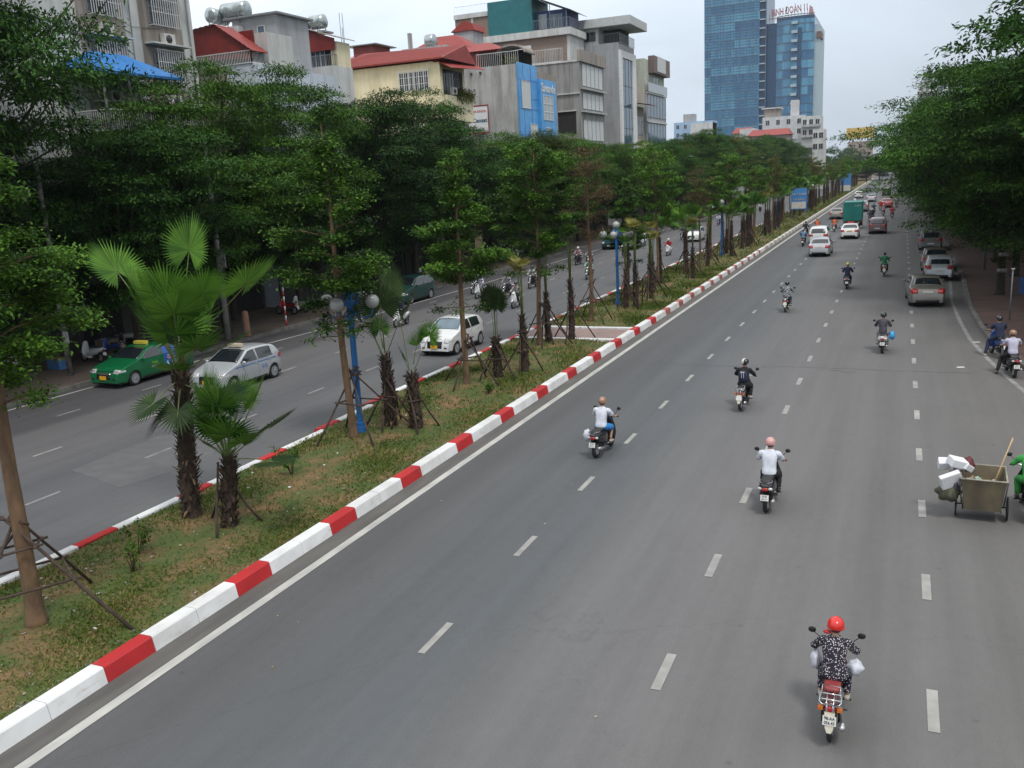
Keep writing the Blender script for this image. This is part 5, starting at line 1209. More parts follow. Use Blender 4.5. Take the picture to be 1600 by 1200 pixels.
# 9. low houses in front of the tower and far blocks
def block_house(name, x0, x1, y, z1, mat, label, roof=None, wins=3, d=10, group=None):
    e = empty(name, ((x0 + x1) / 2, y, 0)); tag(e, label, 'building', group); cx = (x0 + x1) / 2; hw = (x1 - x0) / 2
    m = MB(); m.bb(-hw, hw, 0, d, 0, z1); m.build('wall', mat, e)
    if roof: m = MB(); m.add([(-hw - .4, -.5, z1 + .003), (hw + .4, -.5, z1 + .003), (hw + .4, d, z1 + .003), (-hw - .4, d, z1 + .003), (-hw + .4, d / 2, z1 + 1.9), (hw - .4, d / 2, z1 + 1.9)], [(0, 1, 5, 4), (1, 2, 5), (2, 3, 4, 5), (3, 0, 4), (3, 2, 1, 0)]); m.build('roof', roof, e)
    for i in range(wins):
        for k in range(2):
            xx = -hw + (i + .5) * 2 * hw / wins; window(e, 's', xx - .6, xx + .6, z1 - 2.6 - 3.2 * k, z1 - 1.0 - 3.2 * k, 0, glass_d, fr_w, 2, 1)
    return e
G = 'houses below the glass tower'
block_house('far_house', -50.5, -44.5, 300, 18.2, W_pale, 'white house with a red roof at the foot of the tower, left side', red_roof, 2)
block_house('far_house', -47.0, -42.6, 292, 19.2, wall('chalk_render', (.6, .61, .62), .15), 'plain white block beside the red roofed house under the tower', None, 0)
e = block_house('far_house', -44.0, -30.5, 320, 23.5, _mats['chalk_render'], 'long white house with a brown room on top, centre of the tower foot', None, 4); bbx('rooftop_room', W_brown, e, -6.5, -1.5, 1, 8, 23.5, 26.2); bbx('roof_slab', W_pale, e, -7.2, -1, .5, 9, 26.203, 26.6); bbx('stair_head', _mats['chalk_render'], e, 2.2, 4.6, 1, 5, 23.5, 28.5)
e = block_house('far_house', -42.5, -31.0, 280, 16.4, W_brown, 'low house with a wide red tiled roof in front of the long white house', red_roof, 4)
e = block_house('far_house', -30.4, -24.6, 310, 22.5, W_pale, 'grey white house with stacked balconies at the right foot of the tower', None, 3)
for k in range(4): bbx('balcony', W_grey, e, -2.9, 2.9, -1.2, -.05, 9.5 + k * 3.2, 10.3 + k * 3.2)
block_house('far_house', -25.2, -22.0, 290, 17.6, W_pale, 'narrow grey house right of the balconied one below the tower', None, 2)
e = block_house('far_block', -88, -72, 380, 27.0, wall('sky_blue_render', (.36, .52, .72), .1), 'small pale blue block left of the glass tower', None, 5); bbx('upper_part', W_pale, e, -1, 8, -.3, 9, 0, 26.2); bbx('roof_plant', W_grey, e, -4.5, 0, 2, 7, 27, 30.2)
e = block_house('far_block', -21, -11.5, 400, 15.5, wall('pink_render', (.50, .40, .36), .15), 'pinkish building below the yellow hoarding', None, 3)
h = empty('hoarding', (-16.2, 396, 0)); tag(h, 'large plain yellow hoarding above the pinkish building', 'hoarding'); bbx('board', pm('yellow_board', (.62, .42, .12), rough=.6), h, -5.2, 5.2, -.3, .3, 16.6, 20.8); m = MB(); m.bb(-3, -2.7, .31, .6, 0, 16.6); m.bb(2.7, 3, .31, .6, 0, 16.6); m.build('posts', fr_g, h)
e = block_house('far_block', 4.5, 12, 430, 38, W_pale, 'slim pale high block with a stepped top far beyond the right trees', None, 3); bbx('top_part', W_slate, e, -1.8, 1.8, 1, 8, 38, 43)
for k in range(5): bbx('balcony', W_grey, e, -3.7, 3.7, -1, -.05, 18 + k * 4, 18.8 + k * 4)
# right side: low wall and dim buildings behind the trees
for i in range(9):
    y0 = 30 + i * 24; e = empty('park_building', (20, y0, 0)); tag(e, 'dim low building behind the right trees, ' + ['opposite the waiting motorbikes', 'behind the banded tree', 'past the parked cars', 'past the third parked car', 'further along', 'in the middle of the row', 'beyond the middle', 'near the far end', 'at the far end'][i], 'building')
    m = MB(); m.bb(0, 12, 0, 23, 0, 6.5 + (i % 3)); m.build('wall', pm('dim_wall', (.12, .11, .10), var=.2, scale=.6), e)
    for k in range(6): 
        m = MB(); m.bb(-.06, -.002, 1.5 + k * 3.6, 3.9 + k * 3.6, .2, 2.9); m.build('doorway', inner, e)
# ------------------------------------------------------------------ motorbikes
tyre_m = pm('tyre_rubber', (.018, .018, .019), rough=.85); rim_m = pm('alloy_rim', (.42, .43, .44), rough=.35, metal=.6); blackp = pm('black_plastic', (.016, .016, .017), rough=.45); chrome = pm('chrome', (.62, .63, .64), rough=.18, metal=.9)
seat_b = pm('black_seat_vinyl', (.022, .021, .021), rough=.55); seat_r = pm('red_seat_vinyl', (.22, .03, .03), rough=.5); plate_m = pm('number_plate_white', (.68, .68, .64), var=.04, rough=.5); plate_y = pm('number_plate_yellow', (.75, .42, .03), var=.05, rough=.5); ink = pm('plate_ink', (.02, .02, .025), rough=.6)
red_l = pm('red_lens', (.42, .015, .012), rough=.2, spec=.8); amber = pm('amber_lens', (.62, .16, .02), rough=.2, spec=.8); clear_l = pm('clear_lens', (.55, .56, .56), rough=.1, spec=.9)
def paint(name, c, metal=0.): return pm('paint_' + name, c, rough=.28, metal=metal, var=.05, scale=1, coat=.6)
P_black = paint('black', (.015, .015, .017)); P_white = paint('white', (.66, .67, .67)); P_red = paint('red', (.32, .02, .02)); P_blue = paint('blue', (.04, .09, .32)); P_green = paint('moss', (.03, .12, .06)); P_grey = paint('grey', (.18, .185, .19), .2); P_maroon = paint('maroon', (.10, .03, .03))
def sup(a, e): return math.copysign(abs(a) ** e, a)
def loft(mb, secs, n=12, axis='y', e=.75):
    """secs: (s, u, hw, hh) centre u, half width, half height, along the axis (y: u is z; z: u is y)"""
    V = []
    for s, u, hw, hh in secs:
        for j in range(n):
            a = 2 * math.pi * j / n; x = hw * sup(math.cos(a), e); q = u + hh * sup(math.sin(a), e)
            V.append((x, s, q) if axis == 'y' else (x, q, s))
    k = len(secs); F = [(i * n + j, i * n + (j + 1) % n, (i + 1) * n + (j + 1) % n, (i + 1) * n + j) for i in range(k - 1) for j in range(n)] + [list(range(n))[::-1], [(k - 1) * n + j for j in range(n)]]
    o = mb.sm; mb.sm = True; mb.add(V, F); mb.sm = o; return mb
def wheel(parent, x, y, r, w, name='wheel', spokes=5, rr=.62):
    m = MB(); h = w / 2; m.lathe([(r * rr, -h * .8), (r * .85, -h), (r * .97, -h * .7), (r, -h * .25), (r, h * .25), (r * .97, h * .7), (r * .85, h), (r * rr, h * .8)], (0, 0, 0), 'x', 28)
    t = m.build(name, tyre_m, parent, (x, y, r)); g = MB(); q = r * rr
    g.lathe([(q * .82, -h * .86), (q * 1.01, -h * .9), (q * 1.01, h * .9), (q * .82, h * .86)], (0, 0, 0), 'x', 24, sm=False); g.lathe([(q * .25, -h * 1.02), (q * .25, h * 1.02)], (0, 0, 0), 'x', 12)
    for i in range(spokes): a = 6.283 * i / spokes; c = (0, math.cos(a) * q * .55, math.sin(a) * q * .55); g.box(c, (h * 1.92, q * .9, q * .2), rx=a)
    g.build('rim', rim_m, t); return t
def make_bike(kind, plate=None, col_=P_black):
    """rear wheel touches the ground at y=-.62; faces +Y. kind: 'scooter' or 'underbone'"""
    e = empty('motorbike'); U = kind == 'underbone'; r = .285 if U else .255
    wheel(e, 0, -.62, r, .085 if U else .11, spokes=3 if not U else 9); wheel(e, 0, .64, r, .08 if U else .1, spokes=3 if not U else 9)
    m = MB()
    if U:
        loft(m, [(-.86, .70, .03, .03), (-.8, .70, .09, .055), (-.6, .66, .115, .09), (-.3, .62, .12, .12), (-.02, .58, .11, .13), (.12, .55, .06, .08)])
        loft(m, [(.34, .34, .20, .03), (.55, .40, .21, .035), (.75, .43, .17, .05), (.92, .40, .1, .06), (1.0, .39, .09, .07)], axis='z'); loft(m, [(.0, .48, .05, .09), (.2, .5, .045, .08), (.38, .62, .05, .08)])
    else:
        loft(m, [(-.9, .72, .05, .03), (-.84, .69, .13, .08), (-.6, .62, .185, .15), (-.3, .56, .2, .2), (-.05, .52, .17, .22), (.06, .46, .14, .18)])
        loft(m, [(-.02, .27, .19, .05), (.2, .26, .2, .05), (.42, .28, .2, .07)]); loft(m, [(.3, .44, .2, .07), (.5, .5, .225, .07), (.72, .48, .2, .07), (.9, .45, .14, .09), (1.0, .43, .12, .09), (1.06, .42, .06, .05)], axis='z')
    m.build('bodywork', col_, e)
    m = MB(); loft(m, [(-.78, .795, .09, .025), (-.6, .80, .13, .04), (-.3, .79, .145, .04), (-.05, .775, .13, .035), (.06, .75, .07, .03)] if not U else [(-.56, .76, .10, .03), (-.48, .775, .125, .045), (-.2, .76, .125, .04), (.05, .74, .08, .035)]); m.build('seat', seat_r if U else seat_b, e)
    m = MB(); m.sm = True; m.tube([(-.33, .40, 1.0), (-.2, .44, 1.01), (0, .46, .98), (.2, .44, 1.01), (.33, .40, 1.0)], .014, 8); hb = m.build('handlebar', chrome if U else blackp, e)
    for s in (-1, 1):
        m = MB(); m.tube([(s * .24, .427, 1.007), (s * .345, .397, 1.0)], .02, 8); m.build('grip', blackp, hb)
        m = MB(); m.tube([(s * .2, .44, 1.0), (s * .27, .42, 1.14), (s * .34, .38, 1.22)], .007, 5); m.ball((s * .37, .37, 1.26), .062, sc=(1, .3, .85)); m.build('mirror', blackp, e)
    m = MB(); m.ball((0, .52 if not U else .47, .93), .085, sc=(1, .6, .8)); m.build('headlight', clear_l, e)
    m = MB(); rm = [(0, -.62 + (r + .045) * math.cos(a), r + (r + .045) * math.sin(a)) for a in (R(150), R(120), R(90), R(60))]
    V = []; 
    for p in rm: V += [(-.065, p[1], p[2]), (.065, p[1], p[2]), (-.065, p[1], p[2] - .012), (.065, p[1], p[2] - .012)]
    m.add(V, [q for i in range(3) for q in ((4 * i, 4 * i + 1, 4 * i + 5, 4 * i + 4), (4 * i + 2, 4 * i + 6, 4 * i + 7, 4 * i + 3), (4 * i, 4 * i + 4, 4 * i + 6, 4 * i + 2), (4 * i + 1, 4 * i + 3, 4 * i + 7, 4 * i + 5))])
    if U: m.prism([(-.075, -.90, .62), (.075, -.90, .62), (.06, -.965, .40), (.03, -.985, .33), (-.03, -.985, .33), (-.06, -.965, .40)], (0, .02, 0))
    m.build('mudguard', pm('cream_plastic', (.60, .56, .45), rough=.5) if U else blackp, e)
    m = MB(); loft(m, [(.42, .36, .05, .03), (.6, .57 if not U else .6, .06, .025), (.86, .46, .055, .03)]); m.sm = True; m.tube([(-.06, .64, r), (-.06, .56, .6), (-.03, .47, .9)], .02, 6); m.tube([(.06, .64, r), (.06, .56, .6), (.03, .47, .9)], .02, 6); m.build('front_fork', col_ if not U else chrome, e)
    # rear: lamp, indicators, plate, rack
    ty = -.905 if not U else -.885; tz = .66 if not U else .655
    m = MB(); m.ball((0, ty + .02, tz), .07, sc=(1.15, .45, .72)); m.build('tail_light', red_l, e)
    for s in (-1, 1):
        m = MB(); (m.ball((s * .12, ty + .035, tz + .01), .045, sc=(1.2, .6, .8)) if not U else m.box((s * .135, ty + .03, tz + .005), (.075, .05, .055))); m.build('indicator', clear_l if not U else amber, e)
    if U:
        m = MB(); m.box((0, ty + .04, tz + .05), (.34, .015, .015)); m.build('lamp_bracket', chrome, e)
    p = MB(); p.box((0, 0, 0), (.19, .008, .14)); pz, py = (.47, -.95) if not U else (.515, -.945); po = p.build('number_plate', plate_m, e, (0, py, pz)); po.rotation_euler.x = R(-14)
    if plate:
        for i, s in enumerate(plate): text(s, .062, ink, po, (0, -.006, .031 - i * .064), FACE_BACK, depth=.001, bold=.001, sx=.82)
    m = MB(); m.sm = True
    if U:
        z = .80; m.tube([(-.12, -.55, z), (-.15, -.70, z), (-.15, -.9, z - .01), (-.12, -.96, z - .015), (.12, -.96, z - .015), (.15, -.9, z - .01), (.15, -.70, z), (.12, -.55, z)], .013, 8); m.tube([(-.15, -.68, z), (.15, -.68, z)], .01, 6); m.tube([(-.05, -.6, z), (-.05, -.95, z)], .008, 6); m.tube([(.05, -.6, z), (.05, -.95, z)], .008, 6); m.tube([(-.15, -.84, z), (.15, -.84, z)], .01, 6); m.tube([(-.13, -.66, z), (-.13, -.6, z + .09), (.13, -.6, z + .09), (.13, -.66, z)], .012, 8)
        m.tube([(-.045, -.9, .78), (-.045, -.88, .5)], .013, 6); m.tube([(.045, -.9, .78), (.045, -.88, .5)], .013, 6); m.build('luggage_rack', chrome, e)
    else: m.tube([(-.13, -.6, .80), (-.15, -.8, .82), (-.08, -.93, .83), (.08, -.93, .83), (.15, -.8, .82), (.13, -.6, .80)], .014, 6); m.build('grab_rail', pm('grey_rail', (.2, .2, .21), rough=.4), e)
    m = MB(); m.sm = True; m.tube([(.1, -.1, .22), (.14, -.4, .25), (.16, -.62, .30), (.17, -.86, .36)], [.02, .03, .05, .045], 10); m.build('exhaust', chrome if U else rim_m, e)
    m = MB(); m.box((0, -.35, .3), (.16, .36, .18)); m.tube([(-.26, .12, .27), (.26, .12, .27)], .018, 6); m.tube([(-.22, -.28, .33), (.22, -.28, .33)], .014, 6); m.tube([(-.1, -.62, r), (-.1, -.2, .3)], .03, 6); m.tube([(-.12, -.6, r), (-.12, -.7, .66)], .02, 6); m.tube([(.12, -.6, r), (.12, -.7, .66)], .02, 6); m.build('engine', blackp, e)
    return e
def put_bike(proto, x, y, label, group=None, yaw=0., paint_=None, lean=0., seat=None, sc=.93):
    c = copy_tree(proto); c.scale = (sc, sc, sc); c.location = (x + math.sin(yaw) * -.62 * -1 * 0, y, 0); c.rotation_euler = (0, lean, yaw)
    d = Vector((-math.sin(yaw), math.cos(yaw), 0)) * .62 * sc; c.location = Vector((x, y, .003)) + d
    if seat is None and proto is UB and not label.startswith('old underbone'): seat = seat_b
    for ch in c.children:
        if seat and ch.name.startswith('seat'): ch.material_slots[0].link = 'OBJECT'; ch.material_slots[0].material = seat
    if paint_:
        for ch in c.children:
            if ch.name.startswith('bodywork') or (ch.name.startswith('front_fork') and not chrome == ch.data.materials[0]): ch.material_slots[0].link = 'OBJECT'; ch.material_slots[0].material = paint_
    tag(c, label, 'motorbike', group); return c
SC = make_bike('scooter'); UB = make_bike('underbone')
SC_P = make_bike('scooter', ('29-B1', '541.11'))

# ------------------------------------------------------------------ people
skin_m = pm('skin', (.42, .25, .17), var=.06, rough=.55); hair_m = pm('hair', (.012, .010, .009), rough=.5); shoe_d = pm('dark_shoe', (.025, .022, .02), rough=.5); shoe_l = pm('light_shoe', (.45, .40, .34), rough=.6); eye_m = pm('eye', (.02, .015, .012), rough=.2); mask_w = pm('cloth_mask', (.6, .62, .66), rough=.8); glove = pm('white_glove', (.62, .6, .57), rough=.8)
def cloth(name, c, **k): return pm('cloth_' + name, c, rough=.9, var=.14, scale=6, bump=.25, **k)
def skinned(verts, edges, rad, mat, name, sub=1, fat=1.0):
    me = bpy.data.meshes.new(name); me.from_pydata(verts, edges, []); o = bpy.data.objects.new(name, me); col.objects.link(o)
    md = o.modifiers.new('s', 'SKIN'); md.use_smooth_shade = True; md.branch_smoothing = .3
    for i, v in enumerate(me.skin_vertices[0].data): r = rad[i]; r = r if isinstance(r, tuple) else (r, r); v.radius = (r[0] * fat, r[1] * fat); v.use_root = (i == 0)
    if sub: s = o.modifiers.new('u', 'SUBSURF'); s.levels = sub; s.render_levels = sub
    dg = bpy.context.evaluated_depsgraph_get(); out = bpy.data.meshes.new_from_object(o.evaluated_get(dg)); bpy.data.objects.remove(o); out.name = name
    out.materials.clear(); out.materials.append(mat); out.polygons.foreach_set('use_smooth', [True] * len(out.polygons)); return out
def figure(pose):
    """meshes of a seated rider. pose gives foot, knee and hand places"""
    P = dict(kneeL=(-.18, .27, .71), footL=(-.19, .12, .33), kneeR=(.18, .27, .71), footR=(.19, .12, .33), handL=(-.295, .36, 1.03), handR=(.295, .36, 1.03), elbL=(-.30, .10, 1.10), elbR=(.30, .10, 1.10), lean=.0); P.update(pose)
    l = P['lean']; V = []; E = []; Rr = []
    def v(p, r, par=None):
        V.append(p); Rr.append(r)
        if par is not None: E.append((par, len(V) - 1))
        return len(V) - 1
    T = dict(pel=(0, -.14, .86), wai=(0, -.12 + l * .3, 1.0), che=(0, -.08 + l * .7, 1.19), nb=(0, -.03 + l, 1.36), nk=(0, -.005 + l, 1.415))
    pel = v(T['pel'], (.15, .11)); wai = v(T['wai'], (.135, .095), pel); che = v(T['che'], (.165, .105), wai); nb = v((0, -.03 + l, 1.33), (.07, .06), che); nk = v(T['nk'], .048, nb)
    h1 = v((0, .02 + l, 1.475), (.068, .075), nk); h2 = v((0, .018 + l, 1.54), (.078, .092), h1); h3 = v((0, .01 + l, 1.605), (.066, .08), h2); v((0, .125 + l, 1.525), .012, h1)
    sh = {}
    for s, k in ((-1, 'L'), (1, 'R')):
        a = v((s * .165, -.05 + l, 1.29), .05, nb); b = v(P['elb' + k], .042, a); hx, hy, hz = P['hand' + k]; w = v((hx, hy - .08, hz + .01), .028, b); pm_ = v((hx, hy - .005, hz + .012), (.036, .02), w)
        for i, dx in enumerate((-.033, -.011, .011, .033)):
            L = (.9, 1.0, 1.05, .85)[i] if s < 0 else (.85, 1.05, 1.0, .9)[i]; f1 = v((hx + dx, hy + .035, hz + .026), .0095, pm_); f2 = v((hx + dx * 1.05, hy + .035 + .038 * L, hz + .008), .0085, f1); v((hx + dx * 1.05, hy + .03 + .03 * L, hz - .022 * L), .0078, f2)
        t1 = v((hx - s * .045, hy + .0, hz - .004), .011, pm_); v((hx - s * .05, hy + .04, hz - .022), .0095, t1)
        hp = v((s * .09, -.10, .83), .095, pel); kn = v(P['knee' + k], .058, hp); f = P['foot' + k]; an = v((f[0], f[1] - .0, f[2] + .05), .038, kn); v((f[0] + s * .01, f[1] + .13, f[2] - .005), .03, an)
        sh[k] = f
    out = {'body': skinned(V, E, Rr, skin_m, 'person')}
    def smooth(pts, rs, n=4):
        P_ = [Vector(p) for p in pts]; o = []; q = []
        for i in range(len(P_) - 1):
            a0 = P_[max(0, i - 1)]; a1 = P_[i]; a2 = P_[i + 1]; a3 = P_[min(len(P_) - 1, i + 2)]
            for j in range(n):
                t = j / n; o.append(.5 * (2 * a1 + (a2 - a0) * t + (2 * a0 - 5 * a1 + 4 * a2 - a3) * t * t + (3 * a1 - a0 - 3 * a2 + a3) * t ** 3)); q.append(rs[i] + (rs[i + 1] - rs[i]) * t)
        o.append(P_[-1]); q.append(rs[-1]); return o, q
    def folds(m, amp, seed):      # cloth creases
        m.V = [(x + amp * math.sin(41 * z + 17 * y + seed) * .6, y + amp * math.sin(37 * z + 23 * x + seed * 2), z + amp * .5 * math.sin(29 * x + 31 * y)) for x, y, z in m.V]
    def garment(name, legs, arms, long_, ex=.018):
        m = MB()
        if arms:
            sec = [(.80, -.15, .165, .135), (.86, -.15, .175, .14), (.93, -.14 + l * .15, .168, .128), (1.0, -.125 + l * .3, .160, .118), (1.08, -.11 + l * .45, .165, .116), (1.17, -.095 + l * .65, .18, .12), (1.25, -.075 + l * .85, .19, .12), (1.31, -.06 + l, .185, .108), (1.35, -.05 + l, .15, .09), (1.385, -.035 + l, .095, .075), (1.41, -.025 + l, .062, .062)]
            loft(m, sec, 20, axis='z', e=.85)
            for s, k in ((-1, 'L'), (1, 'R')):
                sh0 = Vector((s * .13, -.055 + l, 1.31)); sh1 = Vector((s * .19, -.04 + l, 1.29)); el = Vector(P['elb' + k]); hd = Vector(P['hand' + k])
                if long_: p_, r_ = smooth([sh0, sh1, sh1.lerp(el, .5), el, el.lerp(hd, .45), el.lerp(hd, .8)], [.072, .078, .066, .06, .05, .042])
                else: p_, r_ = smooth([sh0, sh1, sh1.lerp(el, .35), sh1.lerp(el, .7)], [.072, .08, .074, .07])
                m.tube(p_, r_, 14)
        if legs:
            loft(m, [(.77, -.13, .15, .12), (.81, -.14, .185, .145), (.87, -.14, .18, .14), (.93, -.135, .155, .12)], 18, axis='z', e=.85)
            for s, k in ((-1, 'L'), (1, 'R')):
                hp = Vector((s * .095, -.14, .83)); kn = Vector(P['knee' + k]); f = Vector(P['foot' + k]); an = Vector((f.x, f.y, f.z + .05))
                if long_: p_, r_ = smooth([hp, hp.lerp(kn, .5), kn, kn.lerp(an, .5), kn.lerp(an, .95)], [.112, .098, .078, .07, .06])
                else: p_, r_ = smooth([hp, hp.lerp(kn, .5), hp.lerp(kn, .93)], [.115, .105, .095])
                m.tube(p_, r_, 14)
        folds(m, .0055, 1 if arms else 2); return m.mesh(name, skin_m)
    out['long_shirt'] = garment('shirt', False, True, True); out['short_shirt'] = garment('shirt', False, True, False); out['trousers'] = garment('trousers', True, False, True); out['shorts'] = garment('shorts', True, False, False)
    for k in 'LR':
        f = sh[k]; m = MB(); loft(m, [(-.07, .0, .035, .035), (-.03, .0, .042, .045), (.06, -.01, .046, .038), (.15, -.02, .044, .026), (.19, -.025, .03, .018)]); m.V = [(x + f[0] + (-.005 if k == 'L' else .005), y + f[1], z + f[2]) for x, y, z in m.V]; out['shoe' + k] = m.mesh('shoe', shoe_d)
    H = (0, .012 + l, 1.565)
    m = MB(); m.ball(H, .126, 20, 10, (1, 1.12, 1.0), -.34, 1); m.lathe([(.121, -.03), (.132, -.036), (.134, -.02), (.127, -.008)], (H[0], H[1] + .0, H[2] - .012), 'z', 20); m.prism([(-.1, H[1] + .11, H[2] - .01), (.1, H[1] + .11, H[2] - .01), (.06, H[1] + .185, H[2] - .035), (-.06, H[1] + .185, H[2] - .035)], (0, 0, -.012)); out['helmet'] = m.mesh('helmet', skin_m)
    m = MB(); m.ball((0, -.012 + l, 1.55), .1, 14, 8, (.98, 1.05, 1.1), -.75, 1); out['hair'] = m.mesh('hair', hair_m)
    m = MB(); m.ball(H, .112, 16, 6, (1, 1.08, .8), -.1, 1); m.lathe([(.112, 0), (.175, -.03), (.17, -.042), (.11, -.02)], (H[0], H[1], H[2] - .0), 'z', 18); out['hat'] = m.mesh('cap', skin_m)
    m = MB(); m.ball((0, .055 + l, 1.495), .07, 12, 6, (.95, .78, .62)); out['mask'] = m.mesh('mask', mask_w)
    m = MB(); m.ball((0, 0, 0), .013, 8, 5); out['eye'] = m.mesh('eye', eye_m); out['lean'] = l
    m = MB(); loft(m, [(-.2, 0, .12, .05), (-.14, 0, .155, .09), (.05, 0, .155, .1), (.15, 0, .13, .08), (.19, 0, .07, .04)], axis='z'); m.V = [(x, y - .26 + l * .6, z + 1.12) for x, y, z in m.V]; out['backpack'] = m.mesh('backpack', skin_m)
    return out
FIG = figure({}); FIG_L = figure(dict(lean=.06, elbL=(-.31, .14, 1.13), elbR=(.31, .14, 1.13)))
FIG_S = figure(dict(kneeL=(-.30, .15, .62), footL=(-.46, -.02, .06)))
def setm(o, mat): o.material_slots[0].link = 'OBJECT'; o.material_slots[0].material = mat
def person(bike, fig, label, shirt, legs, long_s=True, long_l=True, head='helmet', head_m=None, shoes=shoe_d, mask=False, pack=None, group=None, dz=0., back=0., cat='person'):
    b = mobj('person', fig['body']); b.location = bike.location + Matrix.Rotation(bike.rotation_euler.z, 3, 'Z') @ (Vector((0, -.02 - back, dz)) * bike.scale.x); b.rotation_euler = bike.rotation_euler.copy(); b.scale = bike.scale.copy()
    tag(b, label, cat, group)
    o = mobj('shirt', fig['long_shirt' if long_s else 'short_shirt'], b); setm(o, shirt); o = mobj('trousers' if long_l else 'shorts', fig['trousers' if long_l else 'shorts'], b); setm(o, legs)
    for k in 'LR': o = mobj('shoe', fig['shoe' + k], b); setm(o, shoes)
    if head in ('helmet', 'hat'): o = mobj('helmet' if head == 'helmet' else 'cap', fig[head], b); setm(o, head_m)
    mobj('hair', fig['hair'], b)
    if mask: mobj('mask', fig['mask'], b)
    for s in (-1, 1): mobj('eye', fig['eye'], b, (s * .032, .103 + fig['lean'], 1.535))
    if pack: o = mobj('backpack', fig['backpack'], b); setm(o, pack)
    return b
dots = pm('dotted_cloth', (.02, .018, .03), rough=.9)
def _dots():
    m = dots; N = m.node_tree.nodes; L = m.node_tree.links; tc = N.new('ShaderNodeTexCoord'); v = N.new('ShaderNodeTexVoronoi'); v.inputs['Scale'].default_value = 34; v.inputs['Randomness'].default_value = .7; L.new(tc.outputs['Object'], v.inputs[0])
    r = N.new('ShaderNodeValToRGB'); L.new(v.outputs['Distance'], r.inputs[0]); r.color_ramp.elements[0].position = .26; r.color_ramp.elements[0].color = (.62, .58, .58, 1); r.color_ramp.elements[1].position = .34; r.color_ramp.elements[1].color = (.018, .015, .028, 1); L.new(r.outputs[0], N['Principled BSDF'].inputs['Base Color'])
_dots()
check = pm('checked_cloth', (.05, .05, .06), rough=.9)
def _check():
    m = check; N = m.node_tree.nodes; L = m.node_tree.links; tc = N.new('ShaderNodeTexCoord'); v = N.new('ShaderNodeTexChecker'); v.inputs['Scale'].default_value = 14; v.inputs[1].default_value = (.4, .42, .45, 1); v.inputs[2].default_value = (.02, .022, .03, 1); L.new(tc.outputs['Object'], v.inputs[0]); L.new(v.outputs[0], N['Principled BSDF'].inputs['Base Color'])
_check()
C_white = cloth('white', (.62, .65, .72)); C_navy = cloth('navy', (.018, .025, .06)); C_black = cloth('black', (.014, .014, .016)); C_blue = cloth('blue', (.03, .22, .55)); C_green = cloth('green', (.01, .17, .07)); C_orange = cloth('orange', (.65, .14, .05)); C_jean = cloth('jean', (.07, .10, .16)); C_denim = cloth('denim_shirt', (.12, .22, .38)); C_grey = cloth('grey', (.25, .25, .27)); C_lav = cloth('lavender', (.48, .47, .58)); C_red = cloth('red', (.40, .03, .03)); C_pink = cloth('pink', (.5, .3, .32)); C_khaki = cloth('khaki', (.3, .26, .18)); C_lime = cloth('lime_green', (.05, .32, .07))
def hm(name, c): return pm('helmet_' + name, c, rough=.25, var=.04, coat=.5)
H_red = hm('red', (.62, .02, .015)); H_pink = hm('pink', (.55, .30, .28)); H_brown = hm('brown', (.30, .17, .10)); H_white = hm('white', (.6, .6, .58)); H_black = hm('black', (.02, .02, .02)); H_yel = hm('yellow', (.62, .50, .06)); H_blue = hm('blue', (.05, .12, .35))
# --- on the near carriageway
b = put_bike(UB, -.57, 11.21, 'old underbone motorbike with chrome rack and red seat, plate 98-AA 056.43', paint_=P_maroon, sc=.88)
for ch in b.children:
    if ch.name.startswith('number_plate'):
        for i, s in enumerate(('98-AA', '056.43')): text(s, .066, ink, ch, (0, -.006, .033 - i * .066), FACE_BACK, depth=.001, bold=.0015, sx=.85)
q = person(b, FIG_L, 'rider in a red helmet and black polka dot suit, closest to the viewer', dots, dots, True, True, 'helmet', H_red, shoe_l)
for s in (-1, 1):
    m = MB(); m.ball((s * .295, .30, 1.04), .045, sc=(.85, 1.2, .8)); m.build('glove_cuff', glove, q)
m = MB(); m.ball((-.12, .02, 1.45), .05, sc=(1.3, .9, .6)); m.build('scarf', C_red, q)
bag_w = pm('white_plastic_bag', (.62, .64, .70), c2=(.5, .52, .58), scale=8, rough=.4, bump=.5)
def bag(loc, s, label, seed, mat=bag_w, name='plastic_bag', cat='bag'):
    rng = random.Random(seed); m = MB(); m.ball((0, 0, 0), 1, 18, 12); m.V = [(x * s[0] * (1 + .18 * math.sin(5 * z + 4 * y + seed)), y * s[1] * (1 + .15 * math.sin(6 * x + seed)), z * s[2] * (1 + .12 * math.sin(7 * x + 3 * y))) for x, y, z in m.V]
    o = m.build(name, mat, None, loc); tag(o, label, cat); return o
bag((-.82, 11.85, .8), (.07, .12, .15), 'pale plastic bag hanging at the left of the polka dot rider', 1); bag((-.31, 11.85, .76), (.11, .13, .11), 'white plastic bag on the right side of the polka dot rider', 2)
b = put_bike(SC_P, -2.47, 19.27, 'black scooter of the rider with the pale pink helmet'); person(b, FIG, 'rider in a white shirt with a pale pink round helmet', C_white, C_black, False, True, 'helmet', H_pink, shoe_d)
b = put_bike(SC_P, -7.34, 22.11, 'dark scooter heading right with a white bag hung at its rear', yaw=R(-3)); person(b, FIG, 'rider in a white shirt and bright blue shorts wearing a brown helmet', C_white, C_blue, False, False, 'helmet', H_brown, shoe_l, mask=True)
bag((-7.58, 22.1, .62), (.12, .12, .17), 'white box shaped bag hung at the rear left of the dark scooter', 3)
b = put_bike(UB, -4.39, 27.8, 'dark motorbike of the rider carrying a navy backpack', yaw=R(-2), paint_=P_black, seat=seat_b); q = person(b, FIG_L, 'rider with a navy backpack and a black and white helmet', C_black, C_black, True, True, 'helmet', H_white, shoe_l, pack=C_navy)
m = MB(); m.ball((.05, .03, 1.57), .125, 14, 7, (.75, 1.15, 1.0), -.3, 1); m.build('helmet_stripe', H_black, q)
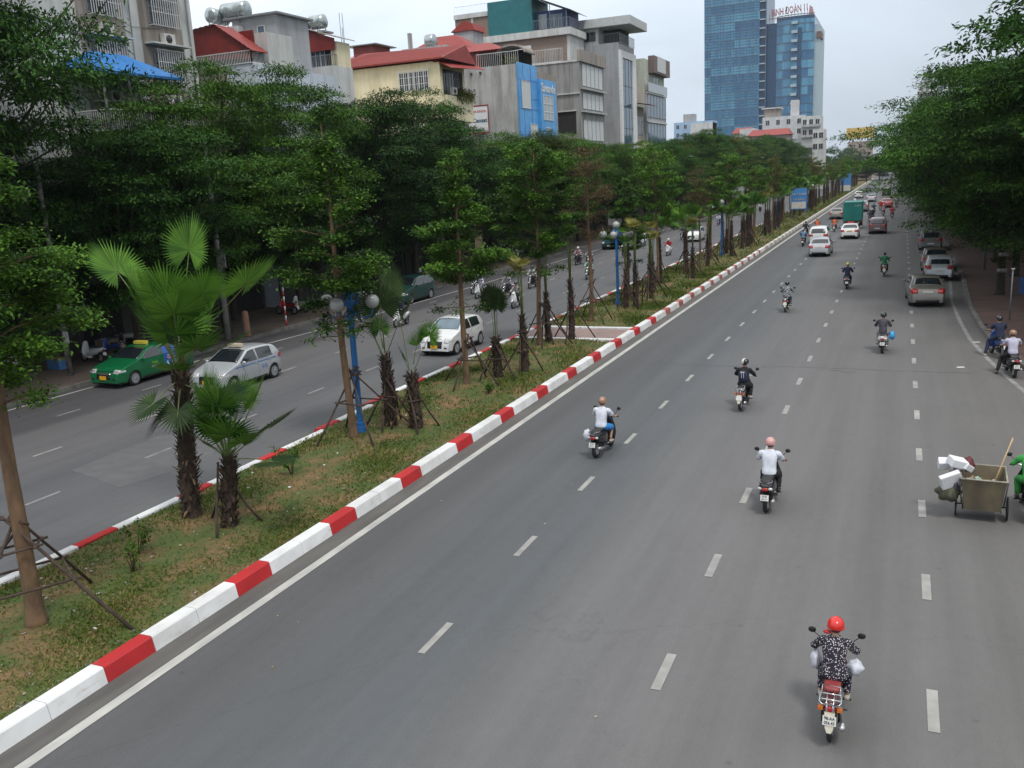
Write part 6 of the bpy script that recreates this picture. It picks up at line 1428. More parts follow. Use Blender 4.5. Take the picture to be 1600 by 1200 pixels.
m = MB(); m.box((-.03, -.36, 1.2), (.012, .02, .22)); m.box((.04, -.36, 1.2), (.012, .02, .22)); m.box((0, -.362, 1.29), (.14, .02, .03)); m.build('reflective_strips', glove, q)
b = put_bike(SC_P, -.45, 37.78, 'white and black scooter with a blue bag on its right side', paint_=P_white); person(b, FIG, 'rider in a dark spotted shirt and black helmet, right lane', cloth('dark_spotted', (.02, .02, .03), c2=(.10, .09, .11)), C_grey, True, True, 'helmet', H_black, shoe_l)
bag((-.1, 38.2, .66), (.11, .16, .17), 'bright blue bag hanging on the white and black scooter', 5, pm('blue_plastic_bag', (.04, .3, .6), rough=.4))
b = put_bike(UB, -5.33, 48.1, 'motorbike of the rider in the checked shirt'); person(b, FIG, 'rider in a black and white checked shirt and jeans', check, C_jean, True, True, 'helmet', H_black, shoe_l)
b = put_bike(SC, -2.81, 57.4, 'silver grey scooter of the rider with the yellow helmet', paint_=P_grey); person(b, FIG, 'rider in a navy shirt with a yellow helmet', C_navy, C_black, True, True, 'helmet', H_yel)
b = put_bike(UB, -.84, 63.9, 'motorbike of the bareheaded rider in green'); q = person(b, FIG, 'rider in a bright green shirt with a white round mark on the back', C_green, C_black, False, True, 'none')
m = MB(); m.lathe([(.055, 0), (.055, .006)], (0, -.205, 1.17), 'y', 16); m.build('round_mark', glove, q)
b = put_bike(SC, -8.34, 88.4, 'scooter riding close to the kerb beside the white car'); person(b, FIG, 'rider in a denim blue shirt beside the white car', C_denim, C_black, True, True, 'helmet', H_blue)
b = put_bike(UB, -6.77, 106.9, 'motorbike ridden between the silver car and the white taxi'); person(b, FIG, 'rider in an orange jacket between the far silver car and the white taxi', C_orange, C_black, True, True, 'none')
b = put_bike(UB, -8.5, 105.5, 'motorbike in front of the white car, by the kerb'); person(b, FIG, 'rider in a faded orange jacket in front of the white car', C_orange, C_khaki, True, True, 'helmet', H_brown)
b = put_bike(UB, -9.3, 101.0, 'dark motorbike just left of the white car roof'); person(b, FIG, 'dark clothed rider just left of the white car roof', C_black, C_black, True, True, 'helmet', H_black)
FRB = [(-3.5, 121.2, C_navy, H_black, 'dark rider right of the green truck'), (-3.35, 125.0, C_black, H_white, 'dark rider with a white helmet right of the green truck'), (-2.2, 135.5, C_pink, H_white, 'rider in pink ahead of the dark red car'), (-1.0, 129.0, C_red, H_red, 'rider in red above the dark red car'),
       (-3.6, 141, C_navy, H_blue, 'distant rider in blue beyond the truck'), (-2.9, 150, C_red, H_white, 'distant rider in a red jacket beyond the truck'), (-.6, 158, C_grey, H_black, 'distant rider in grey under the right trees'), (-1.6, 171, C_black, H_red, 'distant rider with a red helmet in the far right lane'), (-7.4, 168, C_white, H_black, 'distant rider in white in the far left lane')]
for x, y, c, h, lb in FRB:
    b = put_bike(SC, x, y, 'small distant motorbike of the ' + lb, 'distant motorbikes of the near carriageway'); person(b, FIG, lb, c, C_black, True, True, 'helmet', h, group='distant riders of the near carriageway')
# bottom edge: the crown of an orange helmet
b = put_bike(SC, -3.55, 6.35, 'motorbike mostly cut off below the bottom edge of the picture'); person(b, FIG, 'rider whose orange helmet just peeks over the bottom edge', C_navy, C_black, True, True, 'helmet', hm('orange', (.65, .18, .06)))
# waiting bikes at the right edge
b = put_bike(SC_P, 3.82, 34.1, 'dark motorbike stopped on the bay line at the right edge', yaw=R(6)); person(b, FIG_S, 'man in a lavender shirt stopped with one foot on the road at the right edge', C_lav, C_black, False, True, 'helmet', H_brown)
b = put_bike(UB, 3.75, 37.3, 'motorbike with chrome mirrors just ahead of the lavender shirted man', yaw=R(14), paint_=P_blue); person(b, FIG_S, 'man in a navy shirt waiting beside the pavement at the right edge', C_navy, C_navy, False, True, 'helmet', H_black, shoe_l)
# --- oncoming on the far carriageway
def oncoming(x, y, proto, lb_b, lb_p, shirt, legs, helm, pnt=None, g=None, fig=FIG, yaw=180, hat='helmet', mask=True, two=None):
    b = put_bike(proto, x, y, lb_b, 'oncoming motorbikes' if g else None, yaw=R(yaw), paint_=pnt)
    b.location = Vector((x, y, .003)) + Vector((0, .6, 0))
    person(b, fig, lb_p, shirt, legs, True, True, hat, helm, mask=mask, group='oncoming riders' if g else None)
    if two: 
        q = person(b, fig, two[0], two[1], C_black, True, True, 'helmet', two[2], back=.42, dz=.06, mask=True)
oncoming(-24.9, 41.3, SC, 'white scooter partly hidden behind the palm stalks', 'rider with a dark helmet partly hidden behind the palm stalks', C_navy, C_black, H_black, P_white)
oncoming(-21.0, 48.4, SC, 'white scooter oncoming behind the yellow topped palm', 'rider in a pale patterned top on the white oncoming scooter', cloth('pale_pattern', (.5, .47, .45), c2=(.18, .16, .16)), C_black, H_black, P_white)
oncoming(-29.4, 52.6, SC, 'black scooter on the far side of the road by the pavement', 'rider in a pink white shirt on the black scooter by the pavement', C_pink, C_black, H_black)
oncoming(-25.3, 52.4, SC, 'scooter of the rider with the white hat', 'rider in a lilac shirt and white round hat', C_lav, C_grey, H_white, P_white, hat='hat')
oncoming(-26.6, 54.5, UB, 'dark motorbike left of the white hatted rider', 'rider in white partly hidden by the tree trunk', C_white, C_black, H_black)
oncoming(-23.6, 53.0, UB, 'dark motorbike right of the white hatted rider', 'rider in grey right of the white hatted rider', C_grey, C_black, H_black)
oncoming(-23.6, 57.5, UB, 'motorbike behind the white oncoming scooter', 'rider in a wrinkled grey raincoat behind the white scooter', cloth('raincoat', (.42, .42, .42)), C_black, H_black)
oncoming(-25.6, 73.2, SC, 'dark scooter left of the withered tree trunk', 'rider in pale clothes left of the withered tree trunk', C_pink, C_black, H_white)
oncoming(-24.0, 71.5, SC, 'scooter just right of the withered tree trunk', 'rider with a white face mask just right of the withered tree trunk', C_grey, C_black, H_white)
oncoming(-21.1, 62.6, UB, 'teal motorbike right behind the withered tree', 'rider in mint green right behind the withered tree', cloth('mint', (.3, .5, .42)), C_black, H_white, P_green)
oncoming(-20.2, 69.8, UB, 'blue motorbike between the globe lamp and the shaggy palm', 'rider in dark blue between the globe lamp and the shaggy palm', C_navy, C_jean, H_blue, P_blue)
oncoming(-23.2, 79.5, SC, 'scooter behind the yellow topped shaggy palm', 'rider in light clothes behind the yellow topped shaggy palm', C_white, C_pink, H_black)
oncoming(-19.4, 80.6, SC, 'white scooter of the red shirted oncoming rider', 'oncoming rider in a red shirt on a white scooter', C_red, C_white, H_white, P_white)
for i, (x, y) in enumerate(((-24.8, 92), (-22.2, 99), (-26.4, 96), (-21.0, 108), (-24.5, 113), (-22.8, 124), (-27, 118), (-20.6, 131), (-24, 139), (-26, 150), (-22, 158))):
    oncoming(x, y, [SC, UB][i % 2], 'small distant oncoming motorbike seen between the far median palms', 'small distant oncoming rider seen between the far median palms', [C_white, C_navy, C_grey, C_red, C_pink][i % 5], C_black, [H_white, H_black, H_blue][i % 3], [P_white, None, P_blue][i % 3], g=1)
# parked bikes in the shade of the left pavement
rng = random.Random(5)
for i, (x, y) in enumerate(((-33.4, 21.2), (-33.6, 22.3), (-34.0, 29.8), (-33.9, 30.9), (-34.1, 32.0), (-33.7, 44.2), (-33.5, 45.1), (-33.8, 46.1), (-33.4, 59.6), (-33.5, 60.6), (-33.6, 61.7), (-33.5, 62.7), (-33.3, 77), (-33.4, 78.2), (-33.3, 79.3))):
    b = put_bike([SC, UB][i % 2], x, y, ['black ', 'red ', 'white ', 'blue '][i % 4] + ['motorbike parked in the shade at the far left', 'motorbike parked in the shade behind the tall palm', 'motorbike parked by the striped post', 'motorbike parked on the shaded pavement beyond the bushy tree', 'motorbike parked on the far shaded pavement'][0 if i < 2 else 1 if i < 5 else 2 if i < 8 else 3 if i < 12 else 4], 'parked motorbikes %s' % ['far left', 'behind the tall palm', 'by the striped post', 'beyond the bushy tree', 'far pavement'][0 if i < 2 else 1 if i < 5 else 2 if i < 8 else 3 if i < 12 else 4], yaw=R(80 + rng.uniform(-8, 8)), paint_=[None, P_red, P_white, P_blue][i % 4]); b.location.z = .153
for pr in (SC, UB, SC_P):
    for ch in list(pr.children_recursive): bpy.data.objects.remove(ch)
    bpy.data.objects.remove(pr)

# ------------------------------------------------------------------ cars
car_glass = pm('car_glass', (.015, .02, .024), rough=.05, var=.2, scale=1, spec=1.0); wind_b = pm('reflecting_windscreen', (.10, .16, .20), rough=.08, var=.3, scale=.8, spec=1.0); under = pm('underbody', (.008, .008, .008), rough=.9)
SIL = {
 'sedan': (4.42, 1.73, 2.6, [(-2.21, .28), (-2.20, .5), (-2.17, .72), (-2.10, .9), (-1.98, 1.0), (-1.6, 1.05), (-1.45, 1.07), (-.95, 1.38), (-.6, 1.46), (0, 1.475), (.35, 1.43), (1.1, 1.02), (1.3, .98), (1.85, .86), (2.05, .76), (2.17, .58), (2.20, .42), (2.21, .26)], (-.95, -1.42), (.38, 1.06), (-1.25, .95)),
 'hatch': (3.77, 1.68, 2.43, [(-1.885, .28), (-1.875, .5), (-1.84, .8), (-1.79, 1.0), (-1.52, 1.36), (-1.4, 1.43), (-1.0, 1.49), (-.3, 1.52), (.15, 1.48), (.9, 1.06), (1.1, 1.0), (1.55, .88), (1.75, .76), (1.85, .58), (1.875, .42), (1.885, .26)], (-1.50, -1.76), (.18, .86), (-1.2, .75)),
 'suv': (4.4, 1.8, 2.6, [(-2.2, .32), (-2.19, .55), (-2.15, .85), (-2.1, 1.05), (-1.85, 1.48), (-1.7, 1.58), (-1.2, 1.66), (-.4, 1.69), (.15, 1.64), (.85, 1.16), (1.05, 1.1), (1.75, .98), (2.0, .86), (2.15, .62), (2.19, .45), (2.2, .3)], (-1.82, -2.08), (.18, .82), (-1.5, .75))}
def car(kind, pnt, label, loc, yaw=0., taxi=None, plate=plate_m, ws=None, extra=None, rear_plate=True, cat='car', group=None, name='car', lights_on=False):
    L, W, wb, sil, rw, fw, sw = SIL[kind]; hw = W / 2; Hm = max(z for _, z in sil); belt = .98 if kind != 'suv' else 1.08
    # resample the silhouette
    pts = [Vector((a, b)) for a, b in sil]; seg = [(pts[i + 1] - pts[i]).length for i in range(len(pts) - 1)]; tot = sum(seg)
    cum = [0]
    for s in seg: cum.append(cum[-1] + s)
    def at(t):
        d = t * tot
        for i in range(len(seg)):
            if d <= cum[i + 1] or i == len(seg) - 1:
                u = (d - cum[i]) / seg[i]; p0 = pts[max(0, i - 1)]; p1 = pts[i]; p2 = pts[i + 1]; p3 = pts[min(len(pts) - 1, i + 2)]
                q = .5 * ((2 * p1) + (-p0 + p2) * u * .6 + (2 * p0 * .6 - (5 - 0) * p1 * 0 - p1 * 0 + 0 * p3) * 0) if False else p1.lerp(p2, u); return q
    n = 84; S = [at(i / n) for i in range(n + 1)]
    for _ in range(2): S = [S[0]] + [(S[i - 1] + 2 * S[i] + S[i + 1]) / 4 for i in range(1, n)] + [S[-1]]
    def wd(z, y):
        if z < .62: w = .94 + .06 * (z - .2) / .42
        elif z < belt: w = 1.0 - .02 * (z - .62) / (belt - .62)
        else: w = .98 - .25 * ((z - belt) / (Hm - belt)) ** 1.05
        e = max(0, abs(y) - (L / 2 - .55)) / .55; return hw * w * (1 - .17 * e * e)
    ar = .345 if kind != 'suv' else .375; wr = .30 if kind != 'suv' else .335
    def zlow(y):
        z = .2 if abs(y) < L / 2 - .3 else .24
        for c in (-wb / 2 - .02, wb / 2 + .04):
            d = abs(y - c)
            if d < ar: z = max(z, wr + math.sqrt(ar * ar - d * d) - .01)
        return z
    vs = [0, .35, .65, .85, .95, 1.0]; ss = [.04, .1, .2, .32, .45, .58, .7, .82, .92, 1.0]
    V = []; K = None
    for p in S:
        y, z = p; row = []; w = wd(z - .03, y); crown = .05 if z > 1.2 else .035
        for v in vs: row.append((v * w, y, z - crown * v ** 3 * (1 if z > .6 else .3)))
        z1 = row[-1][2]; zl = min(zlow(y), z1 - .001)
        for s in ss: zz = z1 + (zl - z1) * s; row.append((max(wd(zz, y), w) if s < .06 and z < belt else wd(zz, y), y, zz))
        row.append((row[-1][0] * .93, y, zl)); K = len(row); V += row
    m = MB(); m.sm = True; nn = len(S); full = V + [(-x, y, z) for x, y, z in V]; off = len(V); F = []
    for i in range(nn - 1):
        for j in range(K - 1): a = i * K + j; F.append((a, a + K, a + K + 1, a + 1)); F.append((off + a, off + a + 1, off + a + K + 1, off + a + K))
    m.add(full, F); e = empty(name); tag(e, label, cat, group); body = m.build('body', pnt, e)
    m = MB(); m.bb(-hw * .86, hw * .86, -L / 2 + .12, L / 2 - .12, .17, .72); m.build('underbody', under, e)
    def top(t, v, o=.006):
        i = max(0, min(n - 1e-6, t * n)); a = int(i); u = i - a; p = S[a].lerp(S[a + 1], u); d = (S[min(n, a + 1)] - S[max(0, a - 1) if a else 0]).normalized(); nr = Vector((-d.y, d.x)); w = wd(p.y - .03, p.x); z = p.y - (.05 if p.y > 1.2 else .035) * abs(v) ** 3
        return (v * w, p.x + nr.x * o, z + nr.y * o)
    def tfind(y, z=None, front=True):    # arc parameter where the silhouette passes y (or height z on the front or rear face)
        best = min(range(n + 1), key=lambda i: abs(S[i].x - y) if z is None else (abs(S[i].y - z) + (0 if (S[i].x > 0) == front else 9) + (0 if abs(S[i].x) > L / 2 - .6 else 5))); return best / n
    def tpatch(nm, t0, t1, v0, v1, mat, nt=6, nv=10, o=.006, par=e, trap=0.):
        V = []; 
        for i in range(nt + 1):
            for j in range(nv + 1):
                t = t0 + (t1 - t0) * i / nt; v = v0 + (v1 - v0) * j / nv; v *= 1 - trap * (i / nt); V.append(top(t, v, o))
        b = len(V)
        for i in range(nt + 1):
            for j in range(nv + 1):
                t = t0 + (t1 - t0) * i / nt; v = v0 + (v1 - v0) * j / nv; v *= 1 - trap * (i / nt); V.append(top(t, v, o - .02))
        F = []
        for i in range(nt):
            for j in range(nv): a = i * (nv + 1) + j; F.append((a, a + nv + 1, a + nv + 2, a + 1))
        for i in range(nt): a = i * (nv + 1); F += [(a, a + b, a + b + nv + 1, a + nv + 1), (a + nv, a + nv + nv + 1, a + b + nv + nv + 1, a + b + nv)]
        for j in range(nv): F += [(j, j + 1, j + 1 + b, j + b), (nt * (nv + 1) + j, nt * (nv + 1) + j + b, nt * (nv + 1) + j + 1 + b, nt * (nv + 1) + j + 1)]
        k = MB(); k.sm = True; k.add(V, F); return k.build(nm, mat, par)
    def spatch(nm, ys, zb, zt, mat, s, o=.006, nz=3):
        V = []; F = []; m_ = len(ys)
        for y in ys:
            b_, t_ = zb(y), zt(y)
            for j in range(nz + 1): z = b_ + (t_ - b_) * j / nz; V.append((s * (wd(z, y) + o), y, z))
        for i in range(m_ - 1):
            for j in range(nz): a = i * (nz + 1) + j; F.append((a, a + nz + 1, a + nz + 2, a + 1))
        k = MB(); k.sm = True; k.add(V, F); return k.build(nm, mat, e)
    tpatch('windscreen', tfind(fw[0]), tfind(fw[1]), -.90, .90, ws or car_glass, trap=0); tpatch('rear_window', tfind(rw[1]), tfind(rw[0]), -.80 if kind != 'sedan' else -.84, .80 if kind != 'sedan' else .84, car_glass)
    def roofz(y): i = min(range(n + 1), key=lambda i: abs(S[i].x - y)); return S[i].y
    for s in (-1, 1):
        a, b_ = sw; mid = (a + b_) / 2 - .05
        for ya, yb in ((a, mid - .04), (mid + .04, b_)):
            ys = [ya + (yb - ya) * i / 8 for i in range(9)]; spatch('side_window', ys, lambda y: belt + .02, lambda y: max(belt + .04, min(roofz(y) - .10, Hm - .115)), car_glass, s)
        spatch('door_seam', [mid - .006, mid + .006], lambda y: .34, lambda y: belt, blackp, s, .003); spatch('door_seam', [b_ - .1, b_ - .09], lambda y: .34, lambda y: belt - .02, blackp, s, .003); spatch('sill', [-wb / 2 + .42, 0, wb / 2 - .4], lambda y: .2, lambda y: .29, blackp, s, .008)
        for yy in (mid + .12, a + .22): k = MB(); k.box((s * (wd(.86, yy) + .012), yy, .86), (.02, .16, .028)); k.build('door_handle', pnt, e)
        k = MB(); k.ball((s * (hw + .09), b_ - .06, belt + .06), .1, 10, 6, (.95, .5, .62)); k.box((s * (hw - .0), b_ - .05, belt + .03), (.12, .04, .03)); k.build('mirror', pnt, e)
        for yy in (-wb / 2 - .02, wb / 2 + .04):
            w_ = wheel(e, s * (hw - .11), yy, wr, .2, spokes=8, rr=.66); 
    tl0, tl1 = (tfind(0, .74, False), tfind(0, .95, False)) if kind == 'sedan' else (tfind(0, .78, False), tfind(0, .99, False))
    for s in (-1, 1):
        o = tpatch('tail_light', tl0, tl1, s * .62, s * .99, red_l, 3, 4, .012)
        spatch('tail_light', [-L / 2 + .03, -L / 2 + .14, -L / 2 + .3], lambda y: .76 if kind == 'sedan' else .82, lambda y: (.93 if kind == 'sedan' else 1.0) - .03 * (y + L / 2), red_l, s, .012)
        tpatch('headlight', tfind(0, .64, True), tfind(0, .80, True), s * .62, s * .97, clear_l, 3, 4, .01); spatch('headlight', [L / 2 - .42, L / 2 - .2, L / 2 - .06], lambda y: .66, lambda y: .70 + .10 * (L / 2 - y + .1), clear_l, s, .01)
        tpatch('fog_lamp', tfind(0, .36, True), tfind(0, .44, True), s * .7, s * .9, blackp, 2, 3, .008)
    tpatch('grille', tfind(0, .36, True), tfind(0, .66, True), -.52, .52, blackp, 3, 6, .01); tpatch('grille_bar', tfind(0, .60, True), tfind(0, .625, True), -.5, .5, chrome, 2, 6, .02)
    tpatch('rear_bumper_insert', tfind(0, .30, False), tfind(0, .40, False), -.8, .8, blackp, 2, 6, .01)
    rp = top(tfind(0, .62 if kind != 'sedan' else .80, False), 0, .02); k = MB(); k.box((0, rp[1] - .01, rp[2]), (.5, .02, .11)); k.build('number_plate', plate, e)
    fp = top(tfind(0, .46, True), 0, .03); k = MB(); k.box((0, fp[1] + .01, fp[2]), (.34, .02, .16)); k.build('number_plate', plate, e)
    k = MB(); k.box((.2, (fw[0] + fw[1]) / 2 + .38, 1.0), (.5, .02, .015), rz=.15); k.build('wiper', blackp, e)
    if taxi: k = MB(); k.bb(-.3, .3, -.12, .12, Hm + .005, Hm + .13); k.bb(-.35, .35, -.03, .03, Hm - .01, Hm + .004); k.build('roof_sign', taxi, e, bevel=.02)
    if extra: extra(e, spatch, tpatch, wd, belt)
    e.location = (loc[0], loc[1], loc[2] if len(loc) > 2 else .003); e.rotation_euler.z = yaw; return e
P_silver = paint('silver', (.42, .43, .45), .35); P_ltsil = paint('light_silver', (.50, .53, .55), .3); P_taxi = paint('taxi_green', (.006, .13, .045)); P_champ = paint('champagne', (.21, .195, .17), .35); P_bronze = paint('bronze', (.17, .13, .11), .3); P_wine = paint('wine', (.13, .065, .075), .25); P_dgreen = paint('dark_green', (.02, .07, .06), .2)
sign_y = pm('yellow_taxi_sign', (.62, .52, .08), rough=.4); sign_w = pm('pale_taxi_sign', (.55, .48, .36), rough=.4); sign_r = pm('red_taxi_sign', (.5, .05, .05), rough=.4)
def deco_green(e, sp, tp, wd, belt):
    ad = pm('blue_advert_film', (.02, .06, .30), c2=(.03, .12, .42), scale=3, rough=.35); ys = [-1.2 + .11 * i for i in range(9)]
    ar = lambda y: max(.28, .30 + math.sqrt(max(0, .36 ** 2 - (y + 1.32) ** 2)))
    sp('door_advert', ys, ar, lambda y: belt, ad, -1, .007); sp('door_advert', [-1.0, -.6, -.34], lambda y: belt + .02, lambda y: 1.30 - .12 * abs(y + .5), ad, -1, .009)
    tx = lambda s, sz, y, z, m: text(s, sz, m, e, (-(wd(z, y) + .012), y, z), (R(90), 0, R(-90)), depth=.002, bold=.002)
    tx('KENKO', .15, -.75, .78, pm('advert_orange', (.75, .35, .15))); tx('SUA CHUA', .08, -.72, .90, glove); tx('0243 8', .08, -.85, .60, glove); tx('TAXI', .15, .22, .74, pm('lime_ink', (.25, .55, .05))); tx('32 53 53 53', .085, .2, .60, glove)
    m = MB(); m.ball((-(wd(.55, -.52) + .004), -.52, .55), .12, 14, 8, (.06, .75, 1.3)); m.build('advert_picture', pm('advert_mint', (.3, .62, .58)), e)
car('sedan', P_taxi, 'green taxi with a blue door advert on the far side of the road', (-29.6, 28.1), R(180), sign_y, plate_y, extra=deco_green)
def deco_silver(e, sp, tp, wd, belt):
    sp('side_stripe', [-1.6 + .3 * i for i in range(10)], lambda y: .86, lambda y: .90, pm('blue_stripe', (.05, .15, .45)), -1, .007)
    for y in (-.72, -.52): text('Q', .2, pm('stripe_blue', (.08, .2, .5)), e, (-(wd(.66, y) + .01), y, .66), (R(90), 0, R(-90)), depth=.002)
car('hatch', P_ltsil, 'silver hatchback taxi with a pale roof sign behind the tallest palm', (-24.35, 27.9), R(180), sign_w, plate_y, extra=deco_silver)
car('hatch', P_white, 'white hatchback driving towards the viewer beside the median', (-18.75, 36.1), R(180), None, plate_y, ws=wind_b)
car('suv', P_dgreen, 'grey green car parked by the left pavement behind the palm leaf', (-29.6, 51.2), R(180)); car('suv', P_dgreen, 'dark green car behind the blue globe lamp', (-27.3, 90.5), R(180), ws=wind_b)
car('hatch', P_white, 'small white car oncoming between the far median palms', (-20.5, 98), R(180))
car('sedan', P_silver, 'silver sedan with lit red tail lamps leading the near cluster of cars', (-6.05, 79.9)); car('suv', P_white, 'white car just ahead of the silver sedan', (-7.1, 92.0)); car('sedan', P_white, 'white taxi with a red roof sign behind the green truck', (-4.6, 97.8), 0, sign_r, plate_y)
car('suv', P_wine, 'dark wine coloured car right of the green truck', (-2.15, 103.9)); car('sedan', P_champ, 'pale champagne sedan by the kerb far ahead', (-8.05, 132.3)); car('sedan', P_red, 'red car far ahead beyond the wine coloured one', (-2.1, 160.5)); car('suv', P_grey, 'grey car just ahead of the green truck', (-5.4, 150))
car('sedan', P_silver, 'small silver car far up the road', (-5.2, 185)); car('hatch', P_white, 'tiny white car at the far end of the road', (-8.2, 205)); car('suv', P_black, 'tiny black car at the far end of the road', (-3.0, 215))
car('sedan', P_champ, 'champagne sedan parked at the bay corner with bright tail lamps', (1.35, 52.3), R(3)); car('hatch', P_ltsil, 'silver hatchback parked on the pavement edge behind the champagne sedan', (2.35, 63.0)); car('sedan', P_bronze, 'dark bronze car half hidden ahead of the silver parked hatchback', (2.3, 68.6)); car('suv', P_grey, 'grey car parked under the trees further up the right side', (2.4, 84))
# --- green box truck
def truck():
    e = empty('truck', (-5.05, 110.4, 0)); tag(e, 'teal green box truck among the cars', 'truck'); m = MB(); m.bb(-1.0, 1.0, 0, 4.3, .95, 3.05); bx = m.build('cargo_box', pm('truck_teal', (.012, .22, .19), c2=(.01, .17, .15), scale=1, rough=.45), e, bevel=.02)
    m = MB()
    for i in range(9): m.bb(-.94 + i * .235, -.92 + i * .235, -.02, -.002, 1.0, 3.0)
    for z in (1.0, 2.98): m.bb(-1.0, 1.0, -.03, -.002, z - .03, z + .03)
    m.bb(-.012, .012, -.05, -.003, 1.0, 2.96); m.build('door_ribs', pm('truck_teal_dark', (.01, .15, .13)), bx); text('2.75T', .26, glove, e, (.55, -.04, 2.62), FACE_BACK)
    m = MB(); m.bb(-1.0, 1.0, -.1, .02, .75, .93); m.build('rear_beam', fr_d, e); m = MB(); m.bb(-.45, .45, 0, 5.8, .55, .9); m.build('chassis', under, e)
    m = MB(); loft(m, [(4.45, 1.35, .93, .75), (4.6, 1.4, .97, .95), (5.3, 1.4, .97, .95), (5.9, 1.1, .95, .65), (6.0, 1.05, .9, .6)], 16, e=.4); cb = m.build('cab', P_grey, e); m = MB(); m.box((0, 5.72, 1.75), (1.6, .05, .6), rx=R(-28)); m.build('windscreen', car_glass, cb)
    for s in (-1, 1):
        for y in (1.0, 5.0): wheel(e, s * .82, y, .4, .24, spokes=6, rr=.5)
        m = MB(); m.box((s * .8, -.12, .84), (.22, .04, .09)); m.build('tail_light', red_l, e); m = MB(); m.box((s * 1.12, 5.6, 1.8), (.12, .06, .3)); m.build('mirror', blackp, e)
truck()
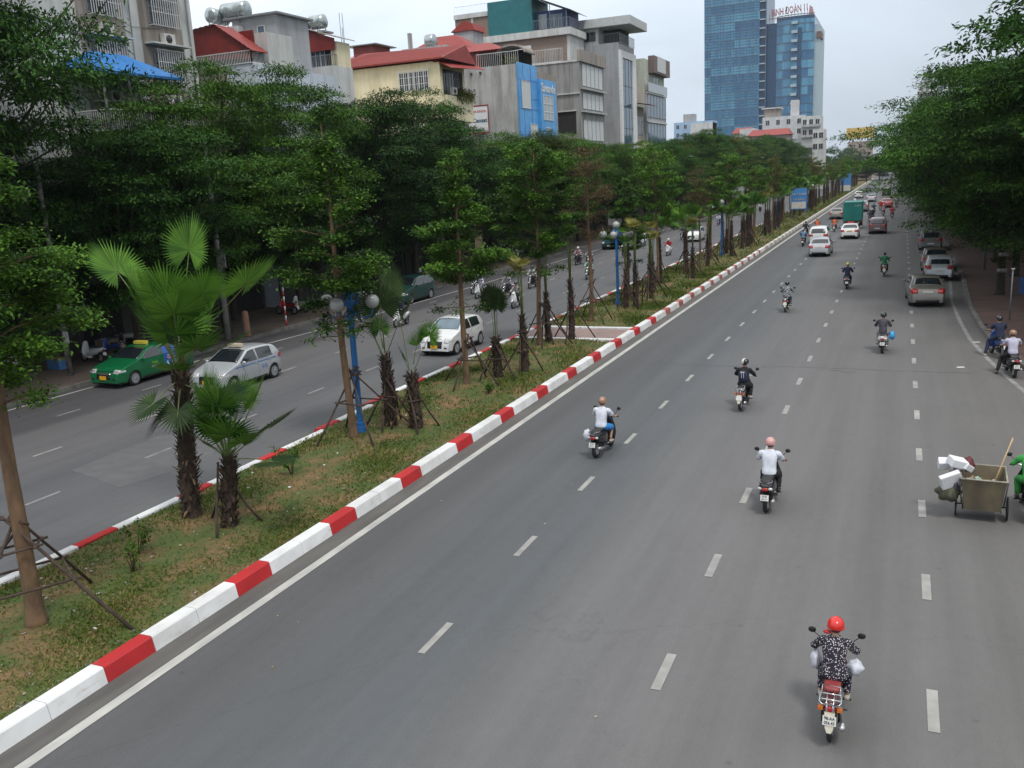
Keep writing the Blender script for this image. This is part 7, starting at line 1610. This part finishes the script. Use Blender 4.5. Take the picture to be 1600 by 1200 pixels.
# ------------------------------------------------------------------ rubbish cart and its worker
rust = pm('stained_steel_sheet', (.17, .14, .085), c2=(.075, .062, .045), scale=2.2, rough=.75, detail=8, stretch=(1, 1, .5))
def cart():
    e = empty('rubbish_cart', (1.84, 20.2, 0), R(-3)); e.scale = (.85, .85, .88); tag(e, 'open steel rubbish cart full of waste on the right lane', 'cart')
    m = MB(); b0, b1, t0, t1 = .40, .42, .50, .62; zb, zt = .30, 1.12; th = .02
    o = [(-b0, -b1, zb), (b0, -b1, zb), (b0, b1, zb), (-b0, b1, zb), (-t0, -t1, zt), (t0, -t1, zt), (t0, t1, zt), (-t0, t1, zt)]
    i = [(x * .95, y * .96, z + (.02 if z == zb else 0)) for x, y, z in o]
    m.add(o + i, [(0, 1, 5, 4), (1, 2, 6, 5), (2, 3, 7, 6), (3, 0, 4, 7), (0, 3, 2, 1), (8, 12, 13, 9), (9, 13, 14, 10), (10, 14, 15, 11), (11, 15, 12, 8), (8, 9, 10, 11), (4, 5, 13, 12), (5, 6, 14, 13), (6, 7, 15, 14), (7, 4, 12, 15)]); m.build('tub', rust, e)
    m = MB(); m.sm = True; r = [(-t0, -t1, zt), (t0, -t1, zt), (t0, t1, zt), (-t0, t1, zt), (-t0, -t1, zt)]
    for a, b in zip(r[:-1], r[1:]): m.tube([a, b], .022, 6)
    m.build('rim_bar', pm('worn_pale_edge', (.30, .28, .22), var=.25), e)
    m = MB(); m.sm = True
    for s in (-1, 1): m.tube([(s * .42, -.4, .3), (s * .42, .4, .3)], .02, 6); m.tube([(s * .46, -.52, .5), (s * .52, -.6, 1.1)], .018, 6); m.tube([(s * .35, .5, .7), (s * .35, 1.0, .95)], .018, 6)
    m.tube([(-.35, 1.0, .95), (.35, 1.0, .95)], .02, 6); m.tube([(-.56, 0, .29), (.56, 0, .29)], .018, 6); m.build('frame', fr_d, e)
    for s in (-1, 1):
        k = MB(); k.lathe([(.255, -.02), (.285, -.018), (.29, 0), (.285, .018), (.255, .02)], (0, 0, 0), 'x', 28); w = k.build('wheel', tyre_m, e, (s * .57, -.05, .29)); h = MB(); h.lathe([(.03, -.04), (.03, .04)], (0, 0, 0), 'x', 10)
        for q in range(12): a = q * math.pi / 6; h.tube([(0, 0, 0), (0, .26 * math.cos(a), .26 * math.sin(a))], .005, 4)
        h.build('spokes', fr_g, w)
    rg = np.random.RandomState(2); m = MB(); rng = random.Random(4)
    for q in range(150):
        m.m = rng.choice([0, 0, 1, 2, 3]); x, y = rng.uniform(-.28, .28), rng.uniform(-.3, .36); m.box((x, y, .66 + rng.uniform(-.1, .12) - .1 * (x + y)), (rng.uniform(.05, .14), rng.uniform(.05, .14), rng.uniform(.01, .07)), rz=rng.uniform(0, 3), rx=rng.uniform(-.6, .6), ry=rng.uniform(-.6, .6))
    o = m.build('waste', [pm('dry_rubbish', (.2, .14, .08), var=.4, scale=9), pm('teal_bag_scrap', (.2, .5, .45), var=.2), pm('brown_card', (.3, .2, .11), var=.2), pm('pale_scrap', (.5, .5, .46), var=.2)]); o.location = e.location + Vector((0, 0, 0)); tag(o, 'jumble of dry rubbish, card and teal bags inside the cart', 'rubbish', kind='stuff')
    def sheetbox(loc, d, rz, rx, ry, label, mat):
        k = MB(); k.box((0, 0, 0), d, rz=rz, rx=rx, ry=ry); o = k.build('foam_box', mat, None, loc, bevel=.02); tag(o, label, 'foam box', 'white foam boxes hanging on the cart'); return o
    fo = pm('white_foam', (.70, .71, .73), var=.06, scale=5, rough=.8, bump=.2)
    sheetbox((1.2, 19.8, .9), (.42, .12, .34), .3, .35, -.35, 'large tilted white foam box on the left of the cart', fo); sheetbox((1.33, 20.12, 1.2), (.36, .26, .18), .5, .2, .3, 'white foam box on top of the heap at the cart', fo); sheetbox((1.08, 20.3, 1.1), (.22, .22, .18), .1, .4, 0, 'small foam piece at the far left of the heap', fo); sheetbox((1.5, 20.2, 1.1), (.3, .22, .14), 1.0, .3, .5, 'narrow foam piece leaning on the cart rim', fo)
    bag((1.18, 19.95, .58), (.24, .22, .19), 'olive sack sagging under the foam boxes', 7, pm('olive_sack', (.10, .10, .06), c2=(.05, .05, .035), scale=8, rough=.8, bump=.6), 'sack', 'sack'); bag((1.3, 20.0, .84), (.17, .2, .26), 'purple grey sack behind the large foam box', 8, pm('purple_sack', (.18, .15, .22), c2=(.09, .08, .11), scale=8, rough=.7, bump=.6), 'sack', 'sack'); bag((1.56, 20.4, 1.08), (.12, .12, .17), 'dark red bag in the corner of the cart', 9, pm('dark_red_bag', (.10, .015, .02), rough=.6), 'bag')
    m = MB(); m.sm = True; m.tube([(0, 0, 0), (.38, .45, 1.05)], .014, 8); br = m.build('handle', pm('bamboo', (.50, .34, .17), var=.15, scale=5), None, (1.98, 20.0, .66)); br.name = 'broom'; tag(br, 'bamboo broom standing in the rubbish cart', 'broom')
    m = MB()
    for q in range(60): a = rng.uniform(0, 6.28); m.tube([(.0, 0, .02), (-.05 + .1 * math.cos(a), -.06 + .1 * math.sin(a), -.28)], .004, 3)
    m.build('bristles', pm('broom_straw', (.28, .18, .08), var=.3), br)
cart()
UB = make_bike('underbone'); SC = make_bike('scooter')
b = put_bike(UB, 2.78, 20.15, 'motorbike pulling beside the rubbish cart, cut by the right edge', yaw=R(3)); q = person(b, FIG_L, 'cart worker in a bright green jacket and black gloves at the right edge', C_lime, C_lime, True, True, 'helmet', H_black)
m = MB(); m.box((0, -.225, 1.2), (.3, .01, .05)); m.build('reflective_band', glove, q)
for pr in (SC, UB):
    for ch in list(pr.children_recursive): bpy.data.objects.remove(ch)
    bpy.data.objects.remove(pr)

# ------------------------------------------------------------------ blue globe lamps
lamp_blue = pm('lamp_post_blue', (.02, .17, .46), c2=(.012, .11, .32), scale=2, rough=.45); globe_m = pm('frosted_globe', (.40, .41, .40), c2=(.30, .31, .30), scale=3, rough=.25, spec=.6)
def make_lamp():
    e = empty('lamp_post'); m = MB(); m.box((0, 0, .12), (.30, .30, .24)); m.box((0, 0, .3), (.22, .22, .12)); m.build('base', lamp_blue, e, bevel=.02)
    m = MB(); m.box((0, 0, 2.2), (.11, .11, 3.7)); m.box((-.062, 0, 2.2), (.012, .13, 3.66)); m.box((.062, 0, 2.2), (.012, .13, 3.66)); m.build('post', lamp_blue, e, bevel=.012)
    m = MB(); m.box((0, 0, 4.28), (.42, .42, .06)); m.box((0, 0, 4.02), (.3, .3, .12))
    for x in (-.16, .16):
        for y in (-.16, .16): m.box((x, y, 4.15), (.06, .06, .3))
    m.build('head_box', lamp_blue, e)
    m = MB(); m.ball((0, 0, 4.58), .22, 20, 12); m.build('globe', globe_m, e); m = MB(); m.lathe([(.12, 4.3), (.1, 4.4)], (0, 0, 0), 'z', 12); m.build('globe_seat', lamp_blue, e)
    for k in range(4):
        a = R(45 + 90 * k - 40); c, s = math.cos(a), math.sin(a); m = MB(); m.sm = True; m.tube([(c * r, s * r, z) for r, z in ((.06, 3.85), (.25, 3.62), (.5, 3.58), (.7, 3.68), (.76, 3.85))], .02, 6); ar = m.build('arm', lamp_blue, e)
        m = MB(); m.ball((c * .76, s * .76, 4.08), .21, 20, 12); m.lathe([(.04, 4.32), (.02, 4.4)], (c * .76, s * .76, 0), 'z', 8); m.build('globe', globe_m, e)
    return e
LP_ = make_lamp(); LP_.location = (-14.98, 22.3, .14); tag(LP_, 'nearest blue lamp post with frosted globes, partly hidden by leaves', 'lamp post', 'blue globe lamps on the median')
for (x, y), lb in (((-14.72, 49.13), 'blue lamp post with frosted globes, standing clear past the paved crossing'), ((-14.2, 79.0), 'blue globe lamp among the packed median palms'), ((-13.6, 113.0), 'small blue globe lamp left of the blue information board'), ((-13.6, 150), 'tiny globe lamp past the blue information board')):
    c = copy_tree(LP_); c.location = (x, y, .12); c['label'] = lb
# information boards on the median
def board(x, y, z0, z1, w, label, words):
    e = empty('sign_board', (x, y, 0)); tag(e, label, 'sign board'); m = MB(); m.bb(-w / 2, w / 2, -.05, .05, z0, z1); m.build('panel', pm('board_blue', (.06, .24, .56), var=.1), e)
    m = MB(); m.bb(-w / 2 + .1, w / 2 - .1, -.07, -.052, z0 + .12, z0 + (z1 - z0) * .36); m.build('white_band', glove, e)
    for s in (-1, 1): m = MB(); m.bb(s * w * .42 - .05, s * w * .42 + .05, -.04, .04, 0, z0); m.build('post', fr_g, e)
    for i, t in enumerate(words): text(t, .42, glove, e, (0, -.08, z0 + (z1 - z0) * (.72 - .24 * i)), FACE_BACK)
board(-13.2, 133, 1.4, 4.3, 2.1, 'blue information board on posts in the far median', ['AN TOAN', 'LA BAN']); board(-13.2, 247, .3, 4.6, 2.6, 'tiny blue kiosk board at the far end of the median', [])
# ------------------------------------------------------------------ things on the left pavement
e = empty('concrete_pole', (-31.9, 36.1, .15)); tag(e, 'grey concrete utility pole behind the silver taxi', 'utility pole'); m = MB(); m.lathe([(.16, 0), (.13, 5), (.1, 10)], n=14); m.build('shaft', pm('pole_concrete', (.28, .28, .26), var=.2, scale=2), e); m = MB(); m.box((.35, -.2, 6.1), (.5, .04, 1.0)); m.box((.35, -.2, 4.2), (.5, .04, .9)); m.build('notice_panel', pm('notice_white', (.5, .5, .48), c2=(.25, .25, .25), scale=7), e)
e = empty('striped_post', (-31.6, 40.6, .15)); tag(e, 'thin red and white striped post on the left pavement', 'post'); 
for i in range(8): m = MB(); m.lathe([(.045, i * .27), (.045, i * .27 + .268)], n=12); o = m.build('band', paint_r if i % 2 == 0 else paint_w, e)
e = empty('gate_post', (-31.4, 37.0, .15)); tag(e, 'short orange brown stained post beside the concrete pole', 'post'); m = MB(); m.lathe([(.2, 0), (.19, .1), (.17, 1.2), (.14, 1.32), (.05, 1.36)], n=14); m.build('shaft', pm('rust_orange', (.30, .10, .05), c2=(.25, .2, .16), scale=3), e)
e = empty('utility_pole', (-33.0, 27.2, .15)); tag(e, 'thin patched utility pole at the left, behind the leftmost tree leaves', 'utility pole'); m = MB(); m.lathe([(.12, 0), (.09, 9)], n=12); m.build('shaft', pm('patched_pole', (.30, .30, .28), c2=(.05, .05, .05), scale=5), e); m = MB(); m.box((.2, -.1, 1.7), (.3, .03, .5)); m.build('notice_panel', _mats['notice_white'], e)
# goods and clutter standing before the shops in the shade
rng = random.Random(31)
gm = [pm('crate_grey', (.22, .22, .22), var=.3), pm('crate_white', (.42, .42, .40), var=.2), pm('crate_blue', (.06, .16, .36)), pm('card_brown', (.22, .16, .10), var=.3)]
for i, (x, y, z) in enumerate(((-35.4, 22.6, 0), (-35.2, 23.6, 0), (-35.3, 23.5, .5), (-34.8, 25.0, 0), (-35.6, 26.2, 0), (-35.5, 26.3, .55), (-35.0, 28.3, 0), (-35.4, 31.5, 0), (-35.3, 32.6, 0), (-35.5, 33.3, .0))):
    e = empty('crate', (x, y, .15 + z), rng.uniform(-.4, .4)); w, d, h = rng.uniform(.5, .9), rng.uniform(.5, .8), .5 if z == 0 and i in (1, 4) else rng.uniform(.35, .8)
    tag(e, ['grey crate nearest the left edge', 'white crate carrying a smaller one', 'small crate stacked on the white one', 'lone blue crate in the shade', 'grey crate under another crate', 'crate stacked on the grey crate', 'crate left of the tall palm leaves', 'brown carton behind the tall palm', 'white crate behind the tall palm', 'last crate before the concrete pole'][i], 'crate', 'goods before the shaded shops')
    m = MB(); m.box((0, 0, h / 2), (w, d, h)); m.build('box', gm[i % 4], e, bevel=.02); m = MB(); m.box((0, 0, h + .02), (w * 1.03, d * 1.03, .035)); m.build('lid', gm[(i + 1) % 4], e)
def shopsign(y, z, w, h, mat, label, words=None, tm=None):
    e = empty('shop_sign', (-37.2, y, z)); tag(e, label, 'shop sign'); m = MB(); m.bb(-.06, .06, 0, w, 0, h); m.build('panel', mat, e); m = MB(); m.bb(-.78, -.08, .1, .18, h * .4, h * .45); m.bb(-.78, -.08, w - .18, w - .1, h * .4, h * .45); m.build('bracket', fr_g, e)
    if words: text(words, h * .6, tm or glove, e, (.07, w / 2, h / 2), FACE_RIGHT)
shopsign(30.5, 3.4, 5.2, 1.0, pm('sign_pale', (.34, .36, .38), var=.2), 'pale shop sign in the shade behind the tall palm'); shopsign(44.4, 3.2, 4, .9, pm('sign_red_panel', (.28, .03, .03)), 'dim red shop sign in the shade by the striped post'); shopsign(57.0, 3.4, 5, 1.0, pm('sign_white_panel', (.5, .5, .5)), 'white shop sign behind the oncoming riders'); shopsign(68, 3.4, 4, 1.1, pm('sign_green_panel', (.03, .22, .12)), 'green shop sign behind the bushy tree')
# cobra street lights over the left side
def make_street_light():
    e = empty('street_light'); m = MB(); m.sm = True; m.tube([(0, 0, 0), (0, 0, 7.6), (.3, 0, 8.6), (1.6, 0, 9.25), (2.6, 0, 9.5)], [.1, .07, .05, .045, .04], 8); m.build('pole', fr_g, e); m = MB(); loft(m, [(-.14, 0, .1, .04), (0, .0, .3, .06), (.14, 0, .1, .04)], 12); m.V = [(x + 2.9, y, z + 9.55) for x, y, z in m.V]; m.build('lamp_head', pm('lamp_head_grey', (.55, .57, .58)), e); return e
sl = make_street_light(); sl.location = (-32.0, 136.5, 0); tag(sl, 'street light whose head shows above the dark trees, leftmost of the far ones', 'street light', 'street lights over the left trees')
for (x, y), lb in (((-32, 174), 'street light above the far left trees, middle one'), ((-32, 213), 'street light above the far left trees, third and smallest')):
    c = copy_tree(sl); c.location = (x, y, 0); c['label'] = lb
c = copy_tree(sl); c.location = (5.2, 66, 0); c.rotation_euler.z = R(180); c.scale = (1, 1, 1.22); c['label'] = 'street light poking out of the trees on the right side'
# right pavement: thin pole, striped pole with blue banner
e = empty('thin_pole', (4.75, 45.6, .15)); tag(e, 'thin grey pole with a small cap on the right pavement', 'pole'); m = MB(); m.lathe([(.035, 0), (.03, 2.3)], n=10); m.build('shaft', fr_g, e); m = MB(); m.box((0, 0, 2.32), (.14, .1, .05)); m.build('cap', glove, e)
e = empty('umbrella_stand', (5.75, 47.5, .15)); tag(e, 'folded red, white and blue parasol standing at the right edge', 'parasol')
for i, mt in enumerate((paint_r, paint_w, lamp_blue)): m = MB(); m.lathe([(.09 + .03 * i, .5 + i * .55), (.11 + .03 * i, .5 + i * .55 + .54)], n=10); m.build('cloth_band', mt, e)
m = MB(); m.lathe([(.03, 0), (.03, .49)], n=8); m.build('pole', fr_g, e); m = MB(); m.bb(-.5, -.1, .2, .24, .9, 1.7); m.build('blue_banner', pm('blue_banner', (.012, .05, .14)), e)
# white painted bands on the leaning tree trunk: kept as two collars round the bark
for z in (1.2, 2.05):
    m = MB(); m.lathe([(.255, 0), (.25, .2)], n=14); o = m.build('trunk_band', pm('worn_white_band', (.4, .4, .38), c2=(.12, .11, .1), scale=7), None, (5.13, 54.22, .15 + z)); tag(o, ['lower white band round the leaning dark trunk', 'upper white band round the leaning dark trunk'][z > 1.5], 'band')
# painted figures on the near tree
pt = pm('chalk_paint', (.55, .55, .48), rough=.9)
tr0 = [o for o in bpy.data.objects if o.name.startswith('median_tree') and o.get('label', '').startswith('tall young tree at the left')][0]
for i, s in enumerate(('B', '6')):
    o = mobj('painted_figure', textmesh(s, .22, pt, .004, bold=.008), tr0); rz = -tr0.rotation_euler.z; ang = R(-52); r = .118; c = Vector((math.cos(ang) * r, math.sin(ang) * r, 1.35 - i * .24))
    M = Matrix.Rotation(rz, 4, 'Z') @ Matrix.Translation(c) @ Matrix.Rotation(ang + R(90), 4, 'Z') @ Matrix.Rotation(R(90), 4, 'X'); o.matrix_local = M

# ------------------------------------------------------------------ the damp city air
hz = MB(); hz.bb(-140, 70, -60, 520, -1.2, 112); hazeo = hz.build('haze', [])
hm_ = bpy.data.materials.new('haze'); hm_.use_nodes = True; hN = hm_.node_tree.nodes; hN.remove(hN['Principled BSDF']); pv = hN.new('ShaderNodeVolumePrincipled'); pv.inputs['Color'].default_value = (.80, .88, 1.0, 1); pv.inputs['Density'].default_value = .00013; pv.inputs['Anisotropy'].default_value = .2
hm_.node_tree.links.new(pv.outputs[0], hN['Material Output'].inputs['Volume']); hazeo.data.materials.append(hm_); tag(hazeo, 'thin pale haze filling the air along the avenue', 'haze', kind='stuff')
